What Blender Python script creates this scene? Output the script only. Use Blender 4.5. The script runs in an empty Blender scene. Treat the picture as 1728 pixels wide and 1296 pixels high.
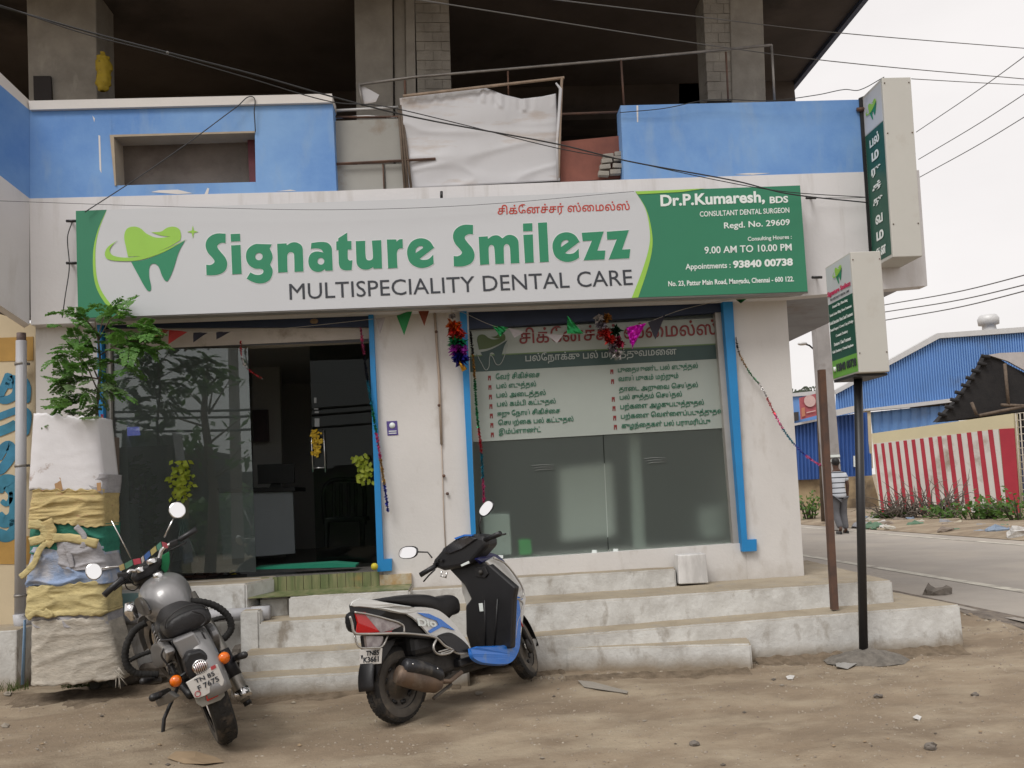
import bpy, bmesh, math, random
import numpy as np
from mathutils import Vector, Matrix, noise
random.seed(7)
S = bpy.context.scene
COL = S.collection

# ------------------------------------------------------------------ camera, sky, sun, exposure
FPX, CXP, CYP = 1500.0, 864.0, 648.0          # focal length and centre in photo pixels (1728 x 1296)
YAW, PIT, ROL = math.radians(3.4), math.radians(6.8428), math.radians(-2.84)
CAMLOC = Vector((0.0, -7.62, 1.32))
_fw = Vector((math.sin(YAW)*math.cos(PIT), math.cos(YAW)*math.cos(PIT), math.sin(PIT)))
_r0 = Vector((math.cos(YAW), -math.sin(YAW), 0)); _u0 = _r0.cross(_fw)
CR = _r0*math.cos(ROL) + _u0*math.sin(ROL)
CU = -_r0*math.sin(ROL) + _u0*math.cos(ROL)
cam = bpy.data.cameras.new('camera'); camo = bpy.data.objects.new('camera', cam); COL.objects.link(camo)
cam.sensor_width = 36; cam.lens = 36*FPX/1728; cam.clip_start = 0.05; cam.clip_end = 3000
camo.matrix_world = Matrix(((CR.x, CU.x, -_fw.x, CAMLOC.x), (CR.y, CU.y, -_fw.y, CAMLOC.y), (CR.z, CU.z, -_fw.z, CAMLOC.z), (0, 0, 0, 1)))
S.camera = camo

W = bpy.data.worlds.new("World"); S.world = W; W.use_nodes = True
nt = W.node_tree; nt.nodes.clear()
sky = nt.nodes.new('ShaderNodeTexSky'); sky.sky_type = 'NISHITA'; sky.sun_disc = False
SUN_EL, SUN_AZ = math.radians(52), math.radians(215)
sky.sun_elevation = SUN_EL; sky.sun_rotation = SUN_AZ; sky.dust_density = 4
tc = nt.nodes.new('ShaderNodeTexCoord'); cn = nt.nodes.new('ShaderNodeTexNoise')
cn.inputs['Scale'].default_value = 1.7; cn.inputs['Detail'].default_value = 6; cn.inputs['Roughness'].default_value = .55
mp = nt.nodes.new('ShaderNodeMapping'); mp.inputs['Scale'].default_value = (1, 1, 2.5)
cr = nt.nodes.new('ShaderNodeValToRGB')
cr.color_ramp.elements[0].position = .3; cr.color_ramp.elements[0].color = (6.0, 5.72, 5.6, 1)
cr.color_ramp.elements[1].position = .7; cr.color_ramp.elements[1].color = (6.8, 6.5, 6.35, 1)
mix = nt.nodes.new('ShaderNodeMixRGB'); mix.inputs[0].default_value = .93      # an overcast deck in front of the blue
bg = nt.nodes.new('ShaderNodeBackground'); bg.inputs['Strength'].default_value = .105
wo = nt.nodes.new('ShaderNodeOutputWorld')
L = nt.links.new
L(tc.outputs['Generated'], mp.inputs[0]); L(mp.outputs[0], cn.inputs['Vector']); L(cn.outputs['Fac'], cr.inputs[0])
L(sky.outputs[0], mix.inputs[1]); L(cr.outputs[0], mix.inputs[2]); L(mix.outputs[0], bg.inputs[0]); L(bg.outputs[0], wo.inputs[0])
sun = bpy.data.lights.new('sun', 'SUN'); sun.energy = 1.35; sun.angle = math.radians(25); sun.color = (1, .98, .945)
suno = bpy.data.objects.new('sun', sun); COL.objects.link(suno)
_sd = Vector((math.sin(SUN_AZ)*math.cos(SUN_EL), math.cos(SUN_AZ)*math.cos(SUN_EL), math.sin(SUN_EL)))
suno.rotation_euler = _sd.to_track_quat('Z', 'Y').to_euler(); suno.location = _sd*30
S.view_settings.view_transform = 'Standard'; S.view_settings.look = 'None'; S.view_settings.gamma = 1
S.view_settings.exposure = 0.5; S.view_settings.use_curve_mapping = False
S.cycles.max_bounces = 7; S.cycles.diffuse_bounces = 3; S.cycles.transparent_max_bounces = 12
S.cycles.use_denoising = True; S.cycles.caustics_reflective = False; S.cycles.caustics_refractive = True

# ------------------------------------------------------------------ measuring: from a photo pixel to a point on a real plane
def ray(px, py):
    return (_fw + CR*((px-CXP)/FPX) - CU*((py-CYP)/FPX))
def P(px, py, Y=0.0):
    d = ray(px, py); return CAMLOC + d*((Y-CAMLOC.y)/d.y)
def G(px, py, z=0.0):
    d = ray(px, py); return CAMLOC + d*((z-CAMLOC.z)/d.z)
def PX(px, py, X):
    d = ray(px, py); return CAMLOC + d*((X-CAMLOC.x)/d.x)
def on(M, px, py, ax, val):
    """point of the plane local[ax]=val of a body with matrix M, in local coordinates"""
    Mi = M.inverted(); o = Mi @ CAMLOC; d = Mi.to_3x3() @ ray(px, py)
    return o + d*((val-o[ax])/d[ax])

# ------------------------------------------------------------------ materials
MATS = {}
def mat(name, col, rough=.6, metal=0.0, var=.12, scale=6.0, col2=None, cut=(.35, .65), bump=0.0, bscale=60.0,
        stretch=(1, 1, 1), dirt=None, dirtcut=(.55, .7), dscale=2.2, dstretch=(1, 1, 1), spec=.5, coat=0, emit=None, floor=None, top=None, detail=5):
    if name in MATS: return MATS[name]
    m = bpy.data.materials.new(name); m.use_nodes = True; MATS[name] = m
    nt = m.node_tree; N = nt.nodes; Lk = nt.links.new
    b = N['Principled BSDF']
    b.inputs['Roughness'].default_value = rough; b.inputs['Metallic'].default_value = metal
    b.inputs['Specular IOR Level'].default_value = spec
    if coat: b.inputs['Coat Weight'].default_value = coat; b.inputs['Coat Roughness'].default_value = .08
    tcn = N.new('ShaderNodeTexCoord')
    def nz(sc, st, detail=5, off=0):
        mpn = N.new('ShaderNodeMapping'); mpn.inputs['Scale'].default_value = st; mpn.inputs['Location'].default_value = (off, off*.7, off*1.3)
        n = N.new('ShaderNodeTexNoise'); n.inputs['Scale'].default_value = sc; n.inputs['Detail'].default_value = detail
        n.inputs['Roughness'].default_value = .62
        Lk(tcn.outputs['Object'], mpn.inputs[0]); Lk(mpn.outputs[0], n.inputs['Vector']); return n.outputs['Fac']
    def ramp(src, a, bb):
        r = N.new('ShaderNodeMapRange'); r.inputs['From Min'].default_value = a; r.inputs['From Max'].default_value = bb
        Lk(src, r.inputs['Value']); return r.outputs[0]
    c1 = tuple(col)+(1,); c2 = tuple(col2 if col2 else [max(0, c*(1-var)) for c in col])+(1,)
    mx = N.new('ShaderNodeMixRGB'); mx.inputs[1].default_value = c1; mx.inputs[2].default_value = c2
    Lk(ramp(nz(scale, stretch, detail), *cut), mx.inputs[0]); out = mx.outputs[0]
    if top:                                              # another finish on faces that look up (bare treads)
        g = N.new('ShaderNodeNewGeometry'); sp = N.new('ShaderNodeSeparateXYZ'); Lk(g.outputs['True Normal'], sp.inputs[0])
        t = N.new('ShaderNodeMixRGB'); t.inputs[2].default_value = tuple(top)+(1,)
        Lk(ramp(sp.outputs[2], .5, .8), t.inputs[0]); Lk(out, t.inputs[1])
        t2 = N.new('ShaderNodeMixRGB'); t2.blend_type = 'MULTIPLY'; t2.inputs[2].default_value = (.72, .7, .68, 1)
        Lk(ramp(nz(3.1, (1, 1, 1), 6, 5), .45, .75), t2.inputs[0]); Lk(t.outputs[0], t2.inputs[1]); out = t2.outputs[0]
    if dirt:
        d = N.new('ShaderNodeMixRGB'); d.inputs[2].default_value = tuple(dirt)+(1,)
        Lk(ramp(nz(dscale, dstretch, 9, 3), *dirtcut), d.inputs[0]); Lk(out, d.inputs[1]); out = d.outputs[0]
    if floor:                                            # splash-back dirt: (colour, height where it ends)
        g = N.new('ShaderNodeNewGeometry'); sp = N.new('ShaderNodeSeparateXYZ'); Lk(g.outputs['Position'], sp.inputs[0])
        ad = N.new('ShaderNodeMath'); ad.operation = 'MULTIPLY_ADD'; ad.inputs[1].default_value = -.5*floor[1]*2
        Lk(nz(5, (1, 1, 1), 6, 9), ad.inputs[0]); Lk(sp.outputs[2], ad.inputs[2])
        f = N.new('ShaderNodeMixRGB'); f.inputs[2].default_value = tuple(floor[0])+(1,)
        Lk(ramp(ad.outputs[0], floor[1]*.5, -floor[1]*.5), f.inputs[0]); Lk(out, f.inputs[1]); out = f.outputs[0]
    Lk(out, b.inputs['Base Color'])
    if bump:
        bn = N.new('ShaderNodeBump'); bn.inputs['Strength'].default_value = bump; bn.inputs['Distance'].default_value = .01
        Lk(nz(bscale, stretch, 6, 1), bn.inputs['Height']); Lk(bn.outputs[0], b.inputs['Normal'])
    if emit:
        b.inputs['Emission Color'].default_value = tuple(emit[0])+(1,); b.inputs['Emission Strength'].default_value = emit[1]
    return m
def glass(name, tint, ior=1.6, rough=0.0):
    m = bpy.data.materials.new(name); m.use_nodes = True; nt = m.node_tree; N = nt.nodes; N.clear()
    o = N.new('ShaderNodeOutputMaterial'); t = N.new('ShaderNodeBsdfTransparent'); t.inputs[0].default_value = tuple(tint)+(1,)
    g = N.new('ShaderNodeBsdfGlossy'); g.inputs['Roughness'].default_value = rough; g.inputs[0].default_value = (.9, .95, .95, 1)
    f = N.new('ShaderNodeFresnel'); f.inputs[0].default_value = ior; mx = N.new('ShaderNodeMixShader')
    nt.links.new(f.outputs[0], mx.inputs[0]); nt.links.new(t.outputs[0], mx.inputs[1]); nt.links.new(g.outputs[0], mx.inputs[2])
    nt.links.new(mx.outputs[0], o.inputs[0]); return m

# ------------------------------------------------------------------ mesh collector and scene graph
class MB:
    def __init__(s): s.v = []; s.f = []; s.sm = []
    def add(s, vs, fs, smooth=False):
        o = len(s.v); s.v += [Vector(v) for v in vs]; s.f += [tuple(i+o for i in f) for f in fs]; s.sm += [smooth]*len(fs); return s
    def box(s, x0, x1, y0, y1, z0, z1):
        vs = [(x, y, z) for x in (x0, x1) for y in (y0, y1) for z in (z0, z1)]
        return s.add(vs, [(0, 1, 3, 2), (4, 6, 7, 5), (0, 4, 5, 1), (2, 3, 7, 6), (0, 2, 6, 4), (1, 5, 7, 3)])
    def hull8(s, a, b):                                 # two quads (4 points each), joined
        return s.add(list(a)+list(b), [(3, 2, 1, 0), (4, 5, 6, 7), (0, 1, 5, 4), (1, 2, 6, 5), (2, 3, 7, 6), (3, 0, 4, 7)])
    def prism(s, pts, vec, smooth=False):               # planar outline pushed along vec
        n = len(pts); pts = [Vector(p) for p in pts]; v = Vector(vec)
        return s.add(pts+[p+v for p in pts], [tuple(range(n)), tuple(range(2*n-1, n-1, -1))]+[(i, i+n, (i+1) % n+n, (i+1) % n) for i in range(n)], smooth)
    def tube(s, pts, r, n=8, closed=False, smooth=True, flat=1.0):
        pts = [Vector(p) for p in pts]; m = len(pts); rs = r if isinstance(r, (list, tuple)) else [r]*m
        ring = []; up = None
        for i, p in enumerate(pts):
            if closed: t = (pts[(i+1) % m]-pts[i-1])
            else: t = pts[min(i+1, m-1)]-pts[max(i-1, 0)]
            t.normalize()
            if up is None: up = Vector((0, 0, 1)) if abs(t.z) < .9 else Vector((1, 0, 0))
            a = up-t*up.dot(t)
            if a.length < 1e-6: a = t.orthogonal()
            a.normalize(); up = a; b = t.cross(a)
            ring.append([p+(a*math.cos(2*math.pi*k/n)*flat+b*math.sin(2*math.pi*k/n))*rs[i] for k in range(n)])
        vs = [q for rr in ring for q in rr]; fs = []
        for i in range(m if closed else m-1):
            j = (i+1) % m
            for k in range(n): fs.append((i*n+k, i*n+(k+1) % n, j*n+(k+1) % n, j*n+k))
        if not closed: fs += [tuple(range(n-1, -1, -1)), tuple((m-1)*n+k for k in range(n))]
        return s.add(vs, fs, smooth)
    def lathe(s, prof, c, axis='y', n=32, smooth=True, a0=0, a1=2*math.pi):   # prof: (radius, along axis)
        c = Vector(c); vs = []; full = abs(a1-a0-2*math.pi) < 1e-6; k = n if full else n+1
        for r, h in prof:
            for i in range(k):
                a = a0+(a1-a0)*i/n; u, w = r*math.cos(a), r*math.sin(a)
                vs.append(c+Vector({'y': (u, h, w), 'x': (h, u, w), 'z': (u, w, h)}[axis]))
        fs = []
        for j in range(len(prof)-1):
            for i in range(k if full else n):
                i2 = (i+1) % k; fs.append((j*k+i, j*k+i2, (j+1)*k+i2, (j+1)*k+i))
        return s.add(vs, fs, smooth)
    def loft(s, rings, smooth=True, caps=True):
        n = len(rings[0]); vs = [Vector(p) for r in rings for p in r]; fs = []
        for i in range(len(rings)-1):
            for k in range(n): fs.append((i*n+k, i*n+(k+1) % n, (i+1)*n+(k+1) % n, (i+1)*n+k))
        if caps: fs += [tuple(range(n-1, -1, -1)), tuple((len(rings)-1)*n+k for k in range(n))]
        return s.add(vs, fs, smooth)
    def sphere(s, c, r, n=12, m=8, sc=(1, 1, 1)):
        c = Vector(c); rings = []
        for i in range(1, m):
            a = math.pi*i/m
            rings.append([c+Vector((r*sc[0]*math.sin(a)*math.cos(2*math.pi*k/n), r*sc[1]*math.sin(a)*math.sin(2*math.pi*k/n), r*sc[2]*math.cos(a))) for k in range(n)])
        return s.loft(rings)
    def grid(s, fn, nu, nv, smooth=True, flip=False):
        vs = [fn(i/nu, j/nv) for j in range(nv+1) for i in range(nu+1)]; fs = []
        for j in range(nv):
            for i in range(nu):
                a = j*(nu+1)+i; q = (a, a+1, a+nu+2, a+nu+1); fs.append(q[::-1] if flip else q)
        return s.add(vs, fs, smooth)
    def build(s, name, m, parent=None, local=False, bevel=0, sub=0, seg=2, solid=0, fix=True):
        me = bpy.data.meshes.new(name); vs = s.v; org = Vector((0, 0, 0))
        if parent is not None and not local: vs = [v-ORG[parent.name] for v in vs]
        if parent is None and not local:
            zmin = min(v.z for v in vs); org = Vector((sum(v.x for v in vs)/len(vs), sum(v.y for v in vs)/len(vs), zmin)); vs = [v-org for v in vs]
        me.from_pydata([tuple(v) for v in vs], [], s.f)
        me.polygons.foreach_set('use_smooth', s.sm)
        if fix:
            bm = bmesh.new(); bm.from_mesh(me); bmesh.ops.recalc_face_normals(bm, faces=bm.faces); bm.to_mesh(me); bm.free()
        me.materials.append(m); o = bpy.data.objects.new(name, me); COL.objects.link(o); o.location = org
        ORG[o.name] = org if parent is None else (Vector() if local else ORG[parent.name])
        if parent is not None: o.parent = parent
        if solid:
            md = o.modifiers.new('thick', 'SOLIDIFY'); md.thickness = solid; md.offset = 0
        if bevel:
            md = o.modifiers.new('bevel', 'BEVEL'); md.width = bevel; md.segments = seg; md.limit_method = 'ANGLE'; md.angle_limit = .6; md.harden_normals = False
        if sub:
            md = o.modifiers.new('sub', 'SUBSURF'); md.levels = sub; md.render_levels = sub
        return o
ORG = {}
def tag(o, label=None, cat=None, group=None, kind=None):
    if label: o['label'] = label
    if cat: o['category'] = cat
    if group: o['group'] = group
    if kind: o['kind'] = kind
    return o
def thing(name, label, cat, loc, group=None, M=None):
    o = bpy.data.objects.new(name, None); COL.objects.link(o); o.empty_display_size = .1
    if M is not None: o.matrix_world = M; ORG[o.name] = Vector()
    else: o.location = loc; ORG[o.name] = Vector(loc)
    return tag(o, label, cat, group)
def part(parent, name, mb, m, **k):
    return mb.build(name, m, parent, **k)
def struct(name, mb, m, **k):
    o = mb.build(name, m, None, local=True, **k); o['kind'] = 'structure'; return o
def curve(pts, seg=6, closed=True):
    """pts: (x,y) smooth or (x,y,1) corner -> dense outline"""
    n = len(pts); out = []
    P2 = [np.array(p[:2], float) for p in pts]; cn = [len(p) > 2 for p in pts]
    for i in range(n if closed else n-1):
        a, b = P2[i], P2[(i+1) % n]; ch = b-a
        def tan(k, ch):
            if cn[k] or (not closed and k in (0, n-1)): return ch
            t = (P2[(k+1) % n]-P2[k-1])/2; l = np.linalg.norm(ch); tl = np.linalg.norm(t)+1e-9
            return t/tl*l
        if cn[i] and cn[(i+1) % n]: out.append(a); continue
        t0, t1 = tan(i, ch), tan((i+1) % n, ch)
        for s in range(seg):
            u = s/seg; out.append((2*u**3-3*u**2+1)*a+(u**3-2*u**2+u)*t0+(-2*u**3+3*u**2)*b+(u**3-u**2)*t1)
    if not closed: out.append(P2[-1])
    return [tuple(p) for p in out]
def shape(name, outlines, mp3, thick_dir, m, parent, local=False):
    """2D outlines with holes -> filled flat print/panel mesh with a real thickness"""
    cu = bpy.data.curves.new('tmp', 'CURVE'); cu.dimensions = '2D'; cu.fill_mode = 'BOTH'
    for ol in outlines:
        sp = cu.splines.new('POLY'); sp.points.add(len(ol)-1)
        for i, p in enumerate(ol): sp.points[i].co = (p[0]*.001, -p[1]*.001, 0, 1)
        sp.use_cyclic_u = True
    return _flat(name, cu, lambda v: mp3(v.x*1000, -v.y*1000), thick_dir, m, parent, local)
def _flat(name, cu, fn, td, m, parent, local=False):
    o = bpy.data.objects.new('tmp', cu); COL.objects.link(o); dg = bpy.context.evaluated_depsgraph_get(); dg.update()
    me = bpy.data.meshes.new_from_object(o.evaluated_get(dg)); COL.objects.unlink(o); bpy.data.objects.remove(o)
    mb = MB(); td = Vector(td); bm = bmesh.new(); bm.from_mesh(me)
    bmesh.ops.remove_doubles(bm, verts=bm.verts, dist=1e-6)
    bm.verts.ensure_lookup_table(); n = len(bm.verts)
    pts = [fn(v.co) for v in bm.verts]
    fs = [tuple(v.index for v in f.verts) for f in bm.faces]
    ed = [tuple(v.index for v in e.verts) for e in bm.edges if len(e.link_faces) == 1]
    bm.free(); bpy.data.meshes.remove(me)
    mb.add([p+td for p in pts]+pts, fs+[(a, b, b+n, a+n) for a, b in ed])
    return mb.build(name, m, parent, local=local)
def text(name, s, bl, br, tl, m, parent, td=(0, -.003, 0), bold=0.0, local=False, spacing=1.0):
    """flat lettering whose box spans three real corners: bottom-left, bottom-right, top-left"""
    cu = bpy.data.curves.new('tmp', 'FONT'); cu.body = s; cu.size = 1; cu.offset = bold; cu.resolution_u = 3; cu.space_character = spacing; cu.fill_mode = 'FRONT'
    o = bpy.data.objects.new('tmp', cu); COL.objects.link(o); bpy.context.view_layer.update()
    xs = [c[0] for c in o.bound_box]; ys = [c[1] for c in o.bound_box]; COL.objects.unlink(o); bpy.data.objects.remove(o)
    x0, x1, y0, y1 = min(xs), max(xs), min(ys), max(ys)
    bl, br, tl = Vector(bl), Vector(br), Vector(tl)
    return _flat(name, cu, lambda v: bl+(br-bl)*((v.x-x0)/(x1-x0))+(tl-bl)*((v.y-y0)/(y1-y0)), td, m, parent, local)
def quad(pts, Y): return [P(x, y, Y) for x, y in pts]
def pprism(mb, pts, Y0, Y1):                              # photo outline on plane Y0, pushed straight back to Y1
    return mb.prism([P(p[0], p[1], Y0) for p in pts], (0, Y1-Y0, 0))
def copy_tree(o, parent=None, loc=None):
    c = o.copy(); COL.objects.link(c); c.parent = parent
    if loc is not None: c.location = loc
    for ch in list(o.children): copy_tree(ch, c)
    return c
# ================================================================== materials
M_dirt = mat('dirt', (.31, .24, .165), .95, detail=14, col2=(.175, .13, .087), scale=1.7, stretch=(.85, 1.25, 1), dstretch=(.8, 1.4, 1), cut=(.3, .72), bump=1.0, bscale=55, dirt=(.41, .34, .245), dirtcut=(.46, .74), dscale=1.9)
M_stone = mat('stone', (.2, .175, .15), .9, var=.45, scale=9, bump=.5, bscale=30)
M_asph = mat('asphalt', (.37, .335, .295), .9, var=.15, scale=1.2, bump=.3, bscale=150, dirt=(.43, .38, .32), dirtcut=(.42, .75), dscale=.5)
M_line = mat('road_paint', (.62, .59, .5), .8, var=.25, scale=3, dirt=(.3, .27, .23), dirtcut=(.5, .65), dscale=4)
M_wall = mat('whitewash', (.66, .64, .62), .85, var=.08, scale=1.5, bump=.2, bscale=30, dirt=(.45, .41, .37), dirtcut=(.56, .85), dscale=4.5, dstretch=(1.5, 1, .6), floor=((.3, .26, .21), .62))
M_fascia = mat('white_plaster', (.70, .685, .69), .85, var=.08, scale=1.2, bump=.2, bscale=30, dirt=(.47, .44, .41), dirtcut=(.53, .85), dscale=3.2, dstretch=(2.2, 1, .25))
M_cope = mat('coping_paint', (.72, .69, .66), .85, var=.06, scale=2, bump=.1, dirt=(.33, .29, .25), dirtcut=(.62, .75), dscale=5)
M_blue = mat('blue_plaster', (.105, .25, .58), .82, col2=(.21, .385, .68), scale=.9, detail=8, cut=(.36, .64), bump=.12, bscale=35, dirt=(.25, .38, .58), dirtcut=(.52, .8), dscale=3.5, dstretch=(1.4, 1, .4))
M_trim = mat('blue_frame_paint', (.015, .235, .56), .5, var=.12, scale=3, dirt=(.05, .2, .4), dirtcut=(.6, .75), dscale=6)
M_navy = mat('navy_shutter_box', (.016, .03, .075), .55, var=.3, scale=2)
M_steps = mat('step_whitewash', (.64, .64, .62), .93, col2=(.50, .49, .465), cut=(.4, .75), scale=7, bump=.7, bscale=22, top=(.36, .305, .225), dirt=(.30, .27, .23), dirtcut=(.55, .7), dscale=6.5, dstretch=(1, 1, .55), floor=((.27, .22, .16), .10))
M_conc = mat('raw_concrete', (.2, .185, .165), .95, var=.35, scale=3, bump=.4, bscale=20, dirt=(.33, .31, .28), dirtcut=(.6, .8), dscale=5, dstretch=(1, 1, .4))
M_col = mat('column_plaster', (.36, .335, .295), .95, var=.3, scale=3, bump=.5, bscale=18, dirt=(.45, .42, .37), dirtcut=(.58, .8), dscale=4, dstretch=(1.5, 1.5, .5))
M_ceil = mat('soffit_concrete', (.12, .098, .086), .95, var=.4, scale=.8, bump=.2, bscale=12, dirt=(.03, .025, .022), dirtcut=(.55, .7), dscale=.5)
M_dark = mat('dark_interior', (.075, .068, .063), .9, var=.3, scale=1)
M_room = mat('room_wall', (.5, .49, .47), .8, var=.1, scale=1)
M_tile = mat('green_tile', (.24, .235, .12), .45, col2=(.12, .15, .06), scale=5, stretch=(3, 1, .4), cut=(.35, .6), dirt=(.3, .2, .07), dirtcut=(.62, .75), dscale=4)
M_cream = mat('cream_plaster', (.6, .5, .34), .85, var=.1, scale=2, bump=.1, dirt=(.3, .22, .14), dirtcut=(.6, .8), dscale=3, dstretch=(1, 1, .5))
M_metal = mat('galvanised_pipe', (.33, .31, .29), .55, .6, var=.3, scale=8)
M_rust = mat('rusted_steel', (.09, .06, .05), .7, .3, col2=(.17, .09, .06), scale=5)
M_black = mat('black_paint', (.018, .017, .018), .45, var=.3, scale=5)
M_pvc = mat('grey_pvc', (.47, .47, .49), .5, var=.1, scale=2, dirt=(.33, .31, .29), dirtcut=(.6, .8), dscale=4)

# ================================================================== ground and road
def axis_pts(lo, hi, step, far):
    a = list(np.arange(lo, hi+1e-6, step)); s = step; x = a[-1]
    while x < far: s *= 1.35; x += s; a.append(x)
    s = step; x = a[0]; b = []
    while x > -far: s *= 1.35; x -= s; b.append(x)
    return b[::-1]+a
gx = axis_pts(-4.2, 7.0, .045, 600); gy = axis_pts(-5.2, 0.6, .045, 600)
# road: centre band through two measured edges
ra, rb = G(1357, 940), G(1728, 1002)          # near white line
rc, rd = G(1380, 892), G(1728, 920)           # far white line
def ext(a, b, t): return a+(b-a)*t
N0, N1 = ext(ra, rb, -6), ext(ra, rb, 3.2); F0, F1 = ext(rc, rd, -6), ext(rc, rd, 3.2)
rdir = (rb-ra).normalized(); rnor = Vector((-rdir.y, rdir.x, 0))
if rnor.y < 0: rnor = -rnor
def gh(x, y):
    v = Vector((x, y, 0))
    d = (v-ra).dot(rnor)                       # >0 towards the road
    near = 1.0 if d < -.9 else 0.0
    k = min(1, max(0, (-.95-d)/.12))
    h = noise.noise(v*1.3)*.022+noise.noise(v*5)*.011+noise.noise(v*11)*.006+noise.noise(v*19)*.004
    h += -.012
    ridge = math.exp(-((d+1.45)/.25)**2)*.045*(.6+noise.noise(v*4))
    if abs(x) > 40 or y > 60 or y < -60: return -.02
    return h*k - .03*(1-k) + ridge*(1 if x > 3 else 0)
vs = [(x, y, gh(x, y)) for y in gy for x in gx]; nx = len(gx)
mb = MB(); mb.add(vs, [(j*nx+i, j*nx+i+1, (j+1)*nx+i+1, (j+1)*nx+i) for j in range(len(gy)-1) for i in range(nx-1)], True)
struct('ground', mb, M_dirt, fix=False)
def strip(name, a0, a1, b0, b1, z, m, th=.0):
    mb = MB(); n = 40; vs = []
    for i in range(n+1):
        p = a0.lerp(a1, i/n); q = b0.lerp(b1, i/n); vs += [(p.x, p.y, z), (q.x, q.y, z)]
    mb.add(vs, [(2*i, 2*i+1, 2*i+3, 2*i+2) for i in range(n)]); return struct(name, mb, m)
strip('road', N0-rnor*1.12, N1-rnor*1.12, F0+rnor*.5, F1+rnor*.5, .006, M_asph)
strip('road_edge_line', N0, N1, N0+rnor*.15, N1+rnor*.15, .011, M_line)
strip('road_edge_line', F0, F1, F0-rnor*.13, F1-rnor*.13, .011, M_line)

# ================================================================== clinic building
B = thing('clinic_building', 'white and blue two storey corner building with the dental clinic on its ground floor', 'building', (0, 0, 0))
def fpoly(name, pts, Y0, Y1, m, parent=None, **k):
    mb = MB(); pprism(mb, pts, Y0, Y1); return mb.build(name, m, parent or B, **k)
# ground floor walls (front faces at Y=0)
fpoly('pillar', [(60, 540), (172, 535), (184, 1010), (62, 1010)], 0, .5, M_wall)
fpoly('pillar', [(628, 515), (790, 508), (806, 1030), (650, 1030)], 0, .45, M_wall)
# right corner pillar goes back a long way as the side wall
pr = [P(1236, 495), P(1326, 490), P(1358, 985), P(1262, 985)]
mb = MB(); mb.prism(pr, (0, 11, 0)); mb.build('side_wall', M_wall, B)
fpoly('window_sill_wall', [(800, 948), (1262, 916), (1266, 990), (800, 1035)], .006, .3, M_wall)
fpoly('door_lintel', [(176, 553), (628, 551), (629, 571), (177, 592)], .06, .3, mat('lintel_plaster', (.5, .46, .42), .8, dirt=(.3, .26, .22), dscale=5))
fpoly('shutter_box', [(172, 520), (628, 505), (629, 551.5), (173, 553.5)], .02, .5, M_navy)
fpoly('shutter_box', [(786, 500), (1238, 490), (1238, 525), (789, 555)], .02, .5, M_navy)
# blue door and window frames
fpoly('door_frame', [(621, 512), (629, 512), (647, 944), (661, 943), (661, 963), (637, 965), (636, 940)], -.05, .04, M_trim)
fpoly('door_frame', [(163, 530), (170, 530), (181, 980), (172, 980)], -.04, .04, M_trim)
fpoly('window_frame', [(775, 512), (787, 512), (803, 900), (803, 948), (797, 948)], -.05, .04, M_trim)
fpoly('window_frame', [(1219, 502), (1236, 501), (1261, 911), (1277, 910), (1277, 930), (1253, 931)], -.05, .04, M_trim)
alu = mat('aluminium_frame', (.42, .4, .37), .45, .3, var=.1)
fpoly('window_jamb', [(1206, 520), (1216, 519), (1250, 920), (1238, 921)], .03, .12, alu)
fpoly('window_jamb', [(186, 560), (178, 560), (182, 985), (190, 985)], .02, .1, alu)
# fascia slab: front board, underside, overhang to the right
YF = -.14
fz0, fz1 = P(700, 523, YF).z, P(700, 314, YF).z
fpoly('fascia', [(50, 335), (568, 322), (1053, 303), (1458, 290), (1551, 287), (1565, 482), (1325, 502), (52, 548)], YF, .0, M_fascia)
xr = P(1565, 482, YF).x; xl = P(51, 540, YF).x
mb = MB(); mb.box(xl, xr-.003, 0, 11, fz0+.12, fz0+.45)
mb.build('balcony_slab', mat('slab_soffit', (.36, .37, .4), .85, var=.2, scale=1.5, dirt=(.25, .22, .2), dscale=2), B)
# left part: the front turns towards the street
def corner(pyR, pyL): return [P(50, pyR, YF), pyL]
Lx = P(50, 400, YF).x
def leftwall(name, yR0, yR1, yL0, yL1, m, xface, th=.14):
    # oblique wing face: from the fold at px 50 towards the camera and left, ends past the frame
    a0, a1 = P(50, yR0, YF), P(50, yR1, YF); dY = -1.0
    b0, b1 = P(0, yL0, YF+dY*.27), P(0, yL1, YF+dY*.27)
    e0, e1 = a0+(b0-a0)*3.2, a1+(b1-a1)*3.2
    mb = MB(); mb.prism([a0, a1, e1, e0], (-.1, .12, 0)); return mb.build(name, m, B)
leftwall('fascia', 335, 548, 296, 515, M_fascia, 0)
leftwall('parapet', 186, 335, 143, 296, M_blue, 0)
leftwall('coping', 170, 186, 122, 143, M_cope, 0)
# left parapet with a recess
YP = YF+.004
fpoly('parapet', [(50, 184), (188, 181), (194, 312), (194, 332), (50, 336)], YP, .06, M_blue)
fpoly('parapet', [(429, 175), (561, 172), (568, 323), (432, 327)], YP, .06, M_blue)
fpoly('parapet', [(188, 181), (429, 175), (430, 221.5), (188.5, 228)], YP, .06, M_blue)
fpoly('parapet', [(194, 313), (432, 307), (432, 327), (194, 332)], YP, .06, M_blue)
for q_ in ([(255, 324), (268, 321), (300, 320), (325, 326), (300, 327.5)], [(1240, 294), (1262, 292), (1300, 292), (1270, 295)], [(166, 228), (169, 229), (171, 292), (168, 286)], [(345, 328), (350, 317), (353, 318), (351, 327)], [(1074, 178), (1077, 178), (1077, 206), (1075, 206)], [(466, 323), (490, 320), (500, 322)], [(156, 195), (160, 200), (159, 206)]): fpoly('paint_chip', q_, YP-.002, YP+.002, M_cope)
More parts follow.
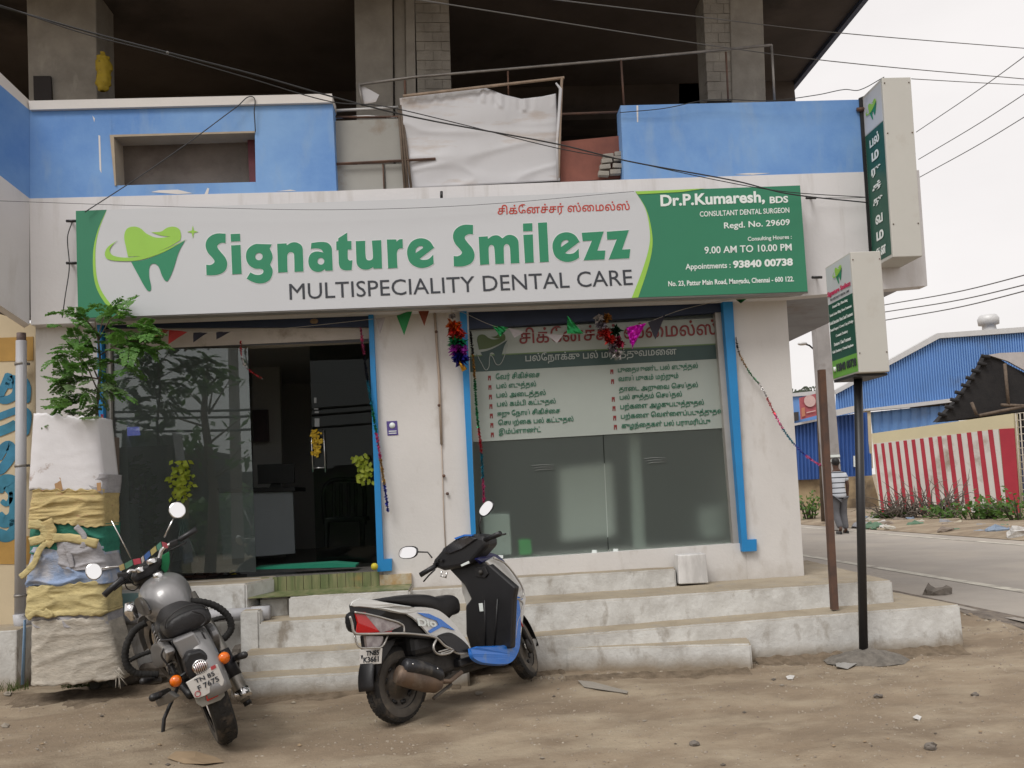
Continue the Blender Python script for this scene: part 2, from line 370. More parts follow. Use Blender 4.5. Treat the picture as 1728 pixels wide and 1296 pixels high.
fpoly('recess_reveal', [(185, 227.5), (430, 221), (430, 224), (192, 231), (196, 313), (193.5, 313)], YP-.012, .06, mat('reveal_plaster', (.42, .35, .26), .9))
fpoly('recess_panel', [(186, 226), (432, 219), (434, 310), (192, 316)], .055, .1, mat('bare_cement', (.15, .125, .105), .95, var=.3, scale=3, bump=.4, dirt=(.09, .07, .06), dirtcut=(.5, .7), dscale=4))
fpoly('recess_post', [(417, 223), (431, 222), (433, 308), (421, 309)], .0, .05, mat('maroon_paint', (.14, .03, .04), .7, var=.3))
fpoly('coping', [(48, 170), (560, 158), (561, 172.5), (50, 185)], YF-.03, .09, M_cope)
fpoly('parapet', [(1047, 178), (1452, 168), (1459, 290), (1053, 303)], YP, .06, M_blue)
xs = P(1455, 168, 0).x
zp = P(1455, 168, 0).z
mb = MB(); mb.box(xs-.12, xs-.005, .07, 11, fz1, zp-.02); mb.build('side_parapet', M_blue, B)
# upper floor: floor, ceiling, back wall, columns
cz = 6.35
ce = G(1450, 0, cz); cxr = ce.x
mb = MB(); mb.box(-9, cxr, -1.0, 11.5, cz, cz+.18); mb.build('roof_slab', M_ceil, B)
mb = MB(); mb.box(cxr+.002, cxr+.06, -1.0, 11.5, cz-.05, cz+.25); mb.build('roof_edge', mat('roof_edge_paint', (.12, .14, .2), .8, var=.2), B)
mb = MB(); mb.box(xl+.1, xs-.13, .08, 11, fz1-.02, fz1); mb.build('upper_floor', M_conc, B)
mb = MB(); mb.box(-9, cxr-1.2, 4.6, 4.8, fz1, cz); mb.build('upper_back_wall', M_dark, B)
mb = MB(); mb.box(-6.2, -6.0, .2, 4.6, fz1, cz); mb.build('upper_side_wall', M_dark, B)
for yb in (3.0,):
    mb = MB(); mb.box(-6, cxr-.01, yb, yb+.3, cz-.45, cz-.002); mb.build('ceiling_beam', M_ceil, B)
def column(pts, Y0, dep):
    a = quad(pts, Y0); dz = Vector((0, 0, 0))
    top = [a[0]+(a[0]-a[3])*1.2, a[1]+(a[1]-a[2])*1.2]
    mb = MB(); mb.prism([top[0], top[1], a[2], a[3]], (0, dep, 0)); o = mb.build('column', M_col, B, bevel=.01)
    return o
column([(598, 20), (662, 20), (664, 330), (604, 330)], .75, .4)
column([(684, 20), (700, 20), (704, 330), (688, 330)], .75, .4)
column([(664, 20), (684, 20), (688, 330), (668, 330)], .8, .3)
column([(45, 30), (162, 30), (166, 330), (52, 330)], .7, .45)
column([(1232, 20), (1288, 20), (1298, 330), (1240, 330)], .6, .3)
# brick strips of the two right columns: bricks one by one
M_brick = mat('limewashed_brick', (.36, .335, .295), .95, var=.3, scale=3, bump=.8, bscale=20, dirt=(.42, .39, .34), dirtcut=(.52, .75), dscale=4)
def bricks(x0, x1, y0, y1, Y, rows, cols):
    back = MB(); pprism(back, [(x0, y0), (x1, y0), (x1+9, y1), (x0+9, y1)], Y+.007, Y+.3); back.build('column_core', M_brick, B)
    me = None
    for r in range(rows):
        for c in range(cols+1):
            t0 = y0+(y1-y0)*r/rows; t1 = y0+(y1-y0)*(r+1)/rows; sh = 9*(t0-y0)/(y1-y0)
            off = -.5 if r % 2 else 0
            gp_ = .45; a = max(0, c+off)/cols; b = min(cols, c+1+off)/cols
            if b-a < .2: continue
            X0 = x0+sh+(x1-x0)*a+gp_; X1 = x0+sh+(x1-x0)*b-gp_
            mb = MB(); pprism(mb, [(X0, t0+.5), (X1, t0+.5), (X1, t1-.5), (X0, t1-.5)], Y+random.uniform(-.004, .004), Y+.1)
            mb.build('brick', M_brick, B)
bricks(700, 757, -10, 310, .76, 20, 2)
bricks(1186, 1232, -10, 170, .62, 11, 2)
fpoly('window_patch', [(70, 128), (85, 128), (87, 168), (57, 168), (56, 128)], .66, .69, mat('dark_patch', (.04, .035, .035), .9))
# brown inner wall panel seen at the right back
mb = MB(); mb.prism([P(1146, 130, 3), P(1182, 85, 3), P(1192, 190, 3), P(1146, 190, 3)], (0, .2, 0)); mb.build('inner_wall', mat('brown_plaster', (.13, .09, .06), .9), B)

# ground floor room
rx0, rx1 = P(150, 700, .5).x, P(645, 700, .5).x
wx1 = P(1262, 700, .3).x
rz = P(600, 966, .0).z
mb = MB(); mb.box(rx0-.02, rx1+.35, .1, 4.2, rz-.1, rz); mb.build('room_floor', mat('floor_tiles', (.16, .15, .14), .25, var=.1), B)
mb = MB(); mb.box(rx0-.1, rx0, .5, 4.2, rz, fz0+.1); mb.box(rx1+.26, rx1+.35, .1, 4.2, rz, fz0+.1); mb.box(rx0-.1, rx1+.35, 4.2, 4.3, rz, fz0+.1); mb.build('room_walls', M_room, B)
mb = MB(); mb.box(rx0, rx1+.25, .3, 4.2, P(400, 560, .3).z+.02, P(400, 560, .3).z+.1); mb.build('room_ceiling', M_room, B)
mb = MB(); mb.box(rx1+.36, wx1, 1.3, 1.4, rz-.2, fz0+.1); mb.build('back_partition', mat('partition_paint', (.24, .27, .26), .8, var=.1), B)
mb = MB(); mb.box(rx1+.36, wx1, .3, 1.3, rz-.1, rz+.05); mb.build('window_ledge_floor', mat('ledge_floor', (.1, .1, .1), .6), B)
fpoly('interior_partition', [(425, 560), (470, 560), (480, 960), (430, 960)], 2.6, 2.7, M_room)

# ================================================================== steps (entrance)
ST = thing('entrance_steps', 'worn whitewashed concrete steps running along the front of the clinic', 'steps', (0, -.6, 0))
def slabpoly(name, pts, z0, z1, m=M_steps, parent=ST, bev=.012):
    """outline in plan (x,y) -> cast slab; z1 may vary per corner; edges chipped and uneven"""
    zz = z1 if isinstance(z1, (list, tuple)) else [z1]*len(pts)
    mb = MB(); mb.prism([Vector((x, y, z0)) for x, y in pts], (0, 0, .1))
    n = len(pts)
    for i in range(n): mb.v[n+i].z = zz[i]
    bm = bmesh.new(); vv = [bm.verts.new(v) for v in mb.v]
    for f in mb.f: bm.faces.new([vv[i] for i in f])
    bmesh.ops.recalc_face_normals(bm, faces=bm.faces)
    bmesh.ops.bevel(bm, geom=[e for e in bm.edges if e.verts[0].co.z > z0+.03 or e.verts[1].co.z > z0+.03], offset=bev, segments=2, affect='EDGES')
    for ax in range(2):
        lo = min(v.co[ax] for v in bm.verts); hi = max(v.co[ax] for v in bm.verts); c = lo+.06
        while c < hi:
            if hi-lo > .2 and (hi-lo)/.06 < 130:
                co = [0, 0, 0]; co[ax] = c; no = [0, 0, 0]; no[ax] = 1
                bmesh.ops.bisect_plane(bm, geom=bm.verts[:]+bm.edges[:]+bm.faces[:], plane_co=co, plane_no=no)
            c += .06
    for v in bm.verts:
        p = v.co
        d = noise.noise(p*5)*.006+noise.noise(p*14)*.004
        p.y += d; p.z += noise.noise(p*6+Vector((9, 0, 0)))*.004 if p.z > z0+.03 else 0; p.x += noise.noise(p*7+Vector((0, 9, 0)))*.003
    out = MB(); bm.verts.index_update(); out.add([v.co.copy() for v in bm.verts], [tuple(v.index for v in f.verts) for f in bm.faces]); bm.free()
    return out.build(name, m, parent)
def gxy(px, py, z): p = G(px, py, z); return (p.x, p.y)
tz1, tz0 = .477, .314
xL = P(885, 1050, -.9).x
lr = gxy(1620, 1020, tz0); lb = gxy(1513, 1004, tz0)
xLf = P(893, 1068, -.96).x
slabpoly('step', [(xLf, -.965), (lr), (lb[0]+.05, lb[1]+.5), (lb[0]-.9, .3), (xLf, .3)], -.15, [.25, tz0, tz0, tz0, .25])
tr = gxy(1510, 979, tz1); tb = gxy(1357, 949, tz1)
slabpoly('step', [(xL-.15, -.72), (tr[0]-.02, tr[1]-.0), (tb[0]+.12, tb[1]+.25), (tb[0]-.6, .5), (xL-.15, .5)], tz0-.2, [.455, tz1, tz1, tz1, .455])
slabpoly('step', [(xL-.12, -.2), (P(1142, 985, -.2).x, -.18), (P(1142, 985, 0).x, .02), (xL-.12, .02)], tz1-.05, P(1000, 968, -.2).z)
slabpoly('step', [gxy(955, 1094, .162), gxy(1267, 1086, .162), gxy(1262, 1075, .162), gxy(955, 1078, .162)], -.1, .162)
# left flight
def st(x0, x1, Y, z0, z1, yb=.1):
    slabpoly('step', [(x0, Y), (x1, Y-.01), (x1, yb), (x0, yb)], z0, z1)
x606, x440, x400 = P(640, 1100, -1.2).x, P(440, 1000, -.6).x, P(405, 1100, -1.2).x
xm = P(691, 1000, -.5).x
st(P(390, 1140, -1.2).x, P(790, 1100, -1.2).x, -1.22, -.15, .128)
st(P(402, 1100, -1).x, P(845, 1100, -1).x, -.97, .1, .24)
st(P(436, 1050, -.7).x, xL+.0, -.68, .2, .43)
st(P(487, 1010, -.45).x, xm, -.45, .4, .585)
st(P(440, 1010, -.3).x, P(489, 1010, -.3).x, -.32, .4, .575)
mb = MB(); mb.box(xm-.01, xL+.02, -.2, 0.0, .4, .56); mb.build('step', M_steps, ST, bevel=.01)
# raised landing in front of the left glass (bike stands before it)
xa = P(178, 1000, -.3).x; xb = P(440, 990, -.45).x
slabpoly('landing', [(xa, -.42), (xb-.12, -.42), (xb+.02, -.02), (xb+.02, .1), (xa, .1)], -.1, P(300, 995, -.42).z+.02)
slabpoly('step_cheek', [(P(437, 1040, -.66).x-.14, -.66), (P(437, 1040, -.66).x, -.66), (xb+.06, -.3), (xb-.1, -.3)], .1, .52)
# green stone nosing at the door
mb = MB(); mb.box(P(440, 970, 0).x, xm-.01, -.44, -.03, .587, .593); tr_ = mb.build('tile_tread', M_tile, ST)
n = 14; x0t = P(440, 970, -.03).x; wt = (P(640, 970, -.03).x-x0t)/n
for i in range(n):
    mb = MB(); mb.box(x0t+i*wt+.002, x0t+(i+1)*wt-.002, -.03, .0, .594, rz+random.uniform(-.002, .002)); mb.build('tile', M_tile, ST)
mb = MB(); mb.box(x0t+n*wt+.002, xm-.01, -.03, 0, .594, rz-.03); mb.build('tile', mat('ochre_tile', (.42, .27, .12), .6, col2=(.5, .45, .35), scale=14), ST)
mb = MB(); mb.box(xa, xb, -.025, .1, .55, rz); mb.build('door_sill', M_steps, ST)
# rubble face below the landing
for k in range(34):
    x = random.uniform(xa-.02, xb+.0); z = random.uniform(.02, .24); mbk = MB(); mbk.sphere((x, -.47+random.uniform(-.05, .02), z), random.uniform(.04, .1), 7, 5, (1.2, .7, .8))
    vs = [v+Vector((noise.noise(v*9), noise.noise(v*9+Vector((5, 0, 0))), noise.noise(v*9+Vector((0, 5, 0)))))*.04 for v in mbk.v]; mbk.v = vs; mbk.sm = [False]*len(mbk.f)
    mbk.build('rubble_stone', M_stone, ST)
mb = MB(); pprism(mb, [(1144, 937), (1191, 934), (1196, 984), (1146, 986)], -.2, -.06)
o = mb.build('marble_block', mat('marble', (.72, .71, .7), .5, col2=(.5, .49, .48), scale=7, stretch=(1, 1, .3), cut=(.4, .62)), None, bevel=.008)
tag(o, 'short upright white marble block leaning against the wall below the frosted window', 'stone block')
# pvc pipe along the landing, with its coupling
pp = thing('drain_pipe', 'white plastic drain pipe lying along the foot of the landing behind the motorcycle', 'pipe', P(300, 1045, -.5))
mb = MB(); mb.tube([P(178, 1045, -.52), P(310, 1042, -.52), P(452, 1034, -.52)], .048, 14); mb.build('pipe', M_pvc, pp)
mb = MB(); mb.tube([P(425, 1036, -.52), P(455, 1034, -.52)], .056, 14); mb.build('coupling', M_pvc, pp)
mb = MB(); pprism(mb, [(176, 1003), (232, 1001), (234, 1036), (176, 1038)], -.46, -.43)
tag(mb.build('painted_board', mat('teal_board', (.2, .33, .33), .8, var=.15, dirt=(.4, .4, .37), dscale=8), None), 'pale teal board along the landing just above the drain pipe', 'board')
# ================================================================== left neighbour wall with painted mural, downpipe
NB = thing('neighbour_wall', 'cream wall with big teal painted curls behind the grey downpipe at the far left', 'wall', P(0, 1040, .06))
mb = MB(); pprism(mb, [(-60, 512), (60, 548), (61, 1060), (-60, 1070)], .08, .4); mb.build('wall', M_cream, NB)
mb = MB(); pprism(mb, [(-60, 572), (56, 568), (56, 608), (-60, 612)], .075, .09); mb.build('painted_band', mat('ochre_paint', (.46, .27, .07), .8, var=.2), NB)
mb = MB(); pprism(mb, [(-60, 905), (58, 905), (58, 952), (-60, 952)], .075, .09); mb.build('painted_band', MATS['ochre_paint'], NB)
teal = mat('teal_mural_paint', (.02, .12, .17), .7, col2=(.05, .26, .4), scale=2.5); lblue = mat('blue_mural_paint', (.04, .22, .36), .7, var=.3)
def mural(pts, m, w=9):
    w *= 1.35
    mb = MB(); q = [P(x, y, .074) for x, y in curve(pts, 8, False)]; r = [(P(w, 0, .074)-P(0, 0, .074)).length/2]*len(q); r[0] *= .5; r[-1] *= .5
    n = len(q); vs = []
    for i, p in enumerate(q):
        t = (q[min(i+1, n-1)]-q[max(i-1, 0)]).normalized(); nn = Vector((-t.z, 0, t.x))*r[i]; vs += [p+nn, p-nn]
    mb.add(vs, [(2*i, 2*i+1, 2*i+3, 2*i+2) for i in range(n-1)]); mb.build('mural_stroke', m, NB, solid=.002)
mural([(16, 630), (8, 650), (0, 670), (10, 675), (26, 665), (27, 645), (20, 640), (14, 655)], lblue, 10)
mural([(-6, 705), (20, 695), (34, 690)], lblue, 9); mural([(-6, 730), (15, 722), (28, 715)], teal, 12)
mural([(40, 640), (46, 655), (44, 680)], lblue, 9); mural([(38, 690), (47, 700), (42, 735)], lblue, 9)
mural([(-6, 775), (12, 752), (20, 765), (4, 790), (-6, 795)], lblue, 12)
mural([(-6, 830), (6, 812), (22, 815), (26, 845), (24, 870), (8, 880), (-6, 870)], teal, 15)
mural([(8, 822), (18, 835), (12, 850), (2, 845)], teal, 6); mural([(-6, 900), (12, 905), (24, 895), (26, 875)], teal, 14)
dpipe = thing('downpipe', 'grey plastic rainwater downpipe between the mural wall and the clinic', 'pipe', P(36, 1050, -.06))
mb = MB(); mb.tube([P(36, 575, -.04), P(34, 1040, -.04)], .042, 16); mb.build('pipe', M_pvc, dpipe)
mb = MB(); mb.tube([P(36, 562, -.04), P(36, 578, -.04)], .036, 14); mb.build('vent_cap', mat('pipe_cap', (.2, .15, .14), .7, var=.4, scale=40), dpipe)
for y in (612, 784, 1003):
    mb = MB(); mb.tube([P(36-y*.002, y, -.04), P(36-y*.002, y+4, -.04)], .046, 14); mb.box(P(24, y, 0).x, P(48, y, 0).x, .0, .03, P(36, y+4, 0).z, P(36, y, 0).z); mb.build('pipe_clamp', M_metal, dpipe)
mb = MB(); mb.tube([P(33, 1036, -.04), P(34, 1050, -.04), P(44, 1056, -.08)], .05, 12); mb.build('elbow', M_pvc, dpipe)
mb = MB(); mb.box(P(-60, 1060, 0).x, P(62, 1060, 0).x, -.32, .3, -.1, P(30, 1062, -.3).z); mb.build('plinth', M_steps, NB, bevel=.01)
fpoly('wall_base', [(62, 1000), (184, 1000), (184, 1090), (62, 1095)], -.0, .5, M_wall)

# ================================================================== big hoarding
YH = -.36
HB = thing('shop_signboard', 'long green and white dental clinic signboard above both shop openings', 'signboard', P(745, 500, YH))
h4 = [P(128, 356, YH), P(1350, 313, YH), P(1363, 492, YH), P(132, 537, YH)]
M_sgreen = mat('sign_green', (.022, .2, .105), .42, var=.06, scale=1); M_sgray = mat('sign_white', (.56, .575, .60), .42, var=.03, scale=.8)
M_lime = mat('sign_lime', (.3, .56, .07), .42, var=.05); M_dgreen = mat('sign_tooth_green', (.02, .23, .115), .42, var=.03); M_ink = mat('sign_black', (.03, .035, .045), .5, var=.02)
M_redink = mat('sign_red', (.5, .05, .03), .5, var=.05); M_wink = mat('sign_white_ink', (.75, .8, .78), .45, var=.02)
mb = MB(); mb.prism(h4, (0, .16, 0)); mb.build('light_box', mat('box_side', (.35, .36, .37), .5, .2), HB)
hm = lambda k: (lambda x, y: P(x, y, YH-.002*k))
def hshape(name, outl, k, m): return shape(name, outl, hm(k), (0, -.0018, 0), m, HB)
arcL = curve([(180, 354), (164, 392), (157, 430), (161, 480), (180, 515), (203, 534)], 8, False)
arcL2 = curve([(180, 354), (166, 392), (161, 430), (166, 478), (186, 512), (212, 534)], 8, False)
arcR = curve([(1072, 323), (1090, 352), (1099, 385), (1101, 415), (1094, 450), (1077, 502)], 8, False)
arcR2 = curve([(1072, 323), (1089, 352), (1096, 385), (1096, 412), (1086, 450), (1066, 503)], 8, False)
hshape('green_panel', [[(128, 356)]+arcL+[(132, 537)]], 1, M_sgreen)
hshape('lime_stripe', [arcL+arcL2[::-1][:-1]], 2, M_lime)
hshape('white_panel', [arcL2+arcR2[::-1]], 1, M_sgray)
hshape('lime_stripe', [arcR+arcR2[::-1][:-1]], 2, M_lime)
hshape('green_panel', [arcR[::-1]+[(1350, 313), (1363, 492)]], 1, M_sgreen)
hshape('loose_vinyl_edge', [[(1072, 323), (1150, 320), (1190, 318), (1150, 324), (1076, 328)]], 3, M_lime)
Z1 = lambda x, y: (330+x*.22569, 360+y*.22569)
Z2 = lambda x, y: (700+x*.22569, 340+y*.22569)
def zc(f, pts, dx=0, dy=0, seg=5): return [tuple(np.array(f(p[0], p[1]))+(dx, dy)) for p in curve(pts, seg)]
def circ(f, cx, cy, r): return [f(cx+r*math.cos(a*math.pi/10), cy+r*math.sin(a*math.pi/10)) for a in range(20)]
gS = [(225, 152, 1), (225, 222, 1), (190, 222), (163, 245), (185, 285), (222, 330), (237, 380), (218, 432), (168, 458), (118, 464), (82, 462, 1), (80, 385, 1), (115, 385), (142, 362), (128, 335), (90, 290), (75, 235), (95, 185), (150, 153)]
gE = [(1232, 300, 1), (1195, 250), (1135, 230), (1070, 250), (1035, 300), (1030, 350), (1050, 410), (1100, 445), (1150, 452), (1195, 440), (1228, 420, 1), (1225, 352, 1), (1190, 385), (1150, 392), (1122, 385, 1)]
gEh = [(1092, 342, 1), (1096, 310), (1120, 289), (1146, 290), (1148, 303, 1)]
letters = [[zc(Z1, gS)], [zc(Z2, gS, 0, 0)]]
letters[1] = [[(x+417.4, y-14.8) for x, y in letters[0][0]]]
poly = lambda f, *p: [f(*q) for q in p]
letters += [[poly(Z1, (262, 155), (332, 152), (335, 208), (265, 212))], [poly(Z1, (266, 240), (336, 236), (345, 452), (275, 456))],
 [zc(Z1, [(570, 232, 1), (555, 262, 1), (577, 325), (558, 382, 1), (577, 430), (560, 490), (520, 518), (475, 524), (425, 512), (382, 488, 1), (410, 442, 1), (445, 458), (480, 460), (505, 445), (505, 425), (485, 415), (440, 412), (395, 380), (377, 325), (390, 270), (440, 232), (490, 230)]), circ(Z1, 474, 323, 28)],
 [zc(Z1, [(610, 228, 1), (680, 224, 1), (682, 240, 1), (715, 220), (755, 218), (795, 245), (803, 310), (807, 435, 1), (740, 438, 1), (738, 330), (733, 300), (712, 290), (690, 303), (686, 340), (688, 440, 1), (618, 443, 1)])],
 [zc(Z1, [(866, 222, 1), (930, 214), (985, 220), (1015, 250), (1021, 300), (1026, 428, 1), (970, 430, 1), (968, 418, 1), (930, 437), (880, 430), (850, 395), (845, 340), (865, 300), (910, 285), (957, 294, 1), (938, 270), (900, 262), (862, 265, 1)]), circ(Z1, 937, 358, 26)],
 [zc(Z1, [(1132, 145, 1), (1136, 207, 1), (1165, 207, 1), (1166, 270, 1), (1138, 271, 1), (1139, 335), (1150, 352), (1173, 350, 1), (1167, 424, 1), (1120, 426), (1085, 412), (1072, 380), (1070, 330), (1068, 274, 1), (1053, 275, 1), (1052, 212, 1), (1066, 208, 1), (1068, 186, 1)])],
 [zc(Z1, [(1198, 208, 1), (1268, 205, 1), (1271, 315), (1280, 345), (1300, 352), (1322, 342), (1326, 315), (1318, 204, 1), (1388, 200, 1), (1395, 412, 1), (1330, 414, 1), (1328, 402, 1), (1290, 420), (1240, 415), (1208, 385), (1202, 330)])],
 [zc(Z1, [(1430, 196, 1), (1500, 195, 1), (1503, 212, 1), (1522, 196), (1548, 192, 1), (1550, 262, 1), (1520, 266), (1507, 290), (1506, 330), (1510, 408, 1), (1440, 412, 1)])],
 [zc(Z2, gE), zc(Z2, gEh)], [zc(Z2, gE, -1087*.22569, 45*.22569), zc(Z2, gEh, -1087*.22569, 45*.22569)],
 [zc(Z2, [(477, 265, 1), (545, 260, 1), (547, 280, 1), (580, 258), (620, 254), (655, 276, 1), (690, 252), (735, 254), (770, 285), (777, 340), (782, 460, 1), (717, 464, 1), (711, 350), (702, 325), (685, 318), (668, 332), (665, 365), (668, 465, 1), (602, 468, 1), (594, 350), (585, 330), (568, 325), (554, 340), (552, 370), (556, 470, 1), (488, 474, 1)])],
 [poly(Z2, (808, 165), (878, 162), (880, 220), (810, 224))], [poly(Z2, (811, 250), (882, 246), (890, 456), (824, 460))], [poly(Z2, (920, 160), (988, 156), (1002, 450), (935, 454))],
 [poly(Z2, (1248, 234), (1412, 224), (1365, 368), (1425, 366), (1418, 434), (1262, 440), (1325, 292), (1255, 296))], [poly(Z2, (1435, 226), (1600, 214), (1550, 360), (1612, 356), (1603, 425), (1450, 432), (1510, 282), (1438, 286))]]
def grow(ol, d):
    n = len(ol); a = [np.array(p) for p in ol]; ar = sum(a[i][0]*a[(i+1) % n][1]-a[(i+1) % n][0]*a[i][1] for i in range(n)); sg = 1 if ar > 0 else -1; out = []
    for i in range(n):
        t = a[(i+1) % n]-a[i-1]; t = t/(np.linalg.norm(t)+1e-9); out.append(tuple(a[i]+np.array((t[1], -t[0]))*d*sg))
    return out
M_halo = mat('sign_halo', (.68, .7, .71), .42, var=.02)
for i, l in enumerate(letters):
    hshape('letter_outline', [grow(l[0], 1.2)], 2, M_halo) if len(l) == 1 else hshape('letter_outline', [grow(l[0], 1.2)]+l[1:], 2, M_halo)
    hshape('letter', l, 3, M_dgreen)
# tooth logo
ZL = lambda x, y: (120+x*.28935, 330+y*.28935)
top_ = [(332, 357, 1), (320, 300), (310, 240), (325, 195), (365, 181), (405, 192), (440, 222), (500, 246), (578, 240, 1), (520, 232), (468, 214, 1), (525, 210), (560, 188), (600, 182), (632, 198), (641, 235), (636, 262, 1), (560, 305), (440, 348)]
sw = [(270, 262, 1), (215, 300), (197, 340), (212, 370), (290, 382), (400, 376), (540, 330), (672, 255, 1), (560, 308), (440, 346), (332, 362), (250, 352), (225, 325), (238, 292)]
low = [(350, 386, 1), (430, 374), (540, 332), (665, 262, 1), (628, 330), (600, 420), (575, 480), (556, 500), (532, 470), (510, 415), (485, 397), (460, 410), (455, 470), (466, 530), (461, 556), (442, 550), (390, 460)]
star = [(710, 175), (716, 204), (742, 212), (716, 218), (711, 250), (704, 218), (678, 212), (704, 204)]
tilt = lambda f: f
hshape('tooth_crown', [zc(ZL, top_)], 3, M_lime); hshape('tooth_swoosh', [zc(ZL, sw)], 4, M_lime); hshape('tooth_root', [zc(ZL, low)], 3, M_dgreen); hshape('star', [poly(ZL, *star)], 3, M_lime)
def ht(s, x0, y0, x1, y1, h, m, bold=0, Y=None, par=None, skew=-.03, sp=1.0, name='lettering'):
    """text box: baseline from (x0,y0) to (x1,y1) in photo pixels, height h"""
    Y = YH-.004 if Y is None else Y
    return text(name, s, P(x0, y0, Y), P(x1, y1, Y), P(x0-h*.04, y0-h, Y), m, par or HB, bold=bold)
ht('MULTISPECIALITY DENTAL CARE', 489, 506, 1068, 481, 27, M_ink, 0)
# Tamil, letters in written order (vowel signs that stand before their consonant placed by hand)
ht('சிக்னேச்சர் ஸ்மைல்ஸ்'.replace('னே', 'ேன').replace('மை', 'ைம'), 840, 366, 1063, 358, 20, M_redink, .008)
ht('Dr.P.Kumaresh,', 1115, 352, 1291, 345, 23, M_wink, .03); ht('BDS', 1299, 343.5, 1330, 342, 11.5, M_wink, .03)
ht('CONSULTANT DENTAL SURGEON', 1181, 366, 1332, 359, 9, M_wink, .012)
ht('Regd. No. 29609', 1222, 389, 1333, 383, 13.5, M_wink, .014); ht('Consulting Houres :', 1262, 409, 1336, 405, 9, M_wink, .012)
ht('9.00 AM TO 10.00 PM', 1189, 428.5, 1336, 423, 12, M_wink, .012)
ht('Appointments :', 1157, 458, 1233, 455, 12.5, M_wink, .014); ht('93840 00738', 1237, 453, 1338, 448.5, 13, M_wink, .04)
ht('No. 23, Pattur Main Road, Mangadu, Chennai - 600 122.', 1128, 486, 1340, 477.5, 11.5, M_wink, .02)
for x, y, s in ((120, 373, 1), (120, 444, 1), (1368, 334, 1), (1378, 468, 1)):
    mb = MB(); a = P(x-8, y, YH+.05); b = P(x+9, y, YH+.05); mb.tube([a, b], .012, 6); mb.tube([P(x, y, YH+.05), P(x, y, YF)], .01, 6); mb.build('bracket', M_black, HB)
mb = MB(); mb.tube([P(745, 323, YH+.02), P(745, 335, YH+.02)], .012, 6); mb.build('bracket', M_black, HB)
mb = MB(); mb.tube([P(132, 538.5, YH+.01), P(1363, 493.5, YH+.01)], .009, 6); mb.build('bottom_trim', mat('trim_grey', (.3, .29, .28), .6), HB)

# ================================================================== vertical sign on the corner and sign on a post
M_box = mat('sign_box_cream', (.52, .51, .47), .6, var=.05, scale=2, dirt=(.42, .39, .34), dirtcut=(.6, .8), dscale=3)
M_dkg = mat('sign_dark_green', (.012, .085, .055), .45, var=.08)
def tooth_side(par, c, u, v, td, s):
    f = lambda x, y: c+u*((x-430)/460*s)-v*((y-360)/460*s)
    sh = lambda nm, ol, m, k: shape(nm, [[(p[0]+1e-3, p[1]) for p in ol]], lambda x, y: f(x, y)+td*k, td, m, par)
    sh('tooth_crown', curve(top_, 4), M_lime, 1); sh('tooth_swoosh', curve(sw, 4), M_lime, 2); sh('tooth_root', curve(low, 4), M_dgreen, 1)
VT = thing('corner_sign', 'tall narrow vertical box sign with white Tamil letters at the end of the blue parapet', 'sign', P(1500, 440, -.45))
nb, nt_ = P(1507, 434, -.52), P(1488, 131, -.52)
fx = (nb.x+nt_.x)/2; fy0, fy1 = -.52, -.14
lean = (nt_-nb); wv = P(1537, 131, -.52)-nt_
A = [nb, nb+Vector((0, .38, 0)), nt_+Vector((0, .38, 0)), nt_]
Bq = [p+Vector((wv.x, 0, 0)) for p in A]
mb = MB(); mb.hull8(A, Bq); mb.build('box', M_box, VT, bevel=.006)
def sideface(par, base_near, up, dep, td):
    """returns f(s,t): s 0..1 from near edge to far edge, t 0..1 bottom to top, on the left face"""
    return lambda s, t, k=1: base_near+Vector((0, dep, 0))*s+up*t+td*k
sf = sideface(VT, nb, lean, .38, Vector((-.002, 0, 0)))
def sq(par, name, f, s0, s1, t0, t1, m, k=1):
    mb = MB(); q = [f(s0, t0, k), f(s1, t0, k), f(s1, t1, k), f(s0, t1, k)]; mb.prism(q, (.0015, 0, 0)); return mb.build(name, m, par)
sq(VT, 'green_panel', sf, .06, .96, .02, .76, M_dkg); sq(VT, 'white_panel', sf, .06, .96, .765, .98, M_sgray)
U = Vector((0, -1, 0)); Vv = Vector((0, 0, 1))
tooth_side(VT, sf(.55, .87, 2), U, Vv, Vector((-.002, 0, 0)), .2)
vl = ['பல்', 'ம', 'ரு', 'த்', 'து', 'வ', 'ம', 'ைன']
for i, s_ in enumerate(vl):
    t = .70-i*.0905; hh = .05 if i not in (0, 3, 4) else .062; wd = .34 if len(s_) < 2 else .46
    text('letter', s_, sf(.5+wd/2, t-hh*.5, 3), sf(.5-wd/2, t-hh*.5, 3), sf(.5+wd/2, t+hh*.5, 3), M_wink, VT, td=(-.002, 0, 0), bold=.03)
for t in (.93, .5, .12):
    mb = MB(); mb.tube([sf(1.0, t)+Vector((.02, -.01, 0)), sf(1.0, t)+Vector((.02, .09, 0))], .012, 6); mb.build('bracket', M_rust, VT)
mb = MB(); mb.tube([P(1446, 185, -.16), P(1462, 184, -.16)], .02, 4); mb.build('bracket', M_rust, VT)
mb = MB(); mb.prism([P(1450, 165, -.15), P(1462, 160, -.15), P(1474, 440, -.15), P(1468, 440, -.15)], (0, .02, 0)); mb.build('back_rail', M_black, VT)
for (s, dz) in ((.08, -.05), (.92, -.05), (.08, -.5), (.92, -.5), (.08, -1.3), (.92, -1.3)):
    mb = MB(); c = nt_+Vector((wv.x*s, -.003, dz)); c.x += (nb.x-nt_.x)*(-dz/ (nt_.z-nb.z)); mb.sphere(c, .006, 8, 5); mb.build('screw', M_rust, VT)

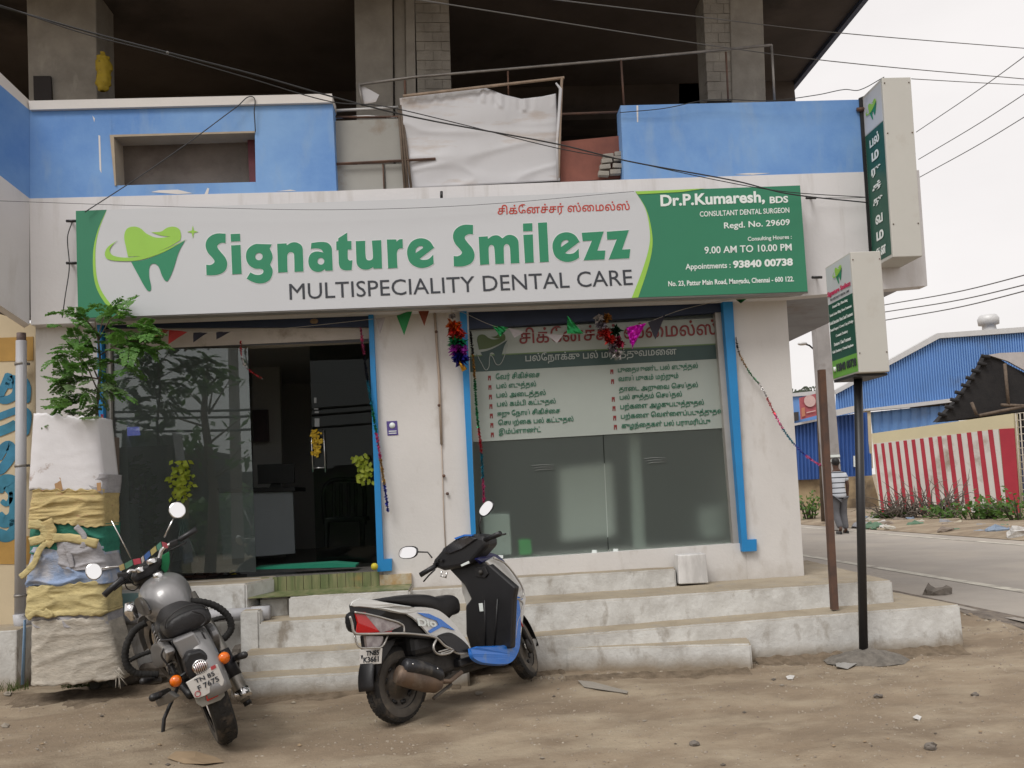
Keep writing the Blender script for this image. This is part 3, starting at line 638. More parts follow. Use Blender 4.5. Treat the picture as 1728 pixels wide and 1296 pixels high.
PS = thing('post_sign', 'small cream box sign on a black post, pink lettering and green list', 'sign', P(1455, 1104, -1.2))
nb2, nt2 = P(1450, 629, -1.42), P(1435, 425, -1.42); lean2 = nt2-nb2; w2 = P(1486, 423, -1.42)-nt2; dp = .46
A = [nb2, nb2+Vector((0, dp, 0)), nt2+Vector((0, dp, 0)), nt2]; Bq = [p+Vector((w2.x, 0, 0)) for p in A]
mb = MB(); mb.hull8(A, Bq); mb.build('box', M_box, PS, bevel=.006)
s2 = sideface(PS, nb2, lean2, dp, Vector((-.002, 0, 0)))
sq(PS, 'white_panel', s2, .03, .97, .66, .985, M_sgray); sq(PS, 'green_panel', s2, .03, .97, .165, .66, M_dkg); sq(PS, 'lime_panel', s2, .03, .97, .015, .165, mat('lime_vinyl', (.16, .42, .06), .45))
tooth_side(PS, s2(.5, .87, 2), U, Vv, Vector((-.002, 0, 0)), .16)
def stx(s, a, b, t, h, m, bold=.0): text('lettering', s, s2(1-a, t, 3), s2(1-b, t, 3), s2(1-a, t+h, 3), m, PS, td=(-.0015, 0, 0), bold=bold)
stx('Signature Smilezz', .05, .95, .715, .055, mat('sign_pink', (.6, .03, .12), .5), .03)
stx('MULTISPECIALITY DENTAL CARE', .15, .88, .682, .018, M_ink)
for i, (l, a, b) in enumerate((('Dental Clip / Bleaching', .22, .8), ('Tooth Colour Filling / Root Treatment', .08, .93), ('Tooth Extraction / Root Canal Treatment', .06, .95), ('Dental Surgery / Crown / Cap & Bridge', .06, .95), ('Cosmetic Dentistry', .27, .73), ('Dentures / Gum Treatment', .18, .82), ('Kids Dentistry / Dental Implants', .1, .9))):
    stx(l, a, b, .605-i*.064, .03, M_wink, .01)
stx('93840 00738', .2, .95, .06, .07, M_ink, .03)
mb = MB(); mb.tube([s2(.86, .11, 3)-Vector((0, .0, 0)), s2(.86, .07, 3)], .012, 8); mb.build('phone_symbol', M_wink, PS)
pt_ = (nb2+Vector((w2.x*.42, dp*.5, 0)))
pb = P(1456, 1104, -1.2)
mb = MB(); mb.tube([Vector((pb.x, pb.y, -.05)), pt_+Vector((0, 0, .02))], .031, 14); mb.build('post', M_black, PS)
mb = MB(); mb.box(nb2.x-.01, nb2.x+w2.x+.01, nb2.y+.06, nb2.y+dp-.04, nb2.z-.02, nb2.z-.002); mb.build('base_plate', M_black, PS)
for (s, t) in ((.06, -.06), (.94, -.06), (.06, -.75), (.94, -.75)):
    mb = MB(); c = nt2+Vector((w2.x*s, -.003, t)); c.x += (nb2.x-nt2.x)*(-t/(nt2.z-nb2.z)); mb.sphere(c, .005, 8, 5); mb.build('screw', M_rust, PS)
# cement mound at its foot
mb = MB(); ph = MB()
def mound(u, v):
    a = u*2*math.pi; r = .24*v*(1+.25*noise.noise(Vector((math.cos(a)*1.5, math.sin(a)*1.5, 3))))
    z = .085*(1-v**1.6)+noise.noise(Vector((math.cos(a)*r*20, math.sin(a)*r*20, 0)))*.012-.008
    return Vector((pb.x+.02+r*1.3*math.cos(a), pb.y-.02+r*.75*math.sin(a), z))
mb.grid(mound, 40, 10); tag(mb.build('cement_mound', mat('rough_cement', (.2, .18, .155), .95, var=.4, scale=20, bump=.8, bscale=60), None), 'rough grey cement heap around the foot of the black sign post', 'cement')
RP = P(1408, 1026, -.86); rt = P(1386, 622, -.86)
mb = MB(); mb.box(-.024, .024, -.024, .024, 0, 1); vs = [Vector((v.x+RP.x+(rt.x-RP.x)*v.z, v.y+RP.y, RP.z-.01+(rt.z-RP.z)*v.z)) for v in mb.v]; mb.v = vs
tag(mb.build('rusty_post', M_rust, None), 'rusty brown square steel post standing on the steps left of the black sign post', 'post')

# ================================================================== glass front: door, frosted window
gl = glass('shop_glass', (.66, .71, .70), 1.9)
_n = gl.node_tree; _df = _n.nodes.new('ShaderNodeBsdfDiffuse'); _df.inputs[0].default_value = (.30, .35, .34, 1); _mx = _n.nodes.new('ShaderNodeMixShader'); _mx.inputs[0].default_value = .12   # diffuse grey mixed in, standing in for reflected haze on the pane
_out = [q for q in _n.nodes if q.type == 'OUTPUT_MATERIAL'][0]; _src = _out.inputs[0].links[0].from_socket
_n.links.new(_src, _mx.inputs[1]); _n.links.new(_df.outputs[0], _mx.inputs[2]); _n.links.new(_mx.outputs[0], _out.inputs[0]); gl2 = glass('door_glass', (.55, .58, .57), 1.25)
GD = thing('glass_door', 'clear glass shop front with a big reflecting left pane beside the dark doorway', 'glass front', P(400, 966, .12))
fpoly('fixed_pane', [(188, 590), (418, 587), (432, 965), (192, 970)], .06, .07, gl, GD)
fpoly('door_leaf', [(522, 578), (622, 573), (636, 950), (534, 955)], .55, .56, gl2, GD)
fpoly('top_pane', [(190, 584), (622, 569), (622, 577), (190, 590)], .07, .075, mat('glass_header', (.03, .03, .032), .4), GD)
st_ = mat('steel_handle', (.6, .6, .6), .25, .9)
for x0, x1 in ((525, 529), (546, 550)):
    mb = MB(); mb.tube([P(x0, 725, .52), P(x0+3, 797, .52)], .007, 8); mb.build('handle', st_, GD)
mb = MB(); mb.tube([P(528, 790, .52), P(549, 789, .52)], .005, 6); mb.build('handle', st_, GD)
for (x, y, w, h) in ((530, 671, 4, 9), (530, 689, 7, 2), (531, 694, 7, 3), (531, 706, 8, 14)):
    mb = MB(); pprism(mb, [(x, y), (x+w, y), (x+w, y+h), (x, y+h)], .54, .545); mb.build('door_sticker', mat('sticker_grey', (.3, .32, .33), .5), GD)
# frosted window with printed vinyl
def frosted(name, col, rough):
    m = bpy.data.materials.new(name); m.use_nodes = True; nt = m.node_tree; N = nt.nodes; N.clear()
    o = N.new('ShaderNodeOutputMaterial'); r = N.new('ShaderNodeBsdfRefraction'); r.inputs['IOR'].default_value = 1.35; r.inputs['Roughness'].default_value = .62; r.inputs[0].default_value = tuple(col)+(1,)
    p = N.new('ShaderNodeBsdfPrincipled'); p.inputs['Base Color'].default_value = (.155, .18, .168, 1); p.inputs['Roughness'].default_value = .25
    mx = N.new('ShaderNodeMixShader'); mx.inputs[0].default_value = .4
    nt.links.new(r.outputs[0], mx.inputs[1]); nt.links.new(p.outputs[0], mx.inputs[2]); nt.links.new(mx.outputs[0], o.inputs[0]); return m
fr = frosted('frosted_film', (.8, .86, .82), .5)
FW = thing('frosted_window', 'tall frosted green glass window with the pale Tamil treatment list across its top', 'window', P(1025, 945, .1))
def wpane(pts):
    mb = MB(); mb.add(quad(pts, .1), [(0, 1, 2, 3)]); mb.build('frosted_pane', fr, FW)
wpane([(788, 540), (1008, 534), (1026, 934), (804, 946)]); wpane([(1009.5, 534), (1216, 526), (1242, 918), (1027.5, 934)])
YV = .092
M_film = mat('window_vinyl', (.35, .39, .36), .5, var=.06, scale=2); M_fgr = mat('vinyl_green', (.012, .14, .075), .5); M_fred = mat('vinyl_red', (.2, .02, .02), .5)
M_fband = mat('vinyl_band', (.03, .065, .06), .5); M_fedge = mat('vinyl_line', (.12, .2, .08), .5); M_fw = mat('vinyl_white', (.38, .42, .4), .5)
def vp(name, pts, m, k=0): mb = MB(); pprism(mb, pts, YV-.0015*k, YV-.0015*k+.001); mb.build(name, m, FW)
vp('vinyl_print', [(789, 557), (1216, 536), (1226, 722), (798, 746)], M_film)
vp('vinyl_band', [(791, 602), (1219, 581), (1221, 605), (793, 628)], M_fband, 1); vp('vinyl_line', [(790.5, 600), (1218.5, 579), (1219, 581.5), (791, 602.5)], M_fedge, 1)
def wt(s, x0, y0, x1, y1, h, m, bold=0, k=2): return ht(s, x0, y0, x1, y1, h, m, bold, Y=YV-.0015*k, par=FW)
wt('ேவர் சிகிச்ைச', 0, 0, 1, 0, 1, M_fgr) if False else None
def T(s):
    out = ''
    for ch in s:
        if ch in 'ெேை' and out: out = out[:-1]+ch+out[-1]
        elif ch in 'ொோ' and out: out = out[:-1]+{'ொ': 'ெ', 'ோ': 'ே'}[ch]+out[-1]+'ா'
        else: out += ch
    return out
wt(T('சிக்னேச்சர் ஸ்மைல்ஸ்'), 877, 587, 1210, 571, 34, M_fred, .012); wt(T('பல்நோக்கு பல் மருத்துவமனை'), 887, 615, 1142, 603, 19, M_fw, .01)
Lc = [('வேர் சிகிச்சை', 837, 911, 643), ('பல் எடுத்தல்', 838, 905, 659), ('பல் அடைத்தல்', 838, 921, 674.5), ('பல் கம்பி கட்டுதல்', 839, 938, 689.5), ('ஈறு நோய் சிகிச்சை', 840, 945, 706), ('செயற்கை பல் கட்டுதல்', 841, 968, 721), ('இம்ப்ளாண்ட்', 842, 913, 736)]
Rc = [('புதையுண்ட பல் எடுத்தல்', 1043, 1178, 632), ('வாய் முகம் மற்றும்', 1044, 1145, 647), ('தாடை அறுவை செய்தல்', 1045, 1178, 664), ('பல் சுத்தம் செய்தல்', 1046, 1151, 678), ('பற்களை அழகுபடுத்துதல்', 1047, 1188, 694), ('பற்களை வெள்ளைப்படுத்துதல்', 1048, 1220, 710), ('குழந்தைகள் பல் பராமரிப்பு', 1049, 1199, 726)]
for s_, x0, x1, y in Lc+Rc: wt(T(s_), x0, y, x1, y-(x1-x0)*.055, 13, M_fgr, .012)
def bul(x, y): vp('bullet', [(x, y), (x+5, y-.2), (x+5, y+8), (x+3.4, y+8), (x+3.2, y+4), (x+1.8, y+4), (x+1.6, y+8), (x, y+8)], M_fred, 2)
for i in range(7): bul(823.5+i*.8, 634+i*16)
for i, y in enumerate((623.5, 640, 670, 685.5, 701.5, 717)): bul(1030+i*1.2, y)
# tooth on the vinyl
ZV = lambda x, y: (805+(x-310)*.145, 566+(y-190)*.145)
f1 = [(x*.97, y) for x, y in zc(ZV, top_)]
shape('tooth_crown', [zc(ZV, top_)], lambda x, y: P(x, y-(x-805)*.05, YV-.003), (0, -.001, 0), mat('vinyl_olive', (.07, .11, .03), .5), FW)
shape('tooth_root', [zc(ZV, low)], lambda x, y: P(x, y-(x-805)*.05, YV-.003), (0, -.001, 0), M_fband, FW)
mb = MB(); mb.tube([P(x, y, YV-.006) for x, y in curve([(804, 596), (812, 612), (822, 624), (827, 600), (831, 602), (840, 616), (850, 604), (856, 580)], 6, False)], .0035, 5); mb.build('tooth_line', M_fw, FW)
for (x, y) in ((914, 789), (1104, 777)):                  # tape marks on the glass
    for k in range(3):
        mb = MB(); mb.tube([P(x-17+k*3, y-3+k*4, .094), P(x, y-5+k*4, .09), P(x+20, y-4+k*3.2, .094)], .003, 5, flat=.4); mb.build('tape_mark', mat('tape', (.5, .52, .52), .4), FW)
for x in (845, 1003, 1039):
    mb = MB(); y = 942-(x-845)*.055; pprism(mb, [(x-4, y-5), (x+4, y-5), (x+4, y), (x-4, y)], .08, .1); mb.build('glass_clip', M_wink, FW)
# what shows blurred through the film
def inner(name, label, cat, pts, Y, col, d=.25):
    mb = MB(); pprism(mb, pts, Y, Y+d); tag(mb.build(name, mat('in_'+name, col, .7, var=.03), None, bevel=.01), label, cat)
inner('white_cupboard', 'white cupboard blurred behind the middle of the frosted window', 'cupboard', [(945, 790), (1035, 780), (1042, 905), (950, 915)], .38, (.9, .95, .92))
inner('white_curtain', 'narrow pale curtain strip blurred behind the frosted window right of its centre joint', 'curtain', [(1056, 560), (1072, 560), (1092, 930), (1072, 930)], .26, (.55, .62, .58), .03)
inner('white_bin', 'white box blurred at the lower left corner behind the frosted window', 'box', [(815, 868), (860, 868), (864, 936), (818, 938)], .13, (.7, .8, .76), .2)
inner('green_bucket', 'small bright green bucket blurred at the foot of the frosted window', 'bucket', [(876, 912), (896, 911), (898, 936), (878, 937)], .13, (.05, .6, .12), .1)
inner('white_stool', 'white stool blurred behind the lower right corner of the frosted window', 'stool', [(1188, 860), (1226, 852), (1230, 906), (1192, 910)], .36, (.6, .66, .63), .2)
# payment sticker on the middle pillar
SK = thing('wall_sticker', 'small purple and white notice stuck on the white pillar between the openings', 'sticker', P(662, 735, -.003))
mb = MB(); pprism(mb, [(652, 711), (670, 710), (672, 734), (654, 735)], -.004, -.001); mb.build('card', mat('purple_print', (.09, .06, .25), .5), SK)
mb = MB(); mb.lathe([(0, -.007), (.025, -.007), (.0251, -.0045)], P(662, 718, 0).xz.to_3d() if False else Vector((P(662, 718, 0).x, 0, P(662, 718, 0).z)), 'y', 16); mb.build('disc', M_wink, SK)
for y in (727, 730.5): mb = MB(); pprism(mb, [(656, y), (669, y-.5), (669, y+1), (656, y+1.5)], -.007, -.005); mb.build('print_line', M_wink, SK)
# conduit on the pillar
cdt = thing('wall_conduit', 'thin cream cable pipe running down the middle white pillar beside the frosted window', 'conduit', P(750, 900, -.01))
mb = MB(); mb.tube([P(733, 520, -.015), P(741, 640, -.015), P(745, 750, -.015)], .011, 8); mb.build('pipe', mat('beige_conduit', (.48, .38, .3), .6, var=.2), cdt)
mb = MB(); mb.tube([P(745, 750, -.01), P(749, 870, -.01), P(752, 930, -.01)], .004, 6); mb.build('cable', MATS['beige_conduit'], cdt)
for (x, y) in ((736, 560), (741, 684), (749, 803), (755, 833)):
    mb = MB(); mb.sphere(P(x, y, -.02), .014, 8, 6); mb.build('clip', M_rust, cdt)
# ================================================================== vehicles
M_tyre = mat('tyre_rubber', (.022, .021, .02), .85, var=.3, scale=8, bump=.4, bscale=60, dirt=(.16, .125, .09), dirtcut=(.5, .75), dscale=9)
M_side = mat('dusty_sidewall', (.10, .088, .075), .9, var=.3, scale=10, dirt=(.2, .165, .125), dirtcut=(.45, .7), dscale=8)
M_rim = mat('steel_rim', (.12, .105, .09), .55, .4, var=.3, scale=12, dirt=(.2, .16, .12), dscale=9)
M_plas = mat('black_plastic', (.016, .016, .018), .42, var=.25, scale=6, bump=.1, bscale=150, dirt=(.06, .055, .05), dirtcut=(.6, .8), dscale=7)
M_seat = mat('seat_vinyl', (.014, .013, .014), .5, var=.2, scale=7, bump=.25, bscale=120)
M_wht = mat('scooter_white', (.62, .62, .60), .22, var=.03, coat=.6, dirt=(.4, .36, .3), dirtcut=(.66, .8), dscale=7)
M_sblue = mat('scooter_blue', (.02, .17, .62), .25, var=.08, coat=.5, dirt=(.1, .2, .4), dscale=8)
M_chrome = mat('chrome', (.72, .71, .7), .16, 1.0, var=.06, dirt=(.4, .36, .33), dirtcut=(.62, .75), dscale=12)
M_silver = mat('silver_paint', (.27, .265, .265), .42, .4, var=.08, scale=3, coat=.5, dirt=(.2, .18, .16), dirtcut=(.6, .8), dscale=6)
M_red = mat('red_lens', (.5, .008, .006), .12, var=.15, coat=.6); M_org = mat('orange_lens', (.85, .17, .005), .15, var=.2, scale=60, coat=.5)
M_clear = mat('clear_lens', (.4, .36, .35), .12, .3, col2=(.16, .12, .12), scale=14, coat=.6)
M_exh = mat('heat_shield', (.035, .035, .04), .4, .3, var=.4, dirt=(.1, .09, .08), dscale=8)
M_exr = mat('muffler_steel', (.13, .095, .075), .6, .5, col2=(.19, .13, .09), scale=9, dirt=(.24, .2, .16), dscale=6)
M_mir = mat('mirror_glass', (.95, .95, .95), .02, 1.0, var=.0)
M_plate = mat('number_plate', (.62, .6, .57), .5, var=.06, dirt=(.4, .36, .32), dirtcut=(.6, .75), dscale=12)
M_eng = mat('engine_metal', (.07, .065, .06), .6, .5, var=.5, scale=12, bump=.3, bscale=30)
def wheel(par, c, r, w, rimr, tread=True, spokes=0, St=None):
    """tyre with tread blocks, rim, hub about the y axis; returns the wheel part"""
    c = Vector(c); X = (lambda v: St @ v) if St else (lambda v: v)
    def bld(mb, name, m, p, **k): mb.v = [X(v) for v in mb.v]; return mb.build(name, m, p, local=True, **k)
    h = w/2; prof = [(rimr, -h*.7), (rimr+.012, -h*.86), (r-.045, -h), (r-.02, -h*.93), (r-.006, -h*.7), (r, -h*.3), (r, h*.3), (r-.006, h*.7), (r-.02, h*.93), (r-.045, h), (rimr+.012, h*.86), (rimr, h*.7)]
    mb = MB(); mb.lathe(prof, c, 'y', 56); wo_ = bld(mb, 'wheel', M_tyre, par)
    if tread:
        mb = MB(); n = 44
        for k in range(n):
            for row, (y0, y1) in enumerate(((-h*.75, -h*.3), (-h*.22, h*.22), (h*.3, h*.75))):
                a = 2*math.pi*(k+.5*(row % 2))/n; da = .35*2*math.pi/n; rr = r+.004-(.008 if row != 1 else 0)
                pts = [c+Vector((math.cos(a+s*da)*rr, y, math.sin(a+s*da)*rr)) for y in (y0, y1) for s in (-1, 1)]
                pin = [c+(p-c)*.965 for p in pts]
                mb.add(pts+pin, [(0, 1, 3, 2), (0, 4, 5, 1), (2, 3, 7, 6), (0, 2, 6, 4), (1, 5, 7, 3)])
        o = bld(mb, 'tread', M_tyre, wo_); o['kind'] = 'stuff'
    for s in (-1, 1):
        mb = MB(); mb.lathe([(rimr+.004, s*(h*.88)), (r-.05, s*(h+.0015)), (r-.03, s*(h-.001))], c, 'y', 48); bld(mb, 'sidewall', M_side, wo_)
    if spokes:
        mb = MB(); mb.lathe([(rimr+.002, -h*.6), (rimr-.012, -h*.5), (rimr-.022, -h*.2), (rimr-.022, h*.2), (rimr-.012, h*.5), (rimr+.002, h*.6)], c, 'y', 48); bld(mb, 'rim', M_chrome, wo_)
        mb = MB()
        for k in range(spokes):
            a = 2*math.pi*k/spokes; s = 1 if k % 2 else -1; b = a+.35*(1 if k % 4 < 2 else -1)
            mb.tube([c+Vector((math.cos(b)*.05, s*.045, math.sin(b)*.05)), c+Vector((math.cos(a)*(rimr-.018), 0, math.sin(a)*(rimr-.018)))], .0022, 4)
        o = bld(mb, 'spoke_set', M_chrome, wo_); o['kind'] = 'stuff'
        mb = MB(); mb.lathe([(0, -.06), (.06, -.055), (.075, -.03), (.04, -.02), (.04, .03), (.075, .035), (.06, .06), (0, .065)], c, 'y', 24); bld(mb, 'hub', M_eng, wo_)
    else:
        mb = MB(); mb.lathe([(rimr+.003, -h*.72), (rimr-.012, -h*.72), (rimr-.016, -h*.35), (rimr*.55, -h*.25), (rimr*.5, -h*.55), (.03, -h*.6), (.025, -h*.75), (0, -h*.75)], c, 'y', 40); bld(mb, 'rim', M_rim, wo_)
        mb = MB(); mb.lathe([(0, h*.6), (rimr*.6, h*.5), (rimr-.01, h*.3), (rimr+.003, h*.72)], c, 'y', 40); bld(mb, 'rim', M_rim, wo_)
        for k in range(9):
            a = 2*math.pi*k/9; mb = MB(); mb.tube([c+Vector((math.cos(a+d)*rimr*.78, -h*.33, math.sin(a+d)*rimr*.78)) for d in (-.16, 0, .16)], .012, 6, flat=1); bld(mb, 'rim_slot', M_black, wo_)
        mb = MB(); mb.lathe([(.018, -h*.8), (.018, -h*.62)], c, 'y', 10); mb.lathe([(0, -h*.82), (.02, -h*.82), (.02, -h*.6)], c, 'y', 6, smooth=False); bld(mb, 'axle_nut', M_chrome, wo_)
    return wo_

# ---------------- scooter
MS = Matrix.Translation((-.425, -2.15, 0)) @ Matrix.Rotation(math.radians(50.5), 4, 'Z') @ Matrix.Rotation(-math.radians(9), 4, 'X')
SC = thing('scooter', 'white and blue step-through scooter parked in front of the steps, mirrors up', 'scooter', (0, 0, 0), M=MS)
f3 = lambda x, y: (580+x/5.18, 980+y/5.18); f4 = lambda x, y: (660+x/4.05, 840+y/4.05)
def hw(x): return .165*min(1, max(.38, (x+.60)/.5)) if x < .1 else .165
def SY(p, off=0.0):
    y = -.165
    for _ in range(6): q = on(MS, p[0], p[1], 1, y); y = -hw(q.x)-off
    return on(MS, p[0], p[1], 1, y)
def sy(p, y): return on(MS, p[0], p[1], 1, y)
def sx(p, x): return on(MS, p[0], p[1], 0, x)
def sside(name, pts, off, m, par=SC, seg=4, th=.012, ff=f3, fn=None):
    o = shape(name, [[ff(*q) for q in curve(pts, seg)]], lambda x, y: (fn or (lambda p: SY(p, off)))((x, y)), (0, -.001, 0), m, par, local=True)
    md = o.modifiers.new('t', 'SOLIDIFY'); md.thickness = th; md.offset = 1
    return o
wheel(SC, (0, 0, .217), .217, .10, .135)
stS = Matrix.Translation((1.1, 0, .6)) @ Matrix.Rotation(math.radians(22), 4, Vector((-.45, 0, .9))) @ Matrix.Translation((-1.1, 0, -.6))
wheel(SC, (1.235, 0, .217), .217, .09, .135, St=stS)
mb = MB(); mb.lathe([(.235, -.06), (.25, -.055), (.255, 0), (.25, .055), (.235, .06)], (1.235, 0, .217), 'y', 20, a0=-.1, a1=2.6); mb.v = [stS @ v for v in mb.v]; mb.build('front_mudguard', M_plas, SC, local=True, solid=.004)
for s in (-1, 1):
    mb = MB(); mb.tube([(1.235, .07*s, .217), (1.12, .06*s, .52)], .022, 10); mb.v = [stS @ v for v in mb.v]; mb.build('fork', M_plas, SC, local=True)
mb = MB(); mb.lathe([(0, -.085), (.055, -.08), (.06, -.06), (.03, -.05)], (1.235, 0, .217), 'y', 20); mb.v = [stS @ v for v in mb.v]; mb.build('brake_drum', M_eng, SC, local=True)
# body core
def core(name, prof, m, w=1.0, seat=False):
    """prof: (x, zbottom, ztop, halfwidth)"""
    rings = []
    for x, z0, z1, ww in prof:
        cz_, hz = (z0+z1)/2, (z1-z0)/2; ring = []
        for k in range(16):
            a = 2*math.pi*k/16; ca, sa = math.cos(a), math.sin(a); e = .6
            ring.append((x, ww*math.copysign(abs(ca)**e, ca), cz_+hz*math.copysign(abs(sa)**e, sa)))
        rings.append(ring)
    mb = MB(); mb.loft(rings); return mb.build(name, m, SC, local=True, sub=1)
tA, tB = SY(f3(80, 215)), SY(f3(760, 470))
def zat(pts, x, y):
    q = sorted([(sy(f3(*p), y).x, sy(f3(*p), y).z) for p in pts]); return float(np.interp(x, [a for a, b in q], [b for a, b in q]))
topb = [(75, 205), (290, 215), (620, 250), (800, 275), (900, 340), (980, 430), (1060, 540), (1100, 620)]
botb = [(75, 300), (100, 450), (500, 455), (760, 480), (960, 600), (1100, 632)]
xs_ = np.linspace(SY(f3(190, 300)).x, SY(f3(1085, 600)).x, 12)
core('body_core', [(x, zat(botb, x, -hw(x))+.012, zat(topb, x, -hw(x))-.012, hw(x)*.93) for x in xs_], M_plas)
# seat
tops = [(215, 170), (350, 145), (480, 126), (640, 120), (770, 145), (850, 128), (900, 112), (945, 125), (1000, 230), (1016, 290)]
bots = [(215, 176), (480, 212), (800, 272), (920, 345), (975, 400), (1016, 300)]
def zt2(x): q = sorted([(sy(f3(*p), -.03).x, sy(f3(*p), -.03).z) for p in tops]); return float(np.interp(x, [a for a, b in q], [b for a, b in q]))
def zb2(x): q = sorted([(SY(f3(*p)).x, SY(f3(*p)).z) for p in bots]); return float(np.interp(x, [a for a, b in q], [b for a, b in q]))
x0s, x1s = sy(f3(225, 170), -.1).x, sy(f3(1005, 290), -.05).x
sp_ = []
for i, x in enumerate(np.linspace(x0s, x1s, 16)):
    t = i/15; sp_.append((x, min(zb2(x), zt2(x)-.012), zt2(x), min(hw(x)*.98, .15)*(.6 if i in (0,) else 1)*(1-.35*max(0, t-.6)/.4)))
core('seat', sp_, M_seat)
# panels and graphics on the right side, mirrored plain panel on the left
sside('tail_panel', [(60, 225, 1), (85, 200), (290, 205), (560, 265), (640, 300), (720, 400), (770, 486, 1), (740, 492), (500, 470), (100, 462, 1)], .0, M_plas)
o1 = sside('side_panel', [(540, 275, 1), (630, 247), (800, 266), (900, 333), (980, 423), (1060, 532), (1105, 632, 1), (985, 622), (820, 492), (756, 480, 1), (690, 402), (610, 320)], .012, M_wht)
o2 = sside('side_panel', [(68, 212, 1), (95, 190), (170, 174), (400, 213), (640, 250, 1), (545, 276), (300, 232), (150, 212)], .012, M_wht)
for o in (o1,):
    c = o.copy(); c.data = o.data.copy(); COL.objects.link(c); c.scale = (1, -1, 1)
sside('grille_panel', [(822, 484, 1), (920, 460), (1000, 500), (1080, 572), (1095, 612, 1), (985, 614)], .026, M_plas, th=.006)
sside('blue_graphic', [(640, 278, 1), (745, 290, 1), (850, 338, 1), (975, 435, 1), (860, 400, 1), (758, 458, 1), (738, 440, 1), (830, 384, 1), (812, 350, 1), (705, 312, 1)], .0265, M_sblue, th=.001)
sside('lens_inner', [(105, 288, 1), (180, 290, 1), (312, 442, 1), (112, 452, 1), (130, 370, 1)], .016, M_red, th=.012)
sside('tail_lens', [(186, 296, 1), (330, 328, 1), (500, 392, 1), (410, 424, 1), (318, 440, 1)], .016, M_clear, th=.012)
sside('lens_stripe', [(318, 440, 1), (420, 424, 1), (400, 450, 1), (300, 452, 1)], .014, M_red, th=.01)
b_ = lambda x, y, off=.028: SY(f3(x, y), off)
text('lettering', 'Dio', b_(655, 395), b_(815, 405), b_(640, 328), M_wink, SC, td=(0, -.001, 0), bold=.03, local=True)
# silver guard tubes
def stube(name, pts, r, m, off=.03, par=SC, ff=f3, closed=False, fn=None):
    mb = MB(); mb.tube([(fn or (lambda p: SY(p, off)))(ff(*q)) for q in curve(pts, 4, closed)], r, 8, closed=closed); return mb.build(name, m, par, local=True)
M_gd = mat('guard_tube', (.5, .48, .45), .35, .7, var=.2, scale=12)
stube('guard_bar', [(95, 275), (200, 290), (380, 335), (515, 385), (530, 455)], .006, M_gd)
stube('guard_bar', [(55, 310), (75, 380), (90, 450), (130, 466), (500, 460), (700, 476), (810, 500), (880, 565), (955, 605)], .0075, M_gd)
stube('guard_bar', [(810, 510), (784, 585), (820, 640), (920, 634), (960, 605)], .0075, M_gd)
stube('guard_bar', [(830, 622), (930, 592)], .005, M_gd); stube('guard_bar', [(850, 636), (945, 606)], .005, M_gd)
stube('guard_bar', [(95, 480), (135, 578), (250, 586), (335, 575), (385, 478)], .006, M_gd, off=.0)
sside('number_lamp', [(200, 490, 1), (305, 480, 1), (308, 550, 1), (210, 560, 1)], -.03, M_clear, th=.03)
# rear mudguard, flap and plate
xf_ = sy(f3(235, 660), -.0).x-.03
mb = MB(); q = [sx(f3(*p), xf_) for p in [(150, 590), (332, 580), (330, 740), (285, 850), (262, 945), (215, 935), (150, 952), (142, 740)]]; mb.prism(q, (.012, 0, 0)); mb.build('rear_flap', M_plas, SC, local=True, bevel=.003)
mb = MB(); q = [sy(f3(*p), -.06) for p in [(325, 590), (375, 520), (462, 516), (410, 600), (335, 720), (300, 800), (322, 700)]]; mb.prism(q, (0, .03, 0)); mb.build('flap_bracket', M_plas, SC, local=True, bevel=.004)
mb = MB(); mb.box(xf_+.01, .0, -.05, .05, SY(f3(230, 560)).z-.02, SY(f3(230, 470)).z); mb.build('tail_support', M_plas, SC, local=True, bevel=.01)
mb = MB(); mb.lathe([(.235, -.06), (.25, -.05), (.252, .05), (.235, .06)], (0, 0, .24), 'y', 24, a0=.6, a1=3.2); mb.build('rear_mudguard', M_plas, SC, local=True, solid=.004)
px_ = sy(f3(235, 660), -.0).x-.04
pl = [sx(f3(*p), px_) for p in [(140, 604), (334, 590), (326, 725), (134, 737)]]
mb = MB(); mb.prism(pl, (.006, 0, 0)); npl = mb.build('number_plate', M_plate, SC, local=True, bevel=.002)
def ptx(s, x0, y0, x1, y1, xt, yt, m=M_ink, xx=None, ff=f3, par=None, bold=.02): 
    xx = px_-.002 if xx is None else xx
    return text('lettering', s, sx(ff(x0, y0), xx), sx(ff(x1, y1), xx), sx(ff(xt, yt), xx), m, par or npl, td=(-.001, 0, 0), local=True, bold=bold)
ptx('TN85', 195, 656, 308, 648, 197, 612); ptx('K3661', 172, 717, 305, 706, 173, 668); ptx('w', 150, 685, 168, 684, 150, 650)
# exhaust, engine, stand
mb = MB(); mb.tube([SY(f3(*p), .05) for p in curve([(470, 815), (520, 830), (700, 880), (830, 900)], 4, False)], [.05]*2+[.058]*8+[.056]*2+[.04], 16); mb.build('muffler', M_exr, SC, local=True)
mb = MB(); mb.tube([SY(f3(*p), .075) for p in curve([(520, 745), (600, 755), (740, 790), (850, 845)], 4, False)], [.03]+[.045]*11+[.03], 12); hs = mb.build('heat_shield', M_exh, SC, local=True)
for p in ((605, 728), (820, 768)): mb = MB(); mb.sphere(SY(f3(*p), .122), .006, 8, 5); mb.build('bolt', M_chrome, hs, local=True)
mb = MB(); mb.tube([SY(f3(*p), .04) for p in [(840, 880), (930, 880), (1030, 800)]], .014, 8); mb.build('exhaust_pipe', M_exr, SC, local=True)
mb = MB(); mb.tube([SY(f3(*p), .02) for p in [(785, 1030), (800, 1015), (940, 905)]], .011, 8); mb.build('kick_lever', M_rim, SC, local=True)
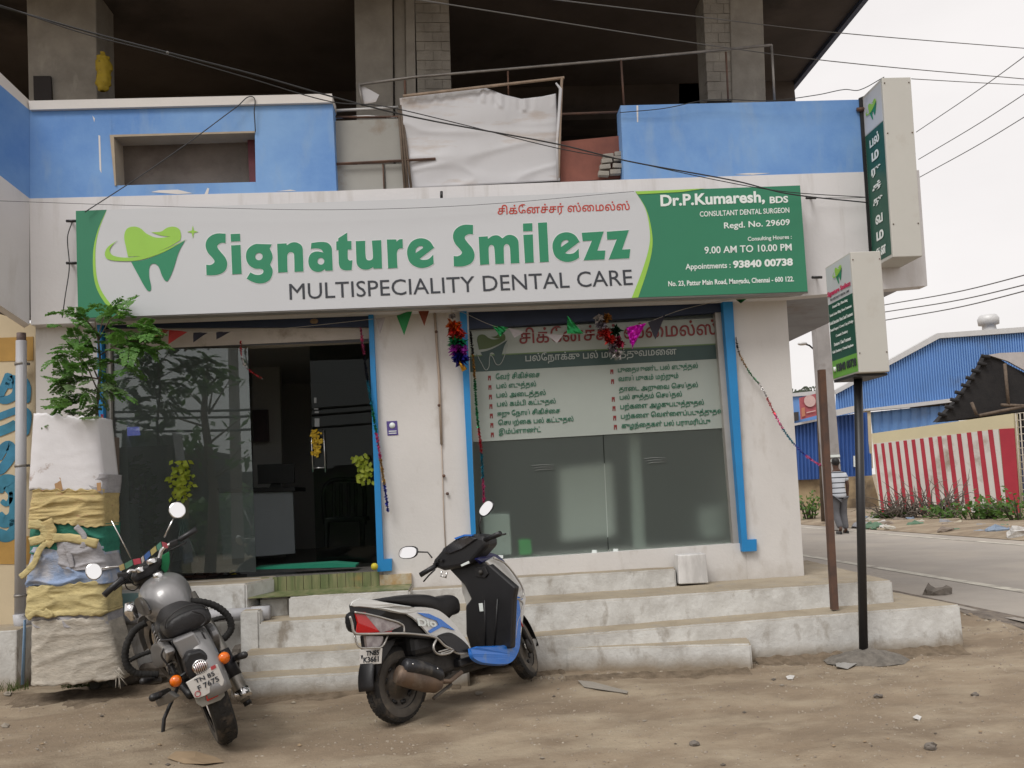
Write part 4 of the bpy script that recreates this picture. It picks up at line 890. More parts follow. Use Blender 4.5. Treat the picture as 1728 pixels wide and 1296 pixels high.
mb = MB(); mb.box(.0, .5, -.12, .14, .2, .36); mb.build('engine', M_eng, SC, local=True, bevel=.04, seg=3)
mb = MB(); mb.box(.05, .42, -.13, .12, .34, .5); mb.build('engine_cover', M_plas, SC, local=True, bevel=.05, seg=3)
mb = MB(); mb.lathe([(0, .12), (.07, .12), (.08, .09), (.08, .04)], (.02, 0, .217), 'y', 20); mb.build('transmission', M_eng, SC, local=True)
mb = MB(); mb.tube([(.48, .12, .24), (.45, .2, .1), (.43, .26, -.02)], .011, 8); mb.build('side_stand', M_rim, SC, local=True)
mb = MB(); mb.tube([(.4, -.13, .2), (.2, -.14, .16), (.05, -.12, .2)], .012, 8); mb.tube([(.4, -.13, .2), (.4, .13, .2)], .012, 8); mb.build('centre_stand', M_rim, SC, local=True)
# floor and leg shield
xsh = .80
inn = [(395, 490), (480, 452), (560, 410), (665, 450), (850, 612), (836, 690), (822, 1032), (545, 1048), (510, 930), (507, 740), (545, 690), (500, 600)]
q = [sx(f4(*p), xsh) for p in inn]
mb = MB(); mb.prism(q, (.05, 0, 0)); mb.build('inner_shield', M_plas, SC, local=True, bevel=.012)
for (a, b) in (((640, 700), (645, 1020)), ((728, 690), (705, 1030))):
    mb = MB(); mb.tube([sx(f4(*a), xsh-.003), sx(f4(*b), xsh-.003)], .006, 8); mb.build('shield_rib', M_plas, SC, local=True)
mb = MB(); mb.prism([sx(f4(*p), xsh-.012) for p in [(570, 480), (640, 470), (662, 520), (640, 548), (575, 540)]], (.02, 0, 0)); mb.build('ignition_panel', M_black, SC, local=True, bevel=.004)
mb = MB(); mb.tube([sx(f4(612, 510), xsh-.025), sx(f4(612, 510), xsh)], .016, 12); mb.build('ignition_lock', M_eng, SC, local=True)
mb = MB(); mb.prism([sx(f4(*p), xsh-.006) for p in [(598, 722), (625, 720), (630, 775), (606, 777)]], (.004, 0, 0)); mb.build('maker_label', M_wink, SC, local=True)
mb = MB(); mb.prism([sx(f4(*p), xsh-.10) for p in [(475, 458), (527, 432), (532, 448), (482, 470)]], (.008, 0, 0)); mb.build('key_tag', M_wink, SC, local=True)
def fy(y): return lambda p: sy(p, y)
sside('outer_shield', [(655, 440, 1), (700, 420, 1), (780, 480), (880, 600), (900, 690, 1), (880, 830), (862, 960), (848, 1000, 1), (842, 800), (838, 690, 1), (850, 612, 1), (760, 525)], 0, M_wht, ff=f4, fn=fy(-.2), th=.02)
sside('floor_skirt', [(836, 690, 1), (852, 760), (850, 1000), (820, 1080), (775, 1112), (620, 1106), (560, 1080), (545, 1050, 1), (700, 1045), (805, 1032), (822, 1000, 1), (826, 800)], 0, M_sblue, ff=f4, fn=fy(-.218), th=.03)
sside('blue_nose_trim', [(590, 420, 1), (640, 408), (700, 410), (770, 470, 1), (700, 440), (640, 425)], 0, mat('dark_blue_plastic', (.012, .015, .11), .3, coat=.3), ff=f4, fn=fy(-.14), th=.03)
stube('leg_guard', [(700, 412), (780, 450), (880, 580), (905, 650), (885, 690), (850, 690)], .006, M_gd, ff=f4, fn=fy(-.24))
stube('leg_guard', [(850, 690), (900, 720), (885, 790), (862, 850), (850, 960)], .006, M_gd, ff=f4, fn=fy(-.235))
stube('brake_cable', [(880, 830), (890, 860), (900, 880)], .005, M_red, ff=f4, fn=fy(-.22))
sside('nose_decal', [(846, 668, 1), (900, 690, 1), (870, 705, 1), (852, 690, 1)], 0, M_sblue, ff=f4, fn=fy(-.222), th=.003)
zf = sy(f4(700, 1040), -.19).z
mb = MB(); mb.box(xs_[-1]-.1, xsh+.03, -.17, .17, zf-.05, zf+.0); mb.build('floor_board', M_plas, SC, local=True, bevel=.012)
mb = MB(); mb.box(.35, .85, -.10, .10, .17, zf-.04); mb.build('under_frame', M_eng, SC, local=True, bevel=.02)
# front nose behind the shield
rings = []
for x, z0, z1, w in ((.84, .33, 1.0, .19), (.95, .36, .96, .17), (1.03, .42, .86, .12), (1.08, .5, .74, .05)):
    rings.append([(x+.12*(1-(zz-.3)/.8)*.6, w*math.cos(a), (z0+z1)/2+(z1-z0)/2*math.sin(a)) for a in [2*math.pi*k/16 for k in range(16)] for zz in ((z0+z1)/2+(z1-z0)/2*math.sin(a),)])
mb = MB(); mb.loft(rings); mb.build('front_fairing', M_wht, SC, local=True, sub=1)
# handlebar cover
hd = [(270, 440), (335, 365), (345, 345), (440, 275), (550, 250), (640, 262), (655, 330), (590, 400), (545, 450), (470, 480), (350, 500), (300, 480)]
xh = .74
mb = MB(); mb.prism([sx(f4(*p), xh) for p in hd], (.14, 0, 0)); hc = mb.build('handlebar_cover', M_plas, SC, local=True, bevel=.03, seg=3)
mb = MB(); mb.prism([sx(f4(*p), xh-.012) for p in [(360, 372), (380, 330), (450, 288), (540, 262), (585, 280), (480, 352), (395, 385)]], (.03, 0, 0)); mb.build('speedometer', mat('dial_glass', (.03, .03, .035), .08, coat=.5, var=.3, scale=30), hc, local=True, bevel=.006)
mb = MB(); mb.prism([sx(f4(*p), xh-.02) for p in [(430, 275), (500, 250), (555, 252), (552, 262), (500, 262), (440, 285)]], (.02, 0, 0)); mb.build('visor', M_sblue, hc, local=True)
for p in ((318, 428), (300, 452), (345, 430)): mb = MB(); c = sx(f4(*p), xh-.012); mb.box(c.x-.01, c.x+.01, c.y-.012, c.y+.012, c.z-.008, c.z+.008); mb.build('switch', M_black, hc, local=True, bevel=.003)
mb = MB(); mb.tube([sx(f4(305, 465), .73), sx(f4(200, 528), .68)], [.017, .018], 14); mb.build('grip', M_plas, SC, local=True)
mb = MB(); mb.tube([sx(f4(640, 288), .76), sx(f4(745, 245), .72)], [.017, .018], 14); mb.build('grip', M_plas, SC, local=True)
mb = MB(); mb.tube([sx(f4(*p), .78) for p in [(300, 490), (258, 530), (222, 572)]], .006, 8); mb.build('brake_lever', M_black, SC, local=True)
mb = MB(); mb.tube([sx(f4(*p), .80) for p in [(640, 300), (720, 262), (785, 246)]], .006, 8); mb.build('brake_lever', M_black, SC, local=True)
mb = MB(); mb.tube([sx(f4(*p), .82) for p in curve([(655, 315), (655, 345), (610, 385), (570, 405)], 4, False)], .006, 6); mb.build('cable', M_black, SC, local=True)
def mirror(name, par, cpx, axes, x, fx_, frame, body=.02, n=20, tiltv=0):
    c = fx_(cpx, x); pts = []
    for k in range(n):
        a = 2*math.pi*k/n; e = 1.0 if axes[0] == axes[1] else .8
        dx = axes[0]*math.copysign(abs(math.cos(a))**e, math.cos(a)); dy = axes[1]*math.copysign(abs(math.sin(a))**e, math.sin(a))
        ang = axes[2]; pts.append((cpx[0]+dx*math.cos(ang)-dy*math.sin(ang), cpx[1]+dx*math.sin(ang)+dy*math.cos(ang)))
    P3 = [fx_(p, x) for p in pts]; cc = sum(P3, Vector())/n
    for p in P3: p.x += (p.z-cc.z)*.3
    back = [cc+(p-cc)*.75+Vector((body, 0, 0)) for p in P3]; rim = [cc+(p-cc)*1.07+Vector((body*.3, 0, 0)) for p in P3]
    mb = MB(); mb.loft([[cc+(p-cc)*1.0 for p in P3], rim, back]); o = mb.build(name, frame, par, local=True)
    mb = MB(); mb.prism([cc+(p-cc)*.93-Vector((.002, 0, 0)) for p in P3], (.001, 0, 0)); g = mb.build('mirror_glass', M_mir, o, local=True)
    return o
mirror('mirror', SC, f4(115, 374), (16, 10, -.05), .80, sx, M_plas)
mirror('mirror', SC, f4(650, 72), (13.5, 9.5, -1.0), .80, sx, M_plas)
mb = MB(); mb.tube([sx(f4(*p), .82) for p in [(280, 410), (250, 372), (178, 370)]], .005, 8); mb.build('mirror_stem', M_black, SC, local=True)
mb = MB(); mb.tube([sx(f4(*p), .82) for p in [(612, 250), (600, 190), (618, 122)]], .005, 8); mb.build('mirror_stem', M_black, SC, local=True)
mb = MB(); mb.tube([sx(f4(*p), .76) for p in [(345, 500), (340, 535), (375, 545), (380, 510)]], .006, 6); mb.build('hook', M_chrome, SC, local=True)

# ---------------- motorcycle
mr = G(384, 1250)
MM = Matrix.Translation((mr.x, mr.y, 0)) @ Matrix.Rotation(math.radians(114), 4, 'Z') @ Matrix.Rotation(-math.radians(18), 4, 'X')
MC = thing('motorcycle', 'silver-grey classic motorcycle leaning on its side stand beside the sack-wrapped tree guard', 'motorcycle', (0, 0, 0), M=MM)
c1 = lambda x, y: (140+x/5.76, 840+y/5.76); c2 = lambda x, y: (180+x/5.4, 1020+y/5.4)
def my(p, y): return on(MM, p[0], p[1], 1, y)
def mx_(p, x): return on(MM, p[0], p[1], 0, x)
M_guard = mat('rope_wrapped_guard', (.016, .015, .014), .8, var=.4, scale=20, bump=.6, bscale=40)
wheel(MC, (0, 0, .325), .325, .115, .24, spokes=36)
stM = Matrix.Translation((1.1, 0, .8)) @ Matrix.Rotation(math.radians(20), 4, Vector((-.45, 0, .9))) @ Matrix.Translation((-1.1, 0, -.8))
wheel(MC, (1.37, 0, .33), .33, .10, .245, spokes=36, St=stM)
mb = MB(); mb.lathe([(.35, -.065), (.362, -.05), (.37, 0), (.362, .05), (.35, .065)], (1.37, 0, .33), 'y', 24, a0=.2, a1=3.0); mb.v = [stM @ v for v in mb.v]; mb.build('front_mudguard', M_silver, MC, local=True, solid=.004)
for s in (-1, 1):
    mb = MB(); mb.tube([(1.37, .09*s, .33), (1.20, .09*s, .62), (1.05, .09*s, .92)], [.026, .026, .02], 12); mb.v = [stM @ v for v in mb.v]; mb.build('fork', M_eng, MC, local=True)
# heights on the centre plane from the photo
zt_ = mx_(c2(845, 560), -.30); zseat = mx_(c2(670, 250), -.13)
print('moto tail', zt_, 'seat', zseat, 'tank', mx_(c1(690, 800), .72), 'bar', mx_(c1(600, 690), .86))
# rear mudguard: arc round the wheel, deep silver section with a dark lamp carrier
rings = []
for k in range(15):
    a = math.radians(62+k*8.2); r0 = .37
    zoff = -.0; ring = []
    for j in range(9):
        b = (j-4)/4; ring.append((math.cos(a)*(r0-.045*b*b), b*.082, .325+math.sin(a)*(r0-.045*b*b)*(1.0)))
    rings.append(ring)
mb = MB(); n = 9; vs = [p for r in rings for p in r]; mb.add(vs, [(i*n+j, i*n+j+1, (i+1)*n+j+1, (i+1)*n+j) for i in range(14) for j in range(8)], True)
mb.build('rear_mudguard', M_silver, MC, local=True, solid=.004)
XT = -.33
def mprism(name, pts, x, th, m, ff=c2, par=MC, bevel=.0):
    mb = MB(); mb.prism([mx_(ff(*p), x) for p in pts], (th, 0, 0)); return mb.build(name, m, par, local=True, bevel=bevel)
mprism('mudguard_panel', [(600, 335), (800, 250), (910, 440), (700, 520)], -.24, .06, M_silver, bevel=.012)
mprism('lamp_carrier', [(700, 520), (740, 440), (860, 410), (912, 445), (935, 520), (905, 640), (760, 690), (725, 620)], -.31, .12, M_plas, bevel=.015)
tl = mx_(c2(848, 565), XT); ry = (mx_(c2(918, 545), XT)-tl).length
mb = MB(); mb.lathe([(ry, .05), (ry, -.01), (ry*.82, -.022), (ry*.78, -.012)], tl, 'x', 28); mb.build('tail_lamp', M_chrome, MC, local=True)
mb = MB(); mb.lathe([(ry*.8, -.008), (ry*.5, -.02), (0, -.024)], tl, 'x', 28); tlo = mb.build('lamp_lens', M_red, MC, local=True)
for k in range(-3, 4):
    h = math.sqrt(max(0, 1-(k/4.2)**2))*ry*.82; mb = MB(); mb.tube([tl+Vector((-.03, k*ry*.24, h)), tl+Vector((-.036, k*ry*.24, 0)), tl+Vector((-.03, k*ry*.24, -h))], .0035, 6); mb.build('lamp_grille_bar', M_chrome, tlo, local=True)
mfl = mprism('mud_flap', [(800, 845), (820, 905), (870, 938), (1040, 872), (1078, 830), (1065, 740), (930, 800)], -.345, .01, mat('grey_flap', (.25, .24, .21), .6, dirt=(.18, .15, .11), dscale=10), bevel=.003)
mprism('reflector', [(905, 835), (1005, 790), (1018, 835), (918, 882)], -.353, .006, M_red)
mplate = mprism('number_plate', [(722, 712), (760, 690), (990, 550), (1010, 545), (1072, 690), (1062, 735), (900, 830), (835, 855), (800, 850)], -.36, .006, M_plate, bevel=.003)
def mtx(s, a, b, t, m=M_ink, bold=.02): text('lettering', s, mx_(c2(*a), -.362), mx_(c2(*b), -.362), mx_(c2(*t), -.362), m, mplate, td=(-.001, 0, 0), local=True, bold=bold)
mtx('TN 85', (812, 722), (990, 645), (795, 685)); mtx('F 7675', (842, 790), (1030, 695), (822, 745))
mprism('plate_emblem', [(945, 570), (990, 548), (1000, 575), (955, 600)], -.3625, .002, mat('emblem_red', (.45, .06, .07), .5))
mb = MB(); c = mx_(c2(830, 815), -.362); mb.lathe([(.012, -.001), (.016, -.001)], c, 'x', 16); mb.lathe([(.012, .0), (.012, -.0015), (.016, -.0015), (.016, 0)], c, 'x', 16); mb.build('plate_emblem', MATS['emblem_red'], mplate, local=True)
for p, s in (((630, 697), 1), ((1068, 488), -1)):
    c = mx_(c2(*p), -.27); rr = (mx_(c2(p[0]+62, p[1]), -.27)-c).length*.93
    mb = MB(); mb.lathe([(0, -.03), (rr*.5, -.028), (rr*.85, -.018), (rr, 0)], c, 'x', 24); li = mb.build('indicator', M_org, MC, local=True)
    mb = MB(); mb.lathe([(rr*1.04, -.004), (rr*1.04, .01), (rr*.7, .035), (0, .045)], c, 'x', 24); mb.build('indicator_cup', M_chrome, li, local=True)
    mb = MB(); mb.tube([c+Vector((.02, 0, 0)), Vector((-.24, .06*s, c.z+.02))], .01, 8); mb.build('indicator_stem', M_black, MC, local=True)
# seat: rider part and pillion pad
def mloft(name, prof, m, e=.62, sub=1, par=MC, cam=0):
    rings = []
    for x, y0, z0, z1, ww in prof:
        cz_, hz = (z0+z1)/2, (z1-z0)/2; ring = []
        for k in range(18):
            a = 2*math.pi*k/18; ca, sa = math.cos(a), math.sin(a)
            yy = math.copysign(abs(ca)**e, ca); ring.append((x, y0+ww*yy, cz_+hz*math.copysign(abs(sa)**e, sa)-cam*yy*yy))
        rings.append(ring)
    mb = MB(); mb.loft(rings); return mb.build(name, m, par, local=True, sub=sub)
zs = mx_(c2(660, 90), -.05).z; zb_ = mx_(c2(670, 300), -.15).z
print('seat top', zs, 'pillion bottom', zb_)
mloft('pillion_seat', [(-.165, 0, zb_+.02, zb_+.10, .10), (-.15, 0, zb_, zb_+.13, .125), (-.05, 0, zb_+.01, zs-.005, .135), (.12, 0, zb_+.03, zs-.0, .13), (.2, 0, zb_+.05, zs-.03, .12)], M_seat, cam=.015)
mloft('rider_seat', [(.1, 0, zs-.13, zs-.02, .13), (.2, 0, zs-.14, zs-.015, .155), (.35, 0, zs-.13, zs-.01, .15), (.5, 0, zs-.11, zs+.005, .105), (.6, 0, zs-.07, zs+.015, .07)], M_seat, cam=.02)
zk = mx_(c1(760, 735), .9).z; zk0 = zs-.12
mb = MB(); cpt = [Vector((-.152, .118*math.cos(a), zb_+.075+.072*math.sin(a))) for a in [math.pi*k/14 for k in range(15)]]; mb.tube(cpt, .0035, 6); mb.build('seat_piping', M_black, MC, local=True)
mloft('fuel_tank', [(.50, 0, zk0+.02, zs+.03, .075), (.56, 0, zk0, zk-.035, .115), (.66, 0, zk0-.02, zk+.0, .15), (.78, 0, zk0-.02, zk+.015, .165), (.90, 0, zk0, zk+.005, .15), (1.0, 0, zk0+.05, zk-.04, .10), (1.03, 0, zk0+.09, zk-.09, .05)], M_silver, e=.85, sub=2)
for s, pp_ in ((1, [(515, 1000), (545, 965), (600, 980), (665, 1080), (665, 1130), (600, 1135), (545, 1100)]), (-1, [(918, 810), (950, 790), (1000, 820), (1022, 880), (985, 980), (955, 985), (930, 920)])):
    q = [my(c1(*p), .162*s) for p in curve(pp_, 3)]
    mb = MB(); mb.prism(q, (0, .012*s, 0)); mb.build('knee_pad', M_plas, MC, local=True, bevel=.006)
cp = mx_(c1(690, 785), .70); mb = MB(); mb.lathe([(0, .02), (.028, .018), (.034, .0), (.034, -.02)], (.74, 0, zk+.012), 'z', 20); mb.build('fuel_cap', M_chrome, MC, local=True)
# side boxes, shocks, engine
q = [my(c2(*p), .165) for p in curve([(390, 400), (440, 350), (500, 390), (545, 480), (500, 580), (430, 560)], 3)]
mb = MB(); mb.prism(q, (0, -.05, 0)); mb.build('side_box', M_silver, MC, local=True, bevel=.02, seg=3)
q = [my(c2(*p), -.165) for p in curve([(900, 190), (960, 160), (1030, 270), (1045, 400), (1010, 480), (950, 400)], 3)]
mb = MB(); mb.prism(q, (0, .05, 0)); mb.build('side_box', M_silver, MC, local=True, bevel=.02, seg=3)
for s, a, b in ((1, (450, 200), (625, 645)), (-1, (870, 200), (985, 450))):
    A_, B_ = my(c2(*a), .125*s), my(c2(*b), .14*s)
    sh = MB(); sh.tube([A_, B_], .014, 10); sho = sh.build('shock_absorber', M_black, MC, local=True)
    d = B_-A_; ln = d.length; u = d.normalized().orthogonal().normalized(); w = d.normalized().cross(u); pts = []
    for k in range(140):
        t = k/139; an = t*2*math.pi*11; pts.append(A_+d*(.12+.76*t)+(u*math.cos(an)+w*math.sin(an))*.028)
    mb = MB(); mb.tube(pts, .0052, 6); mb.build('spring', mat('spring_steel', (.4, .39, .38), .3, .9), sho, local=True)
    mb = MB(); mb.tube([A_, A_+d*.16], .031, 14); mb.build('shock_cap', M_chrome if s < 0 else M_black, sho, local=True)
mb = MB(); mb.box(.45, .95, -.13, .13, .28, .52); mb.build('crankcase', M_eng, MC, local=True, bevel=.05, seg=3)
mb = MB()
for k in range(9): mb.box(.66, .84, -.09, .09, .52+k*.022, .53+k*.022)
o = mb.build('cylinder_fins', M_eng, MC, local=True, bevel=.002); o['kind'] = 'stuff'
mb = MB(); mb.box(.2, .5, -.10, .10, .35, .62); mb.build('gearbox', M_black, MC, local=True, bevel=.03)
mb = MB(); mb.tube([(.0, .1, .325), (.45, .11, .36)], .025, 10); mb.build('swingarm', M_black, MC, local=True)
mb = MB(); mb.tube([(.0, -.1, .325), (.45, -.11, .36)], .025, 10); mb.build('swingarm', M_black, MC, local=True)
# muffler on the right
e0, e1 = my(c2(1130, 600), -.19), my(c2(1275, 880), -.21); d = (e1-e0).normalized()
mb = MB(); mb.tube([e0-d*.55, e0-d*.3, e0, e1-d*.06, e1-d*.02, e1], [.03, .045, .048, .047, .036, .03], 20); mf = mb.build('muffler', mat('brushed_exhaust', (.3, .28, .25), .35, .8, var=.2, dirt=(.2, .16, .12), dscale=8), MC, local=True)
mb = MB(); mb.tube([e1-d*.08, e1-d*.02], .05, 20); mb.build('end_cap', M_chrome, mf, local=True)
mb = MB(); mb.tube([e1-d*.01, e1+d*.025], .025, 16); mb.build('exhaust_tip', M_black, mf, local=True)
mb = MB(); mb.tube([e0-d*.12-Vector((0, .0, -.01)), e0+d*.06+Vector((0, 0, .012))], .05, 14); mb.build('muffler_guard', M_exh, mf, local=True)
# crash guards wrapped in black rope
def rope(name, pts, x, ff, r=.022, fn=None):
    q = [mx_(ff(*p), x) if fn is None else fn(ff(*p)) for p in curve(pts, 8, False)]
    mb = MB(); mb.tube(q, [r*(1+.12*math.sin(k*2.4)) for k in range(len(q))], 12); mb.build(name, M_guard, MC, local=True)
rope('crash_guard', [(360, 165), (260, 230), (190, 350), (168, 470), (195, 570), (270, 630), (380, 640), (470, 640)], .72, c2)
rope('crash_guard', [(210, 510), (290, 470), (400, 430)], .72, c2, .014)
rope('crash_guard', [(1010, 1010), (1130, 1010), (1260, 1040), (1360, 1100), (1425, 1180), (1440, 1270), (1400, 1340), (1330, 1400)], .60, c1)
rope('crash_guard', [(1230, 1200), (1330, 1170), (1420, 1160)], .60, c1, .015)
mb = MB(); mb.tube([(.12, .14, zs-.08), (-.1, .15, zs-.09), (-.16, .1, zs-.1), (-.17, 0, zs-.1)], .008, 8); mb.build('grab_rail', M_black, MC, local=True)
for p0, p1 in (((330, 700), (480, 690)), ((420, 850), (560, 790)), ((1140, 500), (1255, 460))):
    mb = MB(); y_ = .3 if p0[0] < 700 else -.3; mb.tube([my(c2(*p0), y_), my(c2(*p1), y_*.6)], .019, 10); mb.build('foot_peg', M_black, MC, local=True)
mb = MB(); mb.prism([my(c2(*p), .26) for p in [(440, 880), (560, 800), (630, 850), (560, 905), (470, 935)]], (0, -.02, 0)); mb.build('saree_guard_step', M_black, MC, local=True, bevel=.006)
mb = MB(); mb.tube([(.55, .12, .28), (.5, .25, .15), (.47, .36, -.1)], .012, 8); mb.build('side_stand', M_black, MC, local=True)
mb = MB(); mb.lathe([(0, -.02), (.05, -.015), (.055, .03), (.0, .05)], my(c1(490, 1095), .22), 'y', 20); mb.build('horn', M_chrome, MC, local=True)
# front end: headlamp shell, instrument nacelle, bars
XB = .88
nb_ = mx_(c1(640, 720), 1.0)
mb = MB(); mb.sphere(nb_+Vector((.02, 0, -.03)), .105, 20, 12, (1.1, 1, 1)); mb.build('headlamp_shell', M_plas, MC, local=True)
mb = MB(); mb.prism([mx_(c1(*p), .86) for p in [(470, 770), (520, 690), (640, 640), (760, 560), (770, 640), (700, 740), (560, 800), (500, 840)]], (.1, 0, 0)); mb.build('fork_yoke', M_black, MC, local=True, bevel=.02)
for p, r in (((550, 690), .026), ((665, 605), .032)):
    c = mx_(c1(*p), .85); mb = MB(); mb.lathe([(0, .012), (r*.8, .012), (r, .004), (r, -.02)], c, 'z', 20); mb.build('instrument_dial', M_chrome, MC, local=True)
bar = [(430, 735), (465, 708), (520, 715), (590, 730), (660, 690), (725, 625), (750, 560), (765, 510), (810, 470), (900, 430)]
mb = MB(); mb.tube([mx_(c1(*p), XB) for p in curve(bar, 5, False)], .0125, 12); mb.build('handlebar', M_chrome, MC, local=True)
for a, b in (((390, 775), (205, 948)), ((935, 412), (1105, 305))):
    mb = MB(); A_, B_ = mx_(c1(*a), XB-.02), mx_(c1(*b), XB-.06); mb.tube([A_, A_.lerp(B_, .08), B_], [.015, .019, .02], 14); mb.build('grip', M_plas, MC, local=True)
for pts in ([(330, 730), (440, 720), (450, 770), (350, 810)], [(840, 430), (920, 395), (930, 450), (850, 490)]):
    mprism('switch_box', pts, XB-.03, .05, M_black, ff=c1, bevel=.008)
for a in ([(360, 830), (440, 790), (300, 900)], [(830, 520), (930, 470), (1010, 430)]):
    mb = MB(); mb.tube([mx_(c1(*p), XB+.05) for p in a], .006, 8); mb.build('brake_lever', M_black, MC, local=True)
mirror('mirror', MC, c1(105, 716), (13.5, 13.5, 0), XB, mx_, M_chrome, body=.015)
mirror('mirror', MC, c1(918, 120), (13.5, 13.5, 0), XB, mx_, M_chrome, body=.015)
mb = MB(); mb.tube([mx_(c1(*p), XB+.01) for p in [(180, 688), (270, 672), (355, 665), (390, 720)]], .005, 8); mb.build('mirror_stem', M_chrome, MC, local=True)
mb = MB(); mb.tube([mx_(c1(*p), XB+.01) for p in [(885, 190), (840, 280), (790, 385)]], .005, 8); mb.build('mirror_stem', M_chrome, MC, local=True)
mb = MB(); mb.tube([mx_(c1(*p), XB+.06) for p in [(280, 225), (370, 400), (470, 590)]], .004, 8); mb.build('thin_rod', M_chrome, MC, local=True)  # thin chrome rod slanting down to the left side of the bars
for pts in ([(820, 480), (800, 600), (720, 700), (650, 760)], [(440, 760), (470, 820), (520, 850), (600, 800)], [(860, 470), (850, 620), (790, 720), (720, 760)], [(400, 800), (430, 880), (500, 900), (560, 840)]):
    mb = MB(); mb.tube([mx_(c1(*p), XB+.07) for p in curve(pts, 5, False)], .0045, 6); mb.build('control_cable', M_black, MC, local=True)
for pts in ([(520, 400), (500, 470), (560, 560), (570, 640)], [(590, 330), (640, 470), (700, 640)], [(860, 240), (930, 380), (960, 480)], [(780, 60), (870, 90), (900, 150), (860, 200)]):
    mb = MB(); mb.tube([mx_(c2(*p), -.2) for p in curve(pts, 5, False)], .005, 6); mb.build('control_cable', M_black, MC, local=True)
# string of small prayer flags on the bars, green cloth
fc = [(.42, .33, .14), (.09, .22, .14), (.5, .07, .1), (.5, .45, .42), (.07, .15, .4), (.45, .38, .15), (.1, .28, .2), (.4, .08, .1)]
fl_ = [(345, 660), (400, 640), (480, 600), (560, 585), (590, 560), (650, 510), (710, 465), (760, 425), (820, 440)]
for i in range(8):
    a, b = fl_[i], fl_[i+1]
    m_ = mat('flag_cloth_%d' % i, fc[i], .85, var=.15, scale=30)
    mprism('prayer_flag', [(a[0]+4, a[1]), (b[0]-4, b[1]), (b[0]+8, b[1]+52), (a[0]+16, a[1]+54)], XB-.015-(i % 2)*.006, .003, m_, ff=c1)
mprism('green_cloth', [(770, 560), (840, 520), (845, 620), (830, 700), (800, 730), (760, 690)], XB+.04, .01, mat('green_cloth', (.01, .23, .08), .7, var=.2), ff=c1, bevel=.003)
# ================================================================== beyond the corner: sheds, walls, people, plants
c6 = lambda x, y: (1340+x/3.6, 540+y/3.6)
M_shed = mat('blue_sheet_metal', (.16, .33, .68), .45, .1, var=.15, scale=.6, dirt=(.14, .24, .45), dscale=1)
M_shed2 = mat('dark_blue_sheet_metal', (.04, .11, .36), .5, .1, var=.2, scale=.6, dirt=(.12, .13, .2), dscale=2, dirtcut=(.6, .8))
M_flash = mat('roof_flashing', (.6, .6, .6), .5, .2, var=.08)
def yrange(poly, x):
    ys = []
    for i in range(len(poly)):
        (x0, y0), (x1, y1) = poly[i], poly[(i+1) % len(poly)]
        if (x0-x)*(x1-x) < 0 or x0 == x: ys.append(y0+(y1-y0)*(x-x0)/(x1-x0) if x1 != x0 else y0)
    return (min(ys), max(ys)) if len(ys) > 1 else None
def corrugated(par, poly, Y, step, m, leanpx=.0):
    mb = MB(); pprism(mb, [c6(*p) for p in poly], Y, Y+.05); w = mb.build('sheet_wall', m, par)
    x = min(p[0] for p in poly)+step/2; mb = MB()
    while x < max(p[0] for p in poly)-1:
        r = yrange(poly, x)
        if r and r[1]-r[0] > 8:
            a, b = c6(x, r[0]+1), c6(x+(r[1]-r[0])*leanpx, r[1]-1); wd = step/3.6*.22
            q = [P(a[0]-wd, a[1], Y-.05), P(a[0]+wd, a[1], Y-.05), P(b[0]+wd, b[1], Y-.05), P(b[0]-wd, b[1], Y-.05)]
            wq = [P(a[0]-wd*1.9, a[1], Y-.002), P(a[0]+wd*1.9, a[1], Y-.002), P(b[0]+wd*1.9, b[1], Y-.002), P(b[0]-wd*1.9, b[1], Y-.002)]
            mb.hull8(q, wq)
        x += step
    o = mb.build('sheet_ribs', m, w); o['kind'] = 'stuff'
SH = thing('factory_shed', 'large blue corrugated metal shed with a white edged gable roof', 'shed', P(1620, 800, 27))
corrugated(SH, [(255, 445), (880, 112), (1900, 40), (1900, 480), (980, 482), (430, 548), (255, 590)], 27, 15, M_shed, .08)
def px6(name, poly, Y, d, m, par): mb = MB(); pprism(mb, [c6(*p) for p in poly], Y, Y+d); return mb.build(name, m, par)
px6('roof_edge', [(250, 425), (870, 80), (1900, 5), (1900, 38), (885, 110), (255, 450)], 26.8, .4, M_flash, SH)
mb = MB(); v0 = P(*c6(1185, 50), 28); mb.lathe([(.28, -.1), (.26, .12), (.4, .15), (.42, .4), (.33, .55), (0, .6)], v0, 'z', 20); mb.build('roof_vent', M_flash, SH)
px6('eave', [(428, 540), (980, 474), (1200, 470), (1200, 485), (990, 495), (700, 530), (430, 552)], 26.5, .5, M_flash, SH)
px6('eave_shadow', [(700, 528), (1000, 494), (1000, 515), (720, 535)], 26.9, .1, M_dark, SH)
corrugated(SH, [(465, 560), (1000, 505), (1000, 640), (480, 690)], 26.95, 58, M_shed, .04)
px6('corner_column', [(428, 550), (465, 552), (480, 900), (462, 905)], 26.6, .4, M_cream, SH)
A2 = thing('side_shed', 'lower dark blue corrugated shed with rusty cream base behind the concrete pole', 'shed', P(1400, 870, 25))
corrugated(A2, [(255, 585), (435, 560), (472, 945), (270, 955)], 25.5, 24, M_shed2, .04)
corrugated(A2, [(-60, 655), (150, 608), (165, 966), (-60, 975)], 25, 22, M_shed2, .04)
corrugated(A2, [(145, 600), (260, 590), (272, 958), (160, 966)], 25.4, 22, M_shed2, .04)
px6('fascia', [(-60, 640), (150, 600), (150, 612), (-60, 655)], 24.7, .4, M_flash, A2)
px6('fascia', [(255, 545), (402, 513), (404, 552), (260, 582)], 25, .4, M_flash, A2)
